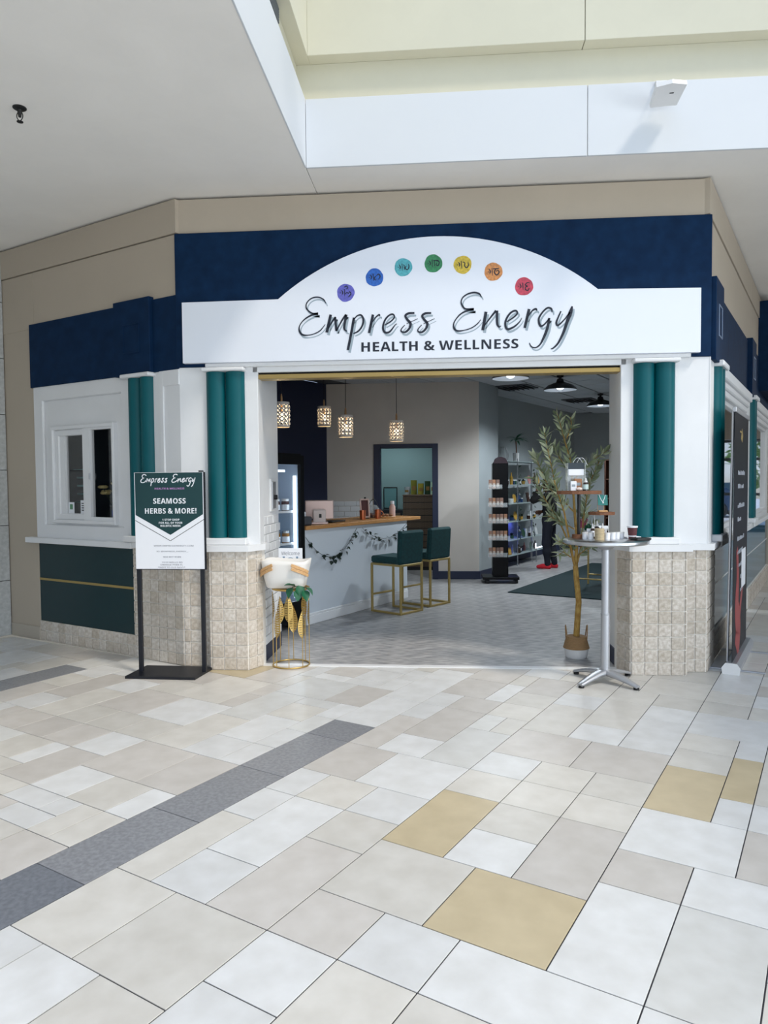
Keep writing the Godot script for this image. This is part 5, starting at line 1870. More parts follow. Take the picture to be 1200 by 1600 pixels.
func make_banner() -> void:
	var o := Vector3(2.33, 0, 0.10)
	var b := thing("roll_up_banner", "dark roll-up banner with faint white lines and a red figure beside the corridor wall", "banner", o, deg_to_rad(62.7))
	var a := g()
	prism(a, Transform3D(Basis(Vector3.UP, PI / 2), Vector3(0.0, 0, 0)), PackedVector2Array([Vector2(-0.06, 0.0), Vector2(0.06, 0.0), Vector2(0.065, 0.05), Vector2(0.04, 0.085), Vector2(-0.04, 0.085), Vector2(-0.065, 0.05)]), 0.0, 1.16)
	part("base", a, M.aluminium, b)
	a = g()
	prism(a, Transform3D(Basis(Vector3.UP, -PI / 2), Vector3(-0.004, 0, 0)), PackedVector2Array([Vector2(-0.064, 0.0), Vector2(0.064, 0.0), Vector2(0.07, 0.05), Vector2(0.042, 0.09), Vector2(-0.042, 0.09), Vector2(-0.07, 0.05)]), -0.006, 0.012)
	part("end_cap", a, M.white_plastic, b)
	for x in [0.12, 0.9]:
		a = g()
		bb(a, Transform3D.IDENTITY, x, x + 0.03, 0.0, 0.012, -0.22, 0.24)
		part("foot", a, M.brushed, b)
	a = g()
	tube(a, [Vector3(0.1, 0.08, -0.04), Vector3(0.1, 2.14, -0.015)], 0.011, 0.011, 10)
	part("pole", a, M.brushed, b)
	a = g()
	bb(a, Transform3D.IDENTITY, 0.04, 1.12, 0.08, 2.13, 0.0, 0.003, 0.0)
	var sh := part("sheet", a, mat("banner_dark", Color(0.05, 0.06, 0.10), 0.45, 0.0, 0.3), b)
	a = g()
	bb(a, Transform3D.IDENTITY, 0.03, 1.13, 2.125, 2.165, -0.012, 0.014)
	part("top_rail", a, M.brushed, b)
	a = g()
	rng.seed = 55
	for k in 9:
		var y := 1.62 - k * 0.115 - (0.05 if k > 1 else 0.0) - (0.05 if k > 3 else 0.0)
		var wd: float = [0.62, 0.52, 0.55, 0.28, 0.62, 0.5, 0.4, 0.5, 0.3][k]
		var x := 0.32 + (0.25 if k > 6 else 0.0)
		var n := int(wd / 0.09)
		for j in n:
			bb(a, Transform3D.IDENTITY, x + j * 0.09, x + j * 0.09 + rng.randf_range(0.05, 0.075), y, y + rng.randf_range(0.022, 0.04), 0.003, 0.0042, 0.0)
	part("print_lines", a, mat("banner_print", Color(0.68, 0.70, 0.74), 0.5), sh).set_meta("kind", "stuff")
	a = g()
	bb(a, Transform3D.IDENTITY, 0.42, 0.56, 1.98, 1.995, 0.003, 0.0042, 0.0)
	prism(a, xf(0, 0, 0), PackedVector2Array([Vector2(0.5, 1.93), Vector2(0.6, 1.9), Vector2(0.66, 1.96), Vector2(0.58, 2.02)]), 0.003, 0.0042)
	part("print_emblem", a, M.gold_paint, sh)
	a = g()
	stroke(a, xf(0, 0, 0), [Vector3(0.3, 1.0, 0.10), Vector3(0.38, 0.75, 0.16), Vector3(0.33, 0.5, 0.26), Vector3(0.45, 0.3, 0.34), Vector3(0.35, 0.12, 0.3)], 0.003, 0.0042)
	stroke(a, xf(0, 0, 0), [Vector3(0.55, 0.42, 0.12), Vector3(0.72, 0.6, 0.08), Vector3(0.85, 0.72, 0.04)], 0.003, 0.0042)
	part("print_figure", a, mat("banner_red", Color(0.60, 0.22, 0.22), 0.45), sh)
	a = g()
	bb(a, Transform3D.IDENTITY, 0.66, 0.98, 0.62, 0.96, 0.003, 0.0046, 0.0)
	part("print_card", a, M.paper, sh)

func make_fixtures() -> void:
	var d := thing("wireless_speaker", "small white device on a bracket on the skylight well wall", "device", Vector3(1.61, 4.385, 0.507))
	var a := g()
	for x in [-0.012, 0.04]:
		tube(a, [Vector3(x, 0.02, 0.16), Vector3(x, 0.11, 0.03)], 0.004, 0.004, 6)
	bx(a, xf(0.01, 0.115, 0.015), Vector3(0.08, 0.03, 0.03))
	part("bracket", a, M.white_plastic, d)
	a = g()
	var T := Transform3D(Basis(Vector3.RIGHT, -0.22) * Basis(Vector3.BACK, 0.05), Vector3(0.01, -0.045, 0.17))
	prism(a, T * Transform3D(Basis(Vector3.RIGHT, -PI / 2), Vector3.ZERO), PackedVector2Array([Vector2(-0.105, -0.1), Vector2(0.0, -0.125), Vector2(0.105, -0.1), Vector2(0.095, 0.1), Vector2(-0.095, 0.1)]), -0.016, 0.016)
	part("body", a, M.white_plastic, d)
	a = g()
	bx(a, Transform3D(T.basis, T * Vector3(0.01, 0.035, -0.03)), Vector3(0.12, 0.045, 0.11), 0.006)
	part("mount", a, M.white_plastic, d)
	a = g()
	bx(a, Transform3D(T.basis, T * Vector3(0.02, -0.017, 0.03)), Vector3(0.03, 0.003, 0.01), 0.001)
	part("port", a, M.black, d)
	var s := thing("sprinkler", "dark sprinkler head hanging from the white ceiling at upper left", "sprinkler", Vector3(-2.70, 4.01, 1.565))
	a = g()
	lathe(a, Transform3D.IDENTITY, [Vector2(0, -0.014), Vector2(0.03, -0.014), Vector2(0.042, -0.006), Vector2(0.042, 0), Vector2(0, 0)], 20)
	part("flange", a, M.black, s)
	a = g()
	lathe(a, Transform3D.IDENTITY, [Vector2(0, -0.06), Vector2(0.009, -0.06), Vector2(0.012, -0.04), Vector2(0.016, -0.012), Vector2(0, -0.012)], 14)
	for sg in [-1.0, 1.0]:
		tube(a, arc(Vector3(sg * 0.012, -0.03, 0), Vector3(0, -0.088, 0), Vector3(sg * 0.014, 0, 0), 6), 0.003, 0.003, 6)
	part("frame", a, M.black, s)
	a = g()
	lathe(a, Transform3D.IDENTITY, [Vector2(0, -0.095), Vector2(0.02, -0.092), Vector2(0.02, -0.088), Vector2(0, -0.088)], 12)
	part("deflector", a, M.black, s)

# ---------------------------------------------------------------- inside the shop
func make_counter() -> void:
	var C := Transform3D(Basis(AX, Vector3.UP, BX), Vector3(-1.51, 0, -1.76))   # x along the counter, z outwards
	var L := 2.24
	var c := thing("counter", "white service counter with a thick oak top", "counter", C.origin, deg_to_rad(62.7))
	var a := g()
	bb(a, Transform3D.IDENTITY, 0, L, 0.0, 1.06, -0.6, 0.0, 0.004)
	part("body", a, mat("counter_white", Color(0.80, 0.83, 0.86), 0.5), c)
	a = g()
	bb(a, Transform3D.IDENTITY, -0.02, L + 0.33, 1.06, 1.104, -0.68, 0.03, 0.005)
	part("top", a, M.oak, c)
	a = g()
	bb(a, Transform3D.IDENTITY, -0.01, L, 0.0, 0.10, -0.1, 0.014, 0.004)
	bb(a, Transform3D.IDENTITY, -0.01, L, 0.10, 0.125, -0.1, 0.008, 0.004)
	part("baseboard", a, M.white_paint, c)
	a = g()
	bb(a, Transform3D.IDENTITY, L, L + 0.02, 0.0, 1.06, -0.5, -0.05)
	part("end_panel", a, M.navy_trim, c)
	# ivy
	rng.seed = 19
	var lm := leaf_mesh(0.055, 0.045, 0.2)
	for sw in [[-0.01, 0.98, 1.0, 1.03, -0.28, "longer ivy swag drooping on the left half of the counter front"], [1.12, 1.02, 2.22, 1.03, -0.17, "shorter ivy swag on the right half of the counter front"]]:
		var v := thing("ivy_garland", sw[5], "garland", C.origin, deg_to_rad(62.7))
		var pts := arc(Vector3(sw[0], sw[1], 0.012), Vector3(sw[2], sw[3], 0.012), Vector3(0, sw[4], 0.006), 18)
		a = g()
		tube(a, pts, 0.0025, 0.0025, 5)
		part("vine", a, M.leaf_dark, v)
		for k in 34 if sw[0] < 0.5 else 24:
			var f := rng.randf()
			var p: Vector3 = pts[int(f * 17.9)]
			put("leaf", lm, M.leaf_dark, v, Transform3D(along(Vector3(rng.randf_range(-0.8, 0.8), rng.randf_range(-1, 0.5), 0.35), rng.randf_range(-0.6, 0.6)), p + Vector3(rng.randf_range(-0.03, 0.03), rng.randf_range(-0.05, 0.02), rng.randf_range(0.005, 0.02))))
	# on the counter
	var y := 1.105
	var P := func(u: float, v: float) -> Vector3: return C * Vector3(u, y, v)
	var m := thing("pos_terminal", "pale pink point of sale screen seen from behind on the counter", "monitor", P.call(0.42, -0.12), deg_to_rad(10))
	a = g()
	bx(a, Transform3D(Basis(Vector3.RIGHT, 0.12), Vector3(0.0, 0.165, 0)), Vector3(0.33, 0.22, 0.02), 0.008)
	part("screen", a, M.pink_metal, m)
	a = g()
	bx(a, Transform3D(Basis(Vector3.RIGHT, 0.12), Vector3(0.0, 0.085, 0.03)), Vector3(0.15, 0.17, 0.03), 0.012)
	part("stand", a, mat("pink_pale", Color(0.88, 0.83, 0.81), 0.4), m)
	a = g()
	bx(a, xf(0, 0.012, 0.01), Vector3(0.2, 0.024, 0.16), 0.006)
	part("foot", a, M.pink_metal, m)
	a = g()
	bx(a, Transform3D(Basis(Vector3.RIGHT, 0.12), Vector3(0.01, 0.095, 0.047)), Vector3(0.03, 0.045, 0.006), 0.002)
	part("emblem", a, M.black, m)
	var pr := thing("receipt_printer", "dark receipt printer left of the pink screen", "printer", P.call(0.12, -0.12), deg_to_rad(40))
	a = g()
	bx(a, xf(0, 0.05, 0), Vector3(0.14, 0.10, 0.16), 0.012)
	part("body", a, mat("printer_grey", Color(0.22, 0.23, 0.26), 0.5), pr)
	a = g()
	bx(a, xf(0, 0.12, -0.02), Vector3(0.07, 0.06, 0.05), 0.006)
	part("paper_roll", a, M.paper, pr)
	var tr1 := thing("cutting_tray", "flat black tray lying on the oak top right of the screen", "tray", P.call(0.80, -0.22), deg_to_rad(70))
	a = g()
	bx(a, xf(0, 0.008, 0), Vector3(0.34, 0.016, 0.2), 0.005)
	part("tray", a, M.black, tr1)
	var items := [[1.42, -0.18, "cup"], [1.56, -0.24, "frame"], [1.66, -0.3, "cloche"], [1.72, -0.14, "cup2"], [1.86, -0.3, "teapot"], [2.12, -0.16, "flask"], [1.95, -0.14, "coaster"]]
	for q in items:
		var at: Vector3 = P.call(q[0], q[1])
		match q[2]:
			"cup", "cup2":
				var o := thing("copper_cup", "copper cup at the left of the counter display" if q[2] == "cup" else "copper cup with a handle in the middle of the counter display", "cup", at)
				a = g()
				lathe(a, Transform3D.IDENTITY, [Vector2(0, 0), Vector2(0.035, 0), Vector2(0.042, 0.12), Vector2(0.038, 0.12), Vector2(0.03, 0.01), Vector2(0, 0.01)], 18)
				part("cup", a, M.copper, o)
				if q[2] == "cup2":
					a = g()
					tube(a, arc(Vector3(0.038, 0.03, 0), Vector3(0.04, 0.1, 0), Vector3(0.035, 0, 0), 8), 0.005, 0.005, 6)
					part("handle", a, M.copper, o)
			"frame":
				var o := thing("photo_frame", "small pink framed picture leaning in the counter display", "frame", at, 0.35)
				a = g()
				var F := Transform3D(Basis(Vector3.RIGHT, -0.2), Vector3(0, 0.14, 0))
				for e in [[0, 0.115, 0.13, 0.02], [0, -0.115, 0.13, 0.02], [-0.055, 0, 0.02, 0.25], [0.055, 0, 0.02, 0.25]]:
					bx(a, F * xf(e[0], e[1], 0), Vector3(e[2], e[3], 0.015), 0.003)
				part("frame", a, M.pink_metal, o)
				a = g()
				bx(a, F * xf(0, 0, -0.004), Vector3(0.1, 0.22, 0.006), 0.0)
				part("print", a, mat("photo_dark", Color(0.35, 0.2, 0.2), 0.4), o)
			"cloche":
				var o := thing("glass_jar", "tall glass jar of dark beads in the counter display", "jar", at)
				a = g()
				lathe(a, Transform3D.IDENTITY, [Vector2(0.06, 0), Vector2(0.065, 0.17), Vector2(0.045, 0.2), Vector2(0.05, 0.215)], 20)
				part("glass", a, M.clear_plastic, o)
				a = g()
				lathe(a, Transform3D.IDENTITY, [Vector2(0, 0), Vector2(0.058, 0), Vector2(0.06, 0.11), Vector2(0, 0.12)], 18)
				part("contents", a, mat("bead_dark", Color(0.12, 0.13, 0.18), 0.3), o)
				a = g()
				lathe(a, Transform3D.IDENTITY, [Vector2(0, 0.215), Vector2(0.052, 0.215), Vector2(0.05, 0.25), Vector2(0.015, 0.255), Vector2(0.012, 0.28), Vector2(0, 0.285)], 18)
				part("lid", a, M.black, o)
			"teapot":
				var o := thing("glass_teapot", "round glass teapot with dark red tea in the counter display", "teapot", at)
				a = g()
				lathe(a, Transform3D.IDENTITY, [Vector2(0.04, 0), Vector2(0.085, 0.05), Vector2(0.08, 0.12), Vector2(0.045, 0.17), Vector2(0.03, 0.175)], 20)
				part("glass", a, M.clear_plastic, o)
				a = g()
				lathe(a, Transform3D.IDENTITY, [Vector2(0, 0.003), Vector2(0.04, 0.004), Vector2(0.08, 0.05), Vector2(0.078, 0.07), Vector2(0, 0.07)], 20)
				part("tea", a, mat("tea_red", Color(0.4, 0.08, 0.08), 0.2), o)
				a = g()
				tube(a, arc(Vector3(-0.07, 0.13, 0), Vector3(0.07, 0.13, 0), Vector3(0, 0.12, 0), 10), 0.005, 0.005, 6)
				part("handle", a, M.black, o)
			"flask":
				var o := thing("flask", "blush pink bottle flask at the right end of the counter", "bottle", at)
				a = g()
				lathe(a, Transform3D.IDENTITY, [Vector2(0, 0), Vector2(0.04, 0), Vector2(0.042, 0.14), Vector2(0.025, 0.175), Vector2(0.025, 0.18), Vector2(0, 0.18)], 20)
				part("body", a, mat("blush", Color(0.86, 0.72, 0.68), 0.4), o)
				a = g()
				lathe(a, Transform3D.IDENTITY, [Vector2(0.027, 0.18), Vector2(0.027, 0.22), Vector2(0, 0.222)], 18)
				part("cap", a, M.paper, o)
			"coaster":
				var o := thing("wooden_board", "low round wooden board with pastries on the counter", "board", at)
				a = g()
				lathe(a, Transform3D.IDENTITY, [Vector2(0, 0), Vector2(0.11, 0), Vector2(0.115, 0.012), Vector2(0.11, 0.018), Vector2(0, 0.018)], 26)
				part("board", a, M.pale_wood, o)
				for k in 3:
					a = g()
					ball(a, xf(-0.05 + k * 0.05, 0.035, 0.02 * (k % 2)), Vector3(0.028, 0.018, 0.022))
					part("pastry", a, M.kraft, o)

func make_stools() -> void:
	var proto: Node3D
	var u := Vector3(0.80, 0, 0.60)
	var turn := atan2(-u.z, u.x)
	var places := [[Vector3(-0.56, 0, -2.70), "teal velvet counter stool with gold frame nearer the entrance"], [Vector3(-0.22, 0, -3.28), "teal velvet counter stool with gold frame further along the counter"]]
	for i in 2:
		if i == 1:
			copy_of(proto, places[1][0], turn, places[1][1])
			continue
		# local x points away from the counter (the back of the stool), z along it
		proto = thing("counter_stool", places[0][1], "stool", places[0][0], turn, "teal counter stools")
		var hx := 0.23
		var hz := 0.20
		var e := 0.0125
		for x in [-hx, hx]:
			for z in [-hz, hz]:
				var a := g()
				bb(a, Transform3D.IDENTITY, x - e, x + e, 0, 0.595, z - e, z + e, 0.002)
				part("leg", a, M.gold_paint, proto)
		var a := g()
		for z in [-hz, hz]:
			bb(a, Transform3D.IDENTITY, -hx, hx, 0.0, 0.025, z - e, z + e, 0.002)
			bb(a, Transform3D.IDENTITY, -hx, hx, 0.575, 0.60, z - e, z + e, 0.002)
		bb(a, Transform3D.IDENTITY, hx - e, hx + e, 0.0, 0.025, -hz, hz, 0.002)
		for x in [-hx, hx]:
			bb(a, Transform3D.IDENTITY, x - e, x + e, 0.575, 0.60, -hz, hz, 0.002)
		part("frame", a, M.gold_paint, proto)
		a = g()
		bb(a, Transform3D.IDENTITY, -hx - e, -hx + e, 0.20, 0.222, -hz, hz, 0.002)
		part("footrest", a, M.gold_paint, proto)
		a = g()
		bx(a, xf(-0.01, 0.645, 0), Vector3(0.47, 0.085, 0.43), 0.022)
		part("seat", a, M.velvet, proto)
		a = g()
		bx(a, Transform3D(Basis(Vector3.BACK, -0.06), Vector3(0.215, 0.80, 0)), Vector3(0.075, 0.40, 0.44), 0.022)
		part("backrest", a, M.velvet, proto)

func make_fridge() -> void:
	var at := Vector3(-1.68, 0, -1.46)
	var turn := deg_to_rad(62.7)
	var f := thing("drinks_fridge", "tall black glass-door drinks fridge lit inside, left of the counter", "fridge", at, turn)
	var w := 0.30
	var I := Transform3D.IDENTITY
	var a := g()
	bb(a, I, -w, -w + 0.03, 0.1, 1.9, -0.55, 0.0)
	bb(a, I, w - 0.03, w, 0.1, 1.9, -0.55, 0.0)
	bb(a, I, -w, w, 1.8, 1.9, -0.55, 0.0)
	bb(a, I, -w, w, 0.05, 0.25, -0.55, 0.0)
	bb(a, I, -w, w, 0.1, 1.9, -0.58, -0.54)
	part("cabinet", a, M.black_gloss, f)
	a = g()
	var iw := w - 0.032
	bb(a, I, -iw, -iw + 0.006, 0.25, 1.8, -0.54, -0.02, 0.0)
	bb(a, I, iw - 0.006, iw, 0.25, 1.8, -0.54, -0.02, 0.0)
	bb(a, I, -iw, iw, 0.25, 1.8, -0.54, -0.534, 0.0)
	bb(a, I, -iw, iw, 1.794, 1.8, -0.54, -0.02, 0.0)
	bb(a, I, -iw, iw, 0.25, 0.256, -0.54, -0.02, 0.0)
	part("liner", a, mat("liner", Color(0.72, 0.78, 0.85), 0.5), f)
	var d := Node3D.new()
	d.name = "door"
	f.add_child(d)
	boards_round(d, "door_frame", -w, w, 0.22, 1.88, -w + 0.055, w - 0.055, 0.3, 1.78, 0.002, 0.04, M.black_gloss)
	a = g()
	bb(a, I, -w + 0.05, w - 0.05, 0.3, 1.78, 0.018, 0.022, 0.0)
	part("glass", a, M.glass, d)
	a = g()
	bb(a, I, iw - 0.04, iw - 0.012, 0.32, 1.66, -0.06, -0.035, 0.002)
	var led := mat("led_strip", Color(0.95, 0.98, 1.0), 0.5)
	led.emission_enabled = true
	led.emission = Color(0.88, 0.95, 1.0)
	led.emission_energy_multiplier = 2.2
	part("light_strip", a, led, f)
	a = g()
	bb(a, I, -0.1, 0.1, 1.70, 1.725, -0.12, -0.06, 0.002)
	part("light_tube", a, led, f)
	var yl := [1.27, 0.92, 0.57]
	for y in yl:
		a = g()
		for k in 9:
			bb(a, I, -iw + 0.01, iw - 0.01, y - 0.006, y, -0.5 + k * 0.055, -0.494 + k * 0.055, 0.0)
		bb(a, I, -iw + 0.01, iw - 0.01, y - 0.012, y + 0.012, -0.07, -0.06, 0.0)
		part("shelf", a, M.white_plastic, f)
	for x in [-0.17, 0.17]:
		a = g()
		bb(a, I, x - 0.03, x + 0.03, 0, 0.06, -0.1, -0.04)
		part("foot", a, M.black, f)
	var l := AreaLight3D.new()
	l.name = "fridge_light"
	add_child(l)
	l.transform = Transform3D(Basis(Vector3.UP, turn), at) * Transform3D(Basis(Vector3.UP, PI / 2 + 0.5), Vector3(iw - 0.05, 1.0, -0.06))
	l.area_size = Vector2(0.03, 1.3)
	l.light_energy = 0.22
	l.light_color = Color(0.85, 0.93, 1.0)
	l.shadow_enabled = true
	var fills := [Color(0.25, 0.07, 0.10), Color(0.62, 0.42, 0.12), Color(0.30, 0.32, 0.36)]
	var which := ["top", "middle", "lowest"]
	var lab := ["dark red preserve", "honey gold gel", "grey gel"]
	for r in 3:
		for k in 5:
			var p := Transform3D(Basis(Vector3.UP, turn), at) * Vector3(-0.2 + k * 0.098, yl[r] + 0.001, -0.14 - 0.05 * (k % 2))
			var o := thing("jar", "white labelled jar of %s on the %s fridge shelf, %s from the strip" % [lab[r], which[r], ["fifth", "fourth", "third", "second", "first"][k]], "jar", p, turn, "jars on the %s fridge shelf" % which[r])
			a = g()
			lathe(a, I, [Vector2(0, 0), Vector2(0.042, 0), Vector2(0.044, 0.10), Vector2(0.036, 0.115), Vector2(0, 0.115)], 16)
			part("jar", a, mat("gel%d" % r, fills[r], 0.2), o)
			a = g()
			lathe(a, I, [Vector2(0.0445, 0.015), Vector2(0.0455, 0.016), Vector2(0.0455, 0.075), Vector2(0.0445, 0.076)], 16)
			part("label", a, M.paper, o)
			a = g()
			lathe(a, I, [Vector2(0.04, 0.112), Vector2(0.041, 0.138), Vector2(0, 0.14)], 16)
			part("lid", a, M.white_plastic if r != 1 else M.steel, o)

func make_pendants() -> void:
	var I := Transform3D.IDENTITY
	var spots := [[-1.70, -1.5, 2.175, "perforated drum pendant lamp nearest the left reveal"], [-1.56, -3.45, 2.33, "perforated drum pendant lamp against the navy wall corner"], [-1.16, -2.6, 2.13, "perforated drum pendant lamp third from the left, before the beige wall"], [-0.575, -3.1, 2.10, "perforated drum pendant lamp farthest right, above the doorway's left jamb"]]
	var sm := g()
	# a cylinder wall with round holes: grid of ring plates
	var H := 0.265
	var R := 0.085
	var cols := 12
	var rows := 5
	for r in rows:
		for c in cols:
			var t0 := TAU * c / cols
			var t1 := TAU * (c + 1) / cols
			var y0 := 0.02 + (H - 0.05) * r / rows
			var y1 := 0.02 + (H - 0.05) * (r + 1) / rows
			var f := func(u: float, v: float, rr: float) -> Vector3:
				var t := lerpf(t0, t1, u)
				return Vector3(sin(t) * rr, lerpf(y0, y1, v), cos(t) * rr)
			for k in 12:
				var a0 := TAU * k / 12
				var a1 := TAU * (k + 1) / 12
				var ci := [Vector2(cos(a0), sin(a0)), Vector2(cos(a1), sin(a1))]
				var sq := []
				for v in ci:
					var s := maxf(absf(v.x), absf(v.y))
					sq.append(v / s * 0.5 + Vector2(0.5, 0.5))
				var i0: Vector2 = ci[0] * 0.30 + Vector2(0.5, 0.5)
				var i1: Vector2 = ci[1] * 0.30 + Vector2(0.5, 0.5)
				var m0: Vector2 = ci[0] * 0.40 + Vector2(0.5, 0.5)
				var m1: Vector2 = ci[1] * 0.40 + Vector2(0.5, 0.5)
				quad(sm, f.call(sq[0].x, sq[0].y, R), f.call(sq[1].x, sq[1].y, R), f.call(m1.x, m1.y, R), f.call(m0.x, m0.y, R))
				quad(sm, f.call(m0.x, m0.y, R), f.call(m1.x, m1.y, R), f.call(i1.x, i1.y, R + 0.008), f.call(i0.x, i0.y, R + 0.008))
				quad(sm, f.call(i0.x, i0.y, R + 0.008), f.call(i1.x, i1.y, R + 0.008), f.call(i1.x, i1.y, R - 0.004), f.call(i0.x, i0.y, R - 0.004))
	lathe(sm, I, [Vector2(R - 0.003, 0.0), Vector2(R, 0.0), Vector2(R, 0.02)], 32)
	lathe(sm, I, [Vector2(R, H - 0.03), Vector2(R, H), Vector2(0.012, H)], 32)
	sm.generate_normals()
	var shade := sm.commit()
	var shm := mat("lamp_shade", Color(0.74, 0.72, 0.70), 0.6)
	var bulbm := mat("bulb_glow", Color(1, 0.95, 0.85), 0.5)
	bulbm.emission_enabled = true
	bulbm.emission = Color(1.0, 0.90, 0.74)
	bulbm.emission_energy_multiplier = 3.0
	for q in spots:
		var o := thing("pendant_lamp", q[3], "pendant lamp", Vector3(q[0], q[2], q[1]), 0.0, "drum pendant lamps over the counter")
		put("shade", shade, shm, o)
		var a := g()
		lathe(a, I, [Vector2(R - 0.006, 0.004), Vector2(0, 0.004)], 24)
		lathe(a, I, [Vector2(0.0, 0.008), Vector2(R - 0.006, 0.008)], 24)
		part("diffuser", a, mat("diffuser", Color(0.95, 0.9, 0.8), 0.6), o)
		M.diffuser.backlight_enabled = true
		M.diffuser.backlight = Color(0.9, 0.85, 0.7)
		a = g()
		lathe(a, I, [Vector2(0, 0.08), Vector2(0.022, 0.09), Vector2(0.03, 0.115), Vector2(0.022, 0.145), Vector2(0.013, 0.165), Vector2(0, 0.17)], 16)
		part("bulb", a, bulbm, o)
		a = g()
		lathe(a, I, [Vector2(0.014, 0.165), Vector2(0.014, H), Vector2(0.012, H + 0.06), Vector2(0.006, H + 0.09), Vector2(0, H + 0.09)], 14)
		part("socket", a, mat("socket_brass", Color(0.72, 0.56, 0.40), 0.4, 0.5), o)
		a = g()
		tube(a, [Vector3(0, H + 0.08, 0), Vector3(0, HC - q[2], 0)], 0.004, 0.004, 6)
		part("cord", a, M.black, o)
		var l := OmniLight3D.new()
		l.name = "pendant_light"
		add_child(l)
		l.position = Vector3(q[0], q[2] + 0.12, q[1])
		l.light_energy = 0.10
		l.light_size = 0.03
		l.omni_range = 20.0
		l.omni_attenuation = 2.0
		l.light_color = Color(1.0, 0.90, 0.74)
		l.shadow_enabled = true

func make_dome_lamps() -> void:
	var I := Transform3D.IDENTITY
	var dm := mat("dome_black", Color(0.10, 0.11, 0.13), 0.4)
	var inner := mat("dome_white", Color(0.9, 0.92, 0.95), 0.5)
	var glow := mat("lamp_glow", Color(1, 1, 1), 0.5)
	glow.emission_enabled = true
	glow.emission = Color(0.93, 0.97, 1.0)
	glow.emission_energy_multiplier = 4.0
	for q in [[1.79, -5.1, "dark dome ceiling lamp in the middle of the shop"], [2.92, -7.6, "dark dome ceiling lamp near the right reveal"], [0.92, -3.75, "dome ceiling lamp whose bright rim shows just under the brass rail"], [4.4, -9.6, "dome ceiling lamp deep in the shop behind the right pier"], [-0.9, -6.7, "dome ceiling lamp in the mint back room behind the doorway"]]:
		var y := 2.955
		var o := thing("dome_lamp", q[2], "ceiling lamp", Vector3(q[0], y, q[1]), 0.0, "dome ceiling lamps of the shop")
		var a := g()
		lathe(a, I, [Vector2(0.245, 0.0), Vector2(0.25, 0.008), Vector2(0.235, 0.03), Vector2(0.18, 0.075), Vector2(0.10, 0.105), Vector2(0.06, 0.12), Vector2(0.045, 0.17), Vector2(0, 0.175)], 32)
		part("shade", a, dm, o)
		a = g()
		lathe(a, I, [Vector2(0.055, 0.105), Vector2(0.10, 0.098), Vector2(0.175, 0.07), Vector2(0.23, 0.025), Vector2(0.243, 0.001)], 32)
		part("reflector", a, inner, o)
		a = g()
		ball(a, xf(0, 0.045, 0), Vector3(0.06, 0.04, 0.06), 16)
		part("bulb", a, glow, o)
		a = g()
		tube(a, [Vector3(0, 0.17, 0), Vector3(0, HC - y, 0)], 0.02, 0.02, 8)
		lathe(a, I, [Vector2(0.05, HC - y - 0.03), Vector2(0.055, HC - y), Vector2(0, HC - y)], 16)
		part("stem", a, dm, o)
		var l := SpotLight3D.new()
		l.name = "dome_light"
		add_child(l)
		l.position = Vector3(q[0], y + 0.045, q[1])
		l.rotation.x = -PI / 2
		l.spot_angle = 72
		l.spot_attenuation = 2.0
		l.spot_range = 20.0
		l.spot_angle_attenuation = 0.6
		l.light_energy = DOME_E if q[0] > -0.5 else DOME_E * 0.4
		l.light_size = 0.05
		l.light_color = Color(0.93, 0.97, 1.0)
		l.shadow_enabled = true

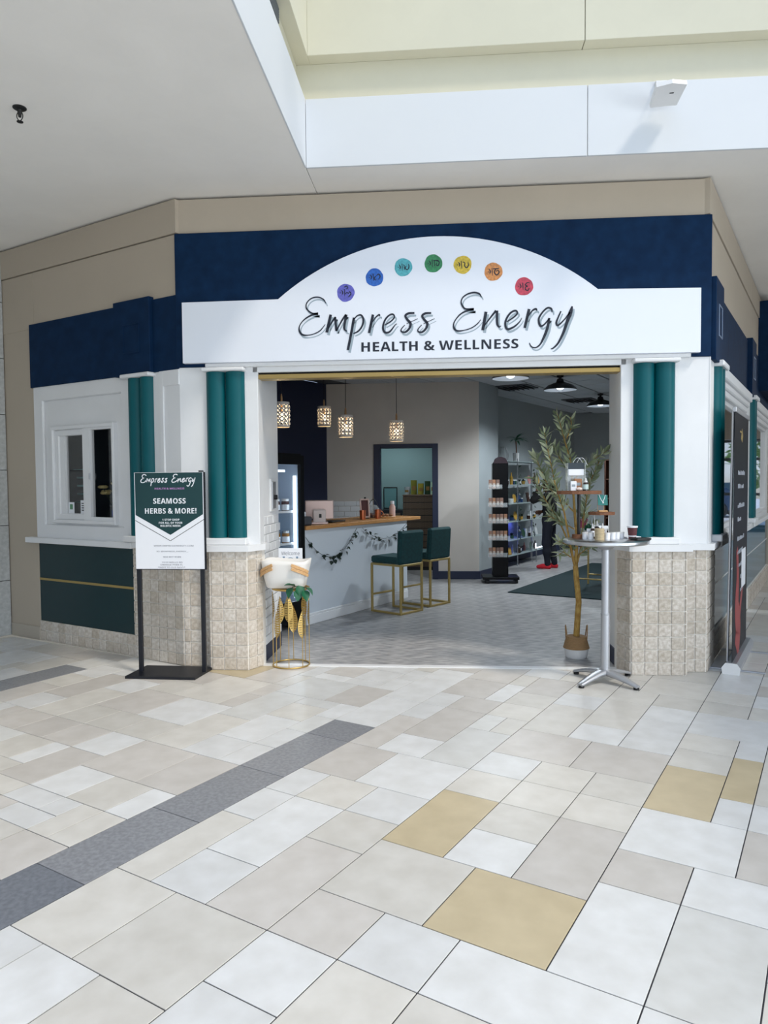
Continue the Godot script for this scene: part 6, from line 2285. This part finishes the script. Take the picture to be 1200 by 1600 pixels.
func make_rack() -> void:
	var at := Vector3(0.90, 0, -5.33)
	var r := thing("card_rack", "tall black display tower on casters with a scalloped top", "display rack", at, 0.0)
	var a := g()
	bb(a, Transform3D.IDENTITY, -0.12, 0.12, 0.1, 1.86, -0.12, 0.12, 0.004)
	part("tower", a, M.black_gloss, r)
	a = g()
	var poly := PackedVector2Array([Vector2(-0.12, 1.86)])
	for k in 13:
		var t := PI - PI * k / 12
		poly.append(Vector2(cos(t) * 0.1, 1.89 + sin(t) * 0.07))
	poly.append(Vector2(0.12, 1.86))
	prism(a, Transform3D.IDENTITY, poly, 0.09, 0.122)
	part("crest", a, mat("crest_plum", Color(0.14, 0.05, 0.10), 0.4), r)
	a = g()
	bb(a, Transform3D.IDENTITY, -0.28, 0.28, 0.06, 0.1, -0.22, 0.22)
	part("base", a, M.black_gloss, r)
	for x in [-0.2, 0.24]:
		for z in [-0.16, 0.18]:
			a = g()
			lathe(a, Transform3D(Basis(Vector3.BACK, PI / 2), Vector3(x, 0.032, z)), [Vector2(0, -0.02), Vector2(0.032, -0.02), Vector2(0.032, 0.02), Vector2(0, 0.02)], 14)
			part("caster", a, M.black, r)
	var ys := [1.47, 1.19, 0.94, 0.68, 0.42]
	rng.seed = 62
	var tones := [Color(0.55, 0.42, 0.36), Color(0.62, 0.45, 0.34), Color(0.48, 0.38, 0.34)]
	var row := ["top", "second", "third", "fourth", "lowest"]
	for i in 5:
		a = g()
		var half: float = [0.0, 0.08, 0.1, 0.12, 0.08][i]
		bb(a, Transform3D.IDENTITY, -0.2, half + 0.02, ys[i] - 0.01, ys[i] - 0.004, 0.12, 0.22, 0.0)
		bb(a, Transform3D.IDENTITY, -0.2, half + 0.02, ys[i], ys[i] + 0.06, 0.216, 0.22, 0.0)
		part("pocket", a, M.clear_plastic, r)
		var n := 3 + (i > 0 as int) + (1 if i in [2, 3] else 0)
		for k in n:
			var o := thing("packet", "small brown packet, %s from left in the %s pocket row of the display tower" % [["first", "second", "third", "fourth", "fifth", "sixth"][k], row[i]], "packet", at + Vector3(-0.16 + k * 0.058, ys[i] - 0.003, 0.18 - (k % 2) * 0.02), rng.randf_range(-0.1, 0.1), "packets in the %s row of the display tower" % row[i])
			a = g()
			bx(a, Transform3D(Basis(Vector3.RIGHT, -0.06), Vector3(0, 0.07, 0)), Vector3(0.05, 0.14, 0.012), 0.003)
			part("pouch", a, mat("packet%d" % (k % 3), tones[k % 3], 0.5), o)
			a = g()
			bx(a, Transform3D(Basis(Vector3.RIGHT, -0.06), Vector3(0, 0.06, 0.0066)), Vector3(0.036, 0.05, 0.001), 0.0)
			part("label", a, mat("packet_label", Color(0.72, 0.68, 0.64), 0.5), o)

func make_shelves() -> void:
	var F := Transform3D(Basis(AX, Vector3.UP, BX), Vector3(1.10, 0, -7.70))     # x along the wall, z off it
	var s := thing("shelf_unit", "pale metal wall shelf unit with trailing vines behind the display tower", "shelf", F.origin, deg_to_rad(62.7))
	var I := Transform3D.IDENTITY
	var ys := [1.95, 1.52, 1.17, 0.84, 0.50, 0.22]
	var a := g()
	for x in [-0.78, -0.05, 0.7, 1.45]:
		for z in [0.06, 0.36]:
			a = g()
			bb(a, I, x - 0.007, x + 0.007, 0, 2.0, z - 0.007, z + 0.007, 0.001)
			part("post", a, M.brushed, s)
	for y in ys:
		a = g()
		bb(a, I, -0.78, 1.45, y - 0.012, y, 0.05, 0.37, 0.002)
		part("shelf", a, mat("shelf_white", Color(0.60, 0.66, 0.66), 0.3), s)
	rng.seed = 12
	for x in [-0.05, 0.7, 1.45]:
		a = g()
		for k in 26:
			var p := Vector3(x + rng.randf_range(-0.06, 0.06), 0.3 + k * 0.062, 0.385)
			var d := Vector3(rng.randf_range(-1, 1), rng.randf_range(-1, 0.2), 0.3).normalized()
			var q := d.cross(Vector3.BACK).normalized() * 0.022
			quad(a, p, p + d * 0.03 - q, p + d * 0.07, p + d * 0.03 + q)
		part("vine_leaves", a, M.leaf_dark, s).set_meta("kind", "stuff")
	# blue light strip under the lower shelves and a white light frame by the floor
	var blue := mat("strip_glow", Color(0.5, 0.5, 1.0), 0.5)
	blue.emission_enabled = true
	blue.emission = Color(0.36, 0.42, 1.0)
	blue.emission_energy_multiplier = 1.6
	for q in [[0.81, -0.7, 0.0], [0.47, -0.72, 0.1], [0.80, 0.1, 0.5]]:
		a = g()
		bb(a, I, q[1], q[2], q[0] + 0.002, q[0] + 0.014, 0.06, 0.075, 0.0)
		part("light_strip", a, blue, s)
		var l := AreaLight3D.new()
		l.name = "shelf_strip_light"
		add_child(l)
		l.transform = F * Transform3D(Basis(Vector3.RIGHT, -0.9), Vector3((q[1] + q[2]) / 2, q[0] - 0.01, 0.1))
		l.area_size = Vector2(0.6, 0.02)
		l.light_energy = 0.10
		l.light_color = Color(0.36, 0.42, 1.0)
		l.shadow_enabled = true
	var lf := thing("light_frame", "glowing white dotted light frame low beside the wall shelves", "light", F * Vector3(1.05, 0.0, 0.43), deg_to_rad(62.7))
	var wl := mat("white_glow", Color(1, 1, 1), 0.5)
	wl.emission_enabled = true
	wl.emission = Color(0.9, 0.95, 1.0)
	wl.emission_energy_multiplier = 2.5
	a = g()
	for k in 8:
		bx(a, xf(-0.3 + k * 0.085, 0.28, 0), Vector3(0.07, 0.022, 0.02), 0.003)
	bx(a, xf(-0.33, 0.33, 0), Vector3(0.02, 0.08, 0.02), 0.003)
	bx(a, xf(0.34, 0.36, 0), Vector3(0.02, 0.10, 0.02), 0.003)
	part("light_strip", a, wl, lf)
	a = g()
	for x in [-0.3, 0.3]:
		bb(a, I, x - 0.01, x + 0.01, 0, 0.27, -0.01, 0.01, 0.001)
	part("stand", a, M.steel, lf)
	# goods
	var row := ["second highest", "third", "fourth", "fifth", "lowest"]
	var kinds := ["bottle", "jar", "box", "book", "plate", "plant"]
	var cols := {"amber": Color(0.20, 0.10, 0.05), "white": Color(0.8, 0.82, 0.82), "black": Color(0.05, 0.05, 0.07), "green": Color(0.16, 0.30, 0.22), "blue": Color(0.12, 0.22, 0.38), "yellow": Color(0.70, 0.55, 0.22), "pink": Color(0.65, 0.42, 0.42)}
	var names := cols.keys()
	rng.seed = 303
	for r in 5:
		var x := -0.70
		var nth := 0
		while x < 1.36:
			nth += 1
			var kind: String = kinds[rng.randi() % 5] if rng.randf() < 0.85 else "plant"
			var col: String = names[rng.randi() % names.size()]
			var m := mat("goods_" + col, cols[col], 0.4)
			var w := rng.randf_range(0.05, 0.1)
			var at := F * Vector3(x + w / 2, ys[r + 1] + 0.001, rng.randf_range(0.18, 0.30))
			var where := "on the %s shelf of the wall unit" % row[r]
			var spot := "%s, %s from the left" % [where, ["first", "second", "third", "fourth", "fifth", "sixth", "seventh", "eighth", "ninth", "tenth", "eleventh", "twelfth", "thirteenth", "fourteenth", "fifteenth"][mini(nth - 1, 14)]]
			var grp := "%s %s %s" % [col, {"bottle": "bottles", "jar": "jars", "box": "cartons", "book": "books", "plate": "plates"}.get(kind, "plants"), where]
			var o: Node3D
			var hh := 0.22 if r < 4 else 0.16
			match kind:
				"bottle":
					o = thing("bottle", "%s bottle %s" % [col, spot], "bottle", at, 0, grp)
					a = g()
					lathe(a, I, [Vector2(0, 0), Vector2(w * 0.42, 0), Vector2(w * 0.42, hh * 0.6), Vector2(w * 0.16, hh * 0.75), Vector2(w * 0.16, hh), Vector2(0, hh)], 12)
					part("bottle", a, m, o)
				"jar":
					o = thing("jar", "squat %s jar %s" % [col, spot], "jar", at, 0, grp)
					a = g()
					lathe(a, I, [Vector2(0, 0), Vector2(w * 0.5, 0), Vector2(w * 0.5, 0.07), Vector2(0, 0.07)], 12)
					part("jar", a, m, o)
					a = g()
					lathe(a, I, [Vector2(w * 0.5, 0.07), Vector2(w * 0.5, 0.085), Vector2(0, 0.086)], 12)
					part("lid", a, M.white_plastic, o)
				"box":
					o = thing("carton", "%s carton %s" % [col, spot], "box", at, deg_to_rad(62.7), grp)
					a = g()
					bx(a, xf(0, hh * 0.35, 0), Vector3(w, hh * 0.7, 0.06))
					part("carton", a, m, o)
					a = g()
					bx(a, xf(0, hh * 0.35, 0.0305), Vector3(w * 0.6, hh * 0.25, 0.001), 0.0)
					part("label", a, M.paper, o)
				"book":
					o = thing("book", "%s book %s" % [col, spot], "book", at, deg_to_rad(62.7), grp)
					a = g()
					bx(a, Transform3D(Basis(Vector3.RIGHT, -0.2), Vector3(0, hh * 0.435, 0)), Vector3(0.13, hh * 0.85, 0.02), 0.002)
					part("cover", a, m, o)
					w = 0.13
				"plate":
					o = thing("plate", "round %s plate %s" % [col, spot], "plate", at, deg_to_rad(62.7), grp)
					a = g()
					lathe(a, Transform3D(Basis(Vector3.RIGHT, PI / 2 - 0.15), Vector3(0, 0.085, 0)), [Vector2(0, 0), Vector2(0.05, 0), Vector2(0.085, 0.012), Vector2(0.083, 0.016), Vector2(0.05, 0.005), Vector2(0, 0.005)], 20)
					part("plate", a, m, o)
					w = 0.2
				_:
					o = thing("potted_plant", "little potted plant %s" % spot, "plant", at, 0, "little potted plants " + where)
					a = g()
					lathe(a, I, [Vector2(0, 0), Vector2(0.03, 0), Vector2(0.04, 0.06), Vector2(0, 0.055)], 12)
					part("pot", a, m, o)
					w = 0.12
					o.position = F * Vector3(x + 0.06, ys[r + 1] + 0.001, 0.2)
					var lm := leaf_mesh(0.06, 0.03, 0.3)
					for k in 9:
						put("leaf", lm, M.leaf_dark, o, Transform3D(along(Vector3(rng.randfn() * 0.7, 1.0, rng.randfn() * 0.7), rng.randf() * 6), Vector3(0, 0.055, 0)))
			x += w + rng.randf_range(0.03, 0.16)
	# on top of the unit
	var d := thing("dracaena", "leafy dracaena on a bare stem in a glass vase on top of the shelf unit", "plant", F * Vector3(0.12, 1.951, 0.26))
	a = g()
	lathe(a, I, [Vector2(0, 0), Vector2(0.05, 0), Vector2(0.06, 0.16), Vector2(0.055, 0.16), Vector2(0.045, 0.02), Vector2(0, 0.02)], 16)
	part("vase", a, M.white_plastic, d)
	a = g()
	tube(a, [Vector3(0, 0.02, 0), Vector3(0.01, 0.2, 0), Vector3(0, 0.38, 0)], 0.012, 0.01, 7)
	part("stem", a, M.bark_wood, d)
	var lm2 := leaf_mesh(0.22, 0.045, 0.6)
	rng.seed = 404
	for k in 20:
		put("leaf", lm2, M.leaf_green, d, Transform3D(along(Vector3(rng.randfn() * 0.9, rng.randf_range(0.2, 1.2), rng.randfn() * 0.9), 0) * rng.randf_range(0.7, 1.1), Vector3(0, 0.38 + 0.05 * rng.randf(), 0)))
	var ln := thing("wire_lantern", "pale wire lantern at the left end on top of the shelf unit", "lantern", F * Vector3(-0.35, 1.951, 0.2))
	a = g()
	for k in 8:
		var t := TAU * k / 8
		tube(a, [Vector3(cos(t) * 0.08, 0.01, sin(t) * 0.08), Vector3(cos(t) * 0.1, 0.12, sin(t) * 0.1), Vector3(cos(t) * 0.04, 0.26, sin(t) * 0.04)], 0.004, 0.004, 5)
	tube(a, ring(Vector3(0, 0.01, 0), 0.08, 16), 0.004, 0.004, 5, true)
	tube(a, ring(Vector3(0, 0.26, 0), 0.04, 16), 0.004, 0.004, 5, true)
	part("frame", a, M.steel, ln)

func make_back_room() -> void:
	var I := Transform3D.IDENTITY
	var c := thing("slat_cabinet", "dark slatted wood cabinet seen through the doorway", "cabinet", Vector3(-0.42, 0, -7.05))
	var a := g()
	bb(a, I, -0.28, 0.32, 0.0, 1.33, -0.25, 0.2)
	part("body", a, M.dark_navy, c)
	for k in 11:
		a = g()
		bb(a, I, -0.285, 0.26, 0.06 + k * 0.116, 0.165 + k * 0.116, 0.19, 0.215, 0.004)
		part("slat", a, M.slat_wood, c)
	a = g()
	bb(a, I, -0.29, 0.33, 1.33, 1.355, -0.26, 0.22)
	part("top", a, M.slat_wood, c)
	rng.seed = 15
	var spec := [[-0.21, "silver foil pouch at the left on the slatted cabinet", Color(0.75, 0.78, 0.8), 0.11, 0.14, 0.9], [-0.09, "olive green food pouch second from the left on the slatted cabinet", Color(0.45, 0.45, 0.12), 0.11, 0.26, 0.0], [0.035, "yellow green food pouch in the middle on the slatted cabinet", Color(0.55, 0.52, 0.15), 0.105, 0.2, 0.0], [0.155, "dark green food pouch right of the middle on the slatted cabinet", Color(0.12, 0.24, 0.12), 0.10, 0.24, 0.0], [0.26, "pale green and white pouch at the right on the slatted cabinet", Color(0.62, 0.72, 0.62), 0.09, 0.22, 0.0]]
	for q in spec:
		var o := thing("pouch", q[1], "pouch", Vector3(-0.42 + q[0], 1.356, -7.0 + rng.randf_range(-0.05, 0.08)), rng.randf_range(-0.3, 0.3))
		a = g()
		var w: float = q[3]
		var h: float = q[4]
		a.set_smooth_group(1)
		var prev := []
		for i in 6:
			var f := i / 5.0
			var dz := 0.045 * (1 - f) + 0.004
			var row := []
			for k in 12:
				var t := TAU * k / 12
				row.append(Vector3(signf(cos(t)) * pow(absf(cos(t)), 0.5) * w / 2, f * h, -sin(t) * dz))
			if prev.size():
				for k in 12:
					quad(a, prev[k], prev[(k + 1) % 12], row[(k + 1) % 12], row[k])
			prev = row
		part("pouch", a, mat("pouch_%.2f" % q[0], q[2], 0.3, q[5]), o)
		a = g()
		bx(a, xf(0, h * 0.45, 0.034), Vector3(w * 0.6, h * 0.3, 0.002), 0.0)
		part("label", a, mat("pouch_label", Color(0.55, 0.42, 0.2), 0.5), o)
	var p := thing("picture_frame", "thin black picture frame leaning against the mint wall", "frame", Vector3(-1.0, 1.0, -7.86))
	a = g()
	for e in [[0, 0.2, 0.26, 0.015], [0, -0.2, 0.26, 0.015], [-0.125, 0, 0.015, 0.41], [0.125, 0, 0.015, 0.41]]:
		bx(a, xf(e[0], e[1] + 0.28, 0), Vector3(e[2], e[3], 0.02), 0.003)
	part("frame", a, M.black, p)
	a = g()
	bx(a, xf(0, 0.28, -0.004), Vector3(0.24, 0.39, 0.006), 0.0)
	part("print", a, mat("mint_print", Color(0.36, 0.55, 0.56), 0.4), p)
	var sb := thing("sideboard", "low cabinet under the picture frame in the back room", "cabinet", Vector3(-1.2, 0, -7.6))
	a = g()
	bb(a, I, -0.5, 0.45, 0.0, 1.06, -0.28, 0.2)
	part("body", a, M.dark_navy, sb)
	a = g()
	bb(a, I, -0.47, -0.04, 0.06, 1.0, 0.2, 0.215)
	part("door", a, M.slat_wood, sb)
	a = g()
	bb(a, I, -0.0, 0.42, 0.06, 1.0, 0.2, 0.215)
	part("door", a, M.slat_wood, sb)

func make_right_side() -> void:
	var I := Transform3D.IDENTITY
	# rug
	var a := g()
	var o := Vector3(0.92, 0, -4.21)
	var q := []
	for e in [[0.0, 0.0], [2.3, 0.0], [2.3, 4.2], [0.0, 4.2]]:
		var v: Vector3 = o + BX * e[0] + AX * e[1]
		q.append(Vector2(v.x, v.z))
	slab(a, PackedVector2Array(q), 0.0, 0.012)
	solo("rug", a, M.rug, "dark teal floor rug running into the shop", "rug")
	var tb := thing("display_table", "gold legged display table standing on the teal rug", "table", Vector3(2.45, 0.012, -4.6), deg_to_rad(-27.3))
	for x in [-0.42, 0.42]:
		for z in [-0.28, 0.28]:
			a = g()
			bb(a, I, x - 0.012, x + 0.012, 0, 0.86, z - 0.012, z + 0.012)
			part("leg", a, M.gold_paint, tb)
	a = g()
	for z in [-0.28, 0.28]:
		bb(a, I, -0.42, 0.42, 0.14, 0.16, z - 0.01, z + 0.01)
	part("stretcher", a, M.gold_paint, tb)
	a = g()
	bb(a, I, -0.46, 0.46, 0.86, 0.89, -0.32, 0.32)
	part("tabletop", a, M.white_plastic, tb)
	var bc := thing("bookcase", "brown wooden bookcase at the right of the shop", "bookcase", Vector3(3.75, 0, -8.6), deg_to_rad(-20))
	a = g()
	for x in [-0.5, 0.47]:
		bb(a, I, x, x + 0.03, 0, 2.0, -0.2, 0.2)
	part("side", a, M.brown_wood, bc)
	for k in 6:
		a = g()
		bb(a, I, -0.47, 0.47, 0.05 + k * 0.385, 0.075 + k * 0.385, -0.2, 0.2)
		part("shelf", a, M.brown_wood, bc)
	a = g()
	bb(a, I, -0.5, 0.5, 0, 2.0, -0.22, -0.2)
	part("back", a, M.brown_wood, bc)
	var pl := thing("potted_dracaena", "spiky leaved plant in a dusty pink pot beside the brown bookcase", "plant", Vector3(2.02, 0.905, -4.46))
	a = g()
	lathe(a, I, [Vector2(0, 0), Vector2(0.05, 0), Vector2(0.065, 0.13), Vector2(0.055, 0.13), Vector2(0.05, 0.11), Vector2(0, 0.11)], 18)
	part("pot", a, mat("pot_pink", Color(0.62, 0.28, 0.38), 0.6), pl)
	var lm := leaf_mesh(0.28, 0.04, 0.4)
	rng.seed = 9
	for k in 16:
		put("leaf", lm, M.leaf_olive, pl, Transform3D(along(Vector3(rng.randfn() * 0.6, 1.2, rng.randfn() * 0.6), 0) * rng.randf_range(0.7, 1.1), Vector3(0, 0.11, 0)))

# ---------------------------------------------------------------- the customer
# surface nets over a field of tapered capsules joined smoothly; bones: [a, b, ra, rb]
func field_mesh(bones: Array, cell: float, k: float) -> SurfaceTool:
	var lo := Vector3(1e9, 1e9, 1e9)
	var hi := -lo
	for b in bones:
		for e in 2:
			var r: float = b[2 + e] + cell * 3
			lo = lo.min(b[e] - Vector3(r, r, r))
			hi = hi.max(b[e] + Vector3(r, r, r))
	var n := Vector3i(((hi - lo) / cell).ceil()) + Vector3i.ONE
	var val := PackedFloat32Array()
	val.resize(n.x * n.y * n.z)
	val.fill(1.0)
	var sx := n.y * n.z
	var sy := n.z
	for b in bones:
		var a: Vector3 = b[0]
		var c: Vector3 = b[1]
		var m: float = maxf(b[2], b[3]) + cell * 3 + k
		var i0 := Vector3i(((a.min(c) - Vector3(m, m, m) - lo) / cell).floor()).max(Vector3i.ZERO)
		var i1 := Vector3i(((a.max(c) + Vector3(m, m, m) - lo) / cell).ceil()).min(n - Vector3i.ONE)
		var ac := c - a
		var l2 := maxf(ac.length_squared(), 1e-9)
		for x in range(i0.x, i1.x + 1):
			for y in range(i0.y, i1.y + 1):
				for z in range(i0.z, i1.z + 1):
					var p := lo + Vector3(x, y, z) * cell
					var t := clampf((p - a).dot(ac) / l2, 0, 1)
					var d := (p - a - ac * t).length() - lerpf(b[2], b[3], t)
					var id := x * sx + y * sy + z
					var o := val[id]
					var h := maxf(k - absf(o - d), 0.0) / k
					val[id] = minf(o, d) - h * h * k * 0.25
	var vid := {}
	var pos := PackedVector3Array()
	for x in n.x - 1:
		for y in n.y - 1:
			for z in n.z - 1:
				var base := x * sx + y * sy + z
				var inside := 0
				for q in 8:
					if val[base + (q & 1) * sx + ((q >> 1) & 1) * sy + ((q >> 2) & 1)] < 0:
						inside += 1
				if inside == 0 or inside == 8:
					continue
				var s := Vector3.ZERO
				var cnt := 0
				for e in 12:
					var ax := e / 4
					var u := e % 4
					var o := [0, 0, 0]
					o[(ax + 1) % 3] = u & 1
					o[(ax + 2) % 3] = u >> 1
					var va := val[base + o[0] * sx + o[1] * sy + o[2]]
					o[ax] = 1
					var vb := val[base + o[0] * sx + o[1] * sy + o[2]]
					if (va < 0) != (vb < 0):
						var f := va / (va - vb)
						o[ax] = 0
						var p := Vector3(o[0], o[1], o[2])
						p[ax] = f
						s += p
						cnt += 1
				vid[base] = pos.size()
				pos.append(lo + (Vector3(x, y, z) + s / cnt) * cell)
	var st := g()
	st.set_smooth_group(1)
	for base in vid:
		var x: int = base / sx
		var y: int = (base / sy) % n.y
		var z: int = base % n.z
		var st3 := [sx, sy, 1]
		var here := val[base]
		for ax in 3:
			var u := (ax + 1) % 3
			var w := (ax + 2) % 3
			var c := [x, y, z]
			if c[u] == 0 or c[w] == 0:
				continue
			var there := val[base + st3[ax]]
			if (here < 0) == (there < 0):
				continue
			var k0: int = base
			var k1: int = base - st3[u]
			var k2: int = base - st3[u] - st3[w]
			var k3: int = base - st3[w]
			if not (vid.has(k1) and vid.has(k2) and vid.has(k3)):
				continue
			if here < 0:
				quad(st, pos[vid[k2]], pos[vid[k3]], pos[vid[k0]], pos[vid[k1]])
			else:
				quad(st, pos[vid[k1]], pos[vid[k0]], pos[vid[k3]], pos[vid[k2]])
	return st

func make_person() -> void:
	# faces +z in its own frame, turned towards the wall shelves
	var p := thing("person", "person in dark clothes and red slippers with one arm raised, browsing the wall shelves", "person", Vector3(1.93, 0, -7.15), deg_to_rad(-112))
	var V := func(x: float, y: float, z: float) -> Vector3: return Vector3(x, y, z)
	# one continuous body: head, neck, trunk, arms, hands, legs
	var head := Vector3(0, 1.50, 0.03)
	var hips := [[Vector3(-0.085, 0.86, 0), Vector3(0.085, 0.86, 0), 0.105, 0.105]]
	var trunk := [[Vector3(0, 0.9, 0), Vector3(0, 1.1, -0.01), 0.115, 0.115], [Vector3(-0.06, 1.1, 0), Vector3(0.06, 1.1, 0), 0.10, 0.10], [Vector3(-0.09, 1.22, 0), Vector3(0.09, 1.22, 0), 0.105, 0.105], [Vector3(-0.15, 1.31, -0.01), Vector3(0.15, 1.31, -0.01), 0.065, 0.065], [Vector3(0, 1.33, -0.01), Vector3(0, 1.40, 0.01), 0.06, 0.05]]
	var leg := func(s: float, z: float) -> Array:
		return [[Vector3(0.09 * s, 0.84, 0), Vector3(0.095 * s, 0.46, 0.02 + z * 0.5), 0.088, 0.058], [Vector3(0.095 * s, 0.46, 0.02 + z * 0.5), Vector3(0.095 * s, 0.30, 0.0 + z * 0.7), 0.056, 0.056], [Vector3(0.095 * s, 0.30, z * 0.7), Vector3(0.095 * s, 0.09, -0.02 + z), 0.055, 0.038]]
	# the left arm is bent with the elbow forward and the hand by the face, the right reaches to the shelf
	var la := [[Vector3(0.17, 1.31, -0.01), Vector3(0.20, 1.24, 0.24), 0.05, 0.042], [Vector3(0.20, 1.24, 0.24), Vector3(0.10, 1.40, 0.20), 0.040, 0.03]]
	var ra := [[Vector3(-0.17, 1.31, -0.01), Vector3(-0.22, 1.06, 0.02), 0.05, 0.042], [Vector3(-0.22, 1.06, 0.02), Vector3(-0.12, 1.02, 0.17), 0.040, 0.03]]
	var bones := []
	bones.append_array(hips)
	bones.append_array(trunk)
	bones.append_array(leg.call(1.0, 0.03))
	bones.append_array(leg.call(-1.0, -0.05))
	bones.append_array(la)
	bones.append_array(ra)
	bones.append([Vector3(0, 1.36, 0.0), Vector3(0, 1.46, 0.02), 0.05, 0.05])
	var st := field_mesh(bones.map(func(b): return [b[0], b[1], b[2] * 0.93, b[3] * 0.93]), 0.018, 0.05)
	# head with a face, on a finer grid
	var hb := [[head + Vector3(0, 0.03, -0.02), head + Vector3(0, 0.05, 0.0), 0.088, 0.088], [head + Vector3(0, -0.04, 0.035), head + Vector3(0, -0.075, 0.045), 0.052, 0.036], [head + Vector3(0, 0.01, 0.085), head + Vector3(0, -0.02, 0.10), 0.010, 0.014], [head + Vector3(-0.022, -0.05, 0.08), head + Vector3(0.022, -0.05, 0.08), 0.009, 0.009], [head + Vector3(-0.035, 0.025, 0.072), head + Vector3(0.035, 0.025, 0.072), 0.014, 0.014], [head + Vector3(0.085, 0.02, 0), head + Vector3(0.088, -0.02, 0), 0.016, 0.012], [head + Vector3(-0.085, 0.02, 0), head + Vector3(-0.088, -0.02, 0), 0.016, 0.012], [head + Vector3(0, -0.12, 0.0), head + Vector3(0, -0.04, 0.0), 0.05, 0.05]]
	st.append_from(_mesh_of(field_mesh(hb, 0.008, 0.02)), 0, Transform3D.IDENTITY)
	for h in [[Vector3(0.10, 1.40, 0.20), Vector3(-0.45, 0.75, -0.1), Vector3(0.4, 0.1, -0.6)], [Vector3(-0.12, 1.02, 0.17), Vector3(0.8, -0.1, 0.6), Vector3(0.0, 1.0, 0.1)]]:
		var d: Vector3 = h[1].normalized()
		var side: Vector3 = (h[2] - d * h[2].dot(d)).normalized()
		var nrm := d.cross(side)
		var b := [[h[0], h[0] + d * 0.075, 0.026, 0.030], [h[0] + d * 0.04 - side * 0.018, h[0] + d * 0.08 - side * 0.024, 0.016, 0.014], [h[0] + d * 0.04 + side * 0.018, h[0] + d * 0.08 + side * 0.024, 0.016, 0.014]]
		for f in 4:
			var o: Vector3 = h[0] + d * 0.08 + side * (-0.027 + f * 0.018)
			var fl: float = [0.03, 0.036, 0.034, 0.026][f]
			b.append([o, o + d * fl, 0.009, 0.0085])
			b.append([o + d * fl, o + d * fl * 1.7 + nrm * 0.015, 0.0085, 0.0075])
		b.append([h[0] + d * 0.025 - side * 0.028, h[0] + d * 0.06 - side * 0.052 + nrm * 0.012, 0.011, 0.009])
		b.append([h[0] + d * 0.06 - side * 0.052 + nrm * 0.012, h[0] + d * 0.085 - side * 0.05 + nrm * 0.022, 0.009, 0.008])
		st.append_from(_mesh_of(field_mesh(b, 0.005, 0.006)), 0, Transform3D.IDENTITY)
	part("body", st, M.skin, p)
	var shirt := []
	shirt.append_array(trunk.slice(0, 4))
	shirt.append([Vector3(-0.08, 0.86, 0), Vector3(0.08, 0.86, 0), 0.112, 0.112])
	shirt.append([la[0][0], la[0][1], 0.058, 0.05])
	shirt.append([la[1][0], la[1][0].lerp(la[1][1], 0.8), 0.049, 0.04])
	shirt.append([ra[0][0], ra[0][1], 0.058, 0.05])
	shirt.append([ra[1][0], ra[1][0].lerp(ra[1][1], 0.8), 0.049, 0.04])
	part("shirt", field_mesh(shirt.map(func(b): return [b[0], b[1], b[2] * 1.04, b[3] * 1.04]), 0.018, 0.06), M.shirt_black, p)
	var tr_b := []
	tr_b.append_array(hips)
	for q in [leg.call(1.0, 0.03), leg.call(-1.0, -0.05)]:
		for b in q:
			tr_b.append([b[0], b[1], b[2] * 1.12 + 0.004, b[3] * 1.12 + 0.012])
	part("trousers", field_mesh(tr_b, 0.018, 0.04), M.jeans, p)
	var hair := [[head + Vector3(0, 0.05, -0.03), head + Vector3(0, 0.065, 0.0), 0.098, 0.098], [head + Vector3(0, 0.0, -0.06), head + Vector3(0, -0.18, -0.09), 0.08, 0.05], [head + Vector3(0.07, 0.02, -0.02), head + Vector3(0.08, -0.12, -0.04), 0.035, 0.025], [head + Vector3(-0.07, 0.02, -0.02), head + Vector3(-0.08, -0.12, -0.04), 0.035, 0.025]]
	part("hair", field_mesh(hair, 0.012, 0.03), M.hair, p)
	for q in [[0.095, 0.03], [-0.095, -0.05]]:
		var z: float = q[1]
		part("slipper", field_mesh([[Vector3(q[0], 0.035, -0.05 + z), Vector3(q[0], 0.04, 0.06 + z), 0.040, 0.046], [Vector3(q[0], 0.04, 0.06 + z), Vector3(q[0], 0.03, 0.15 + z), 0.046, 0.034]], 0.01, 0.02), M.red_cloth, p)

func _mesh_of(st: SurfaceTool) -> ArrayMesh:
	return st.commit()
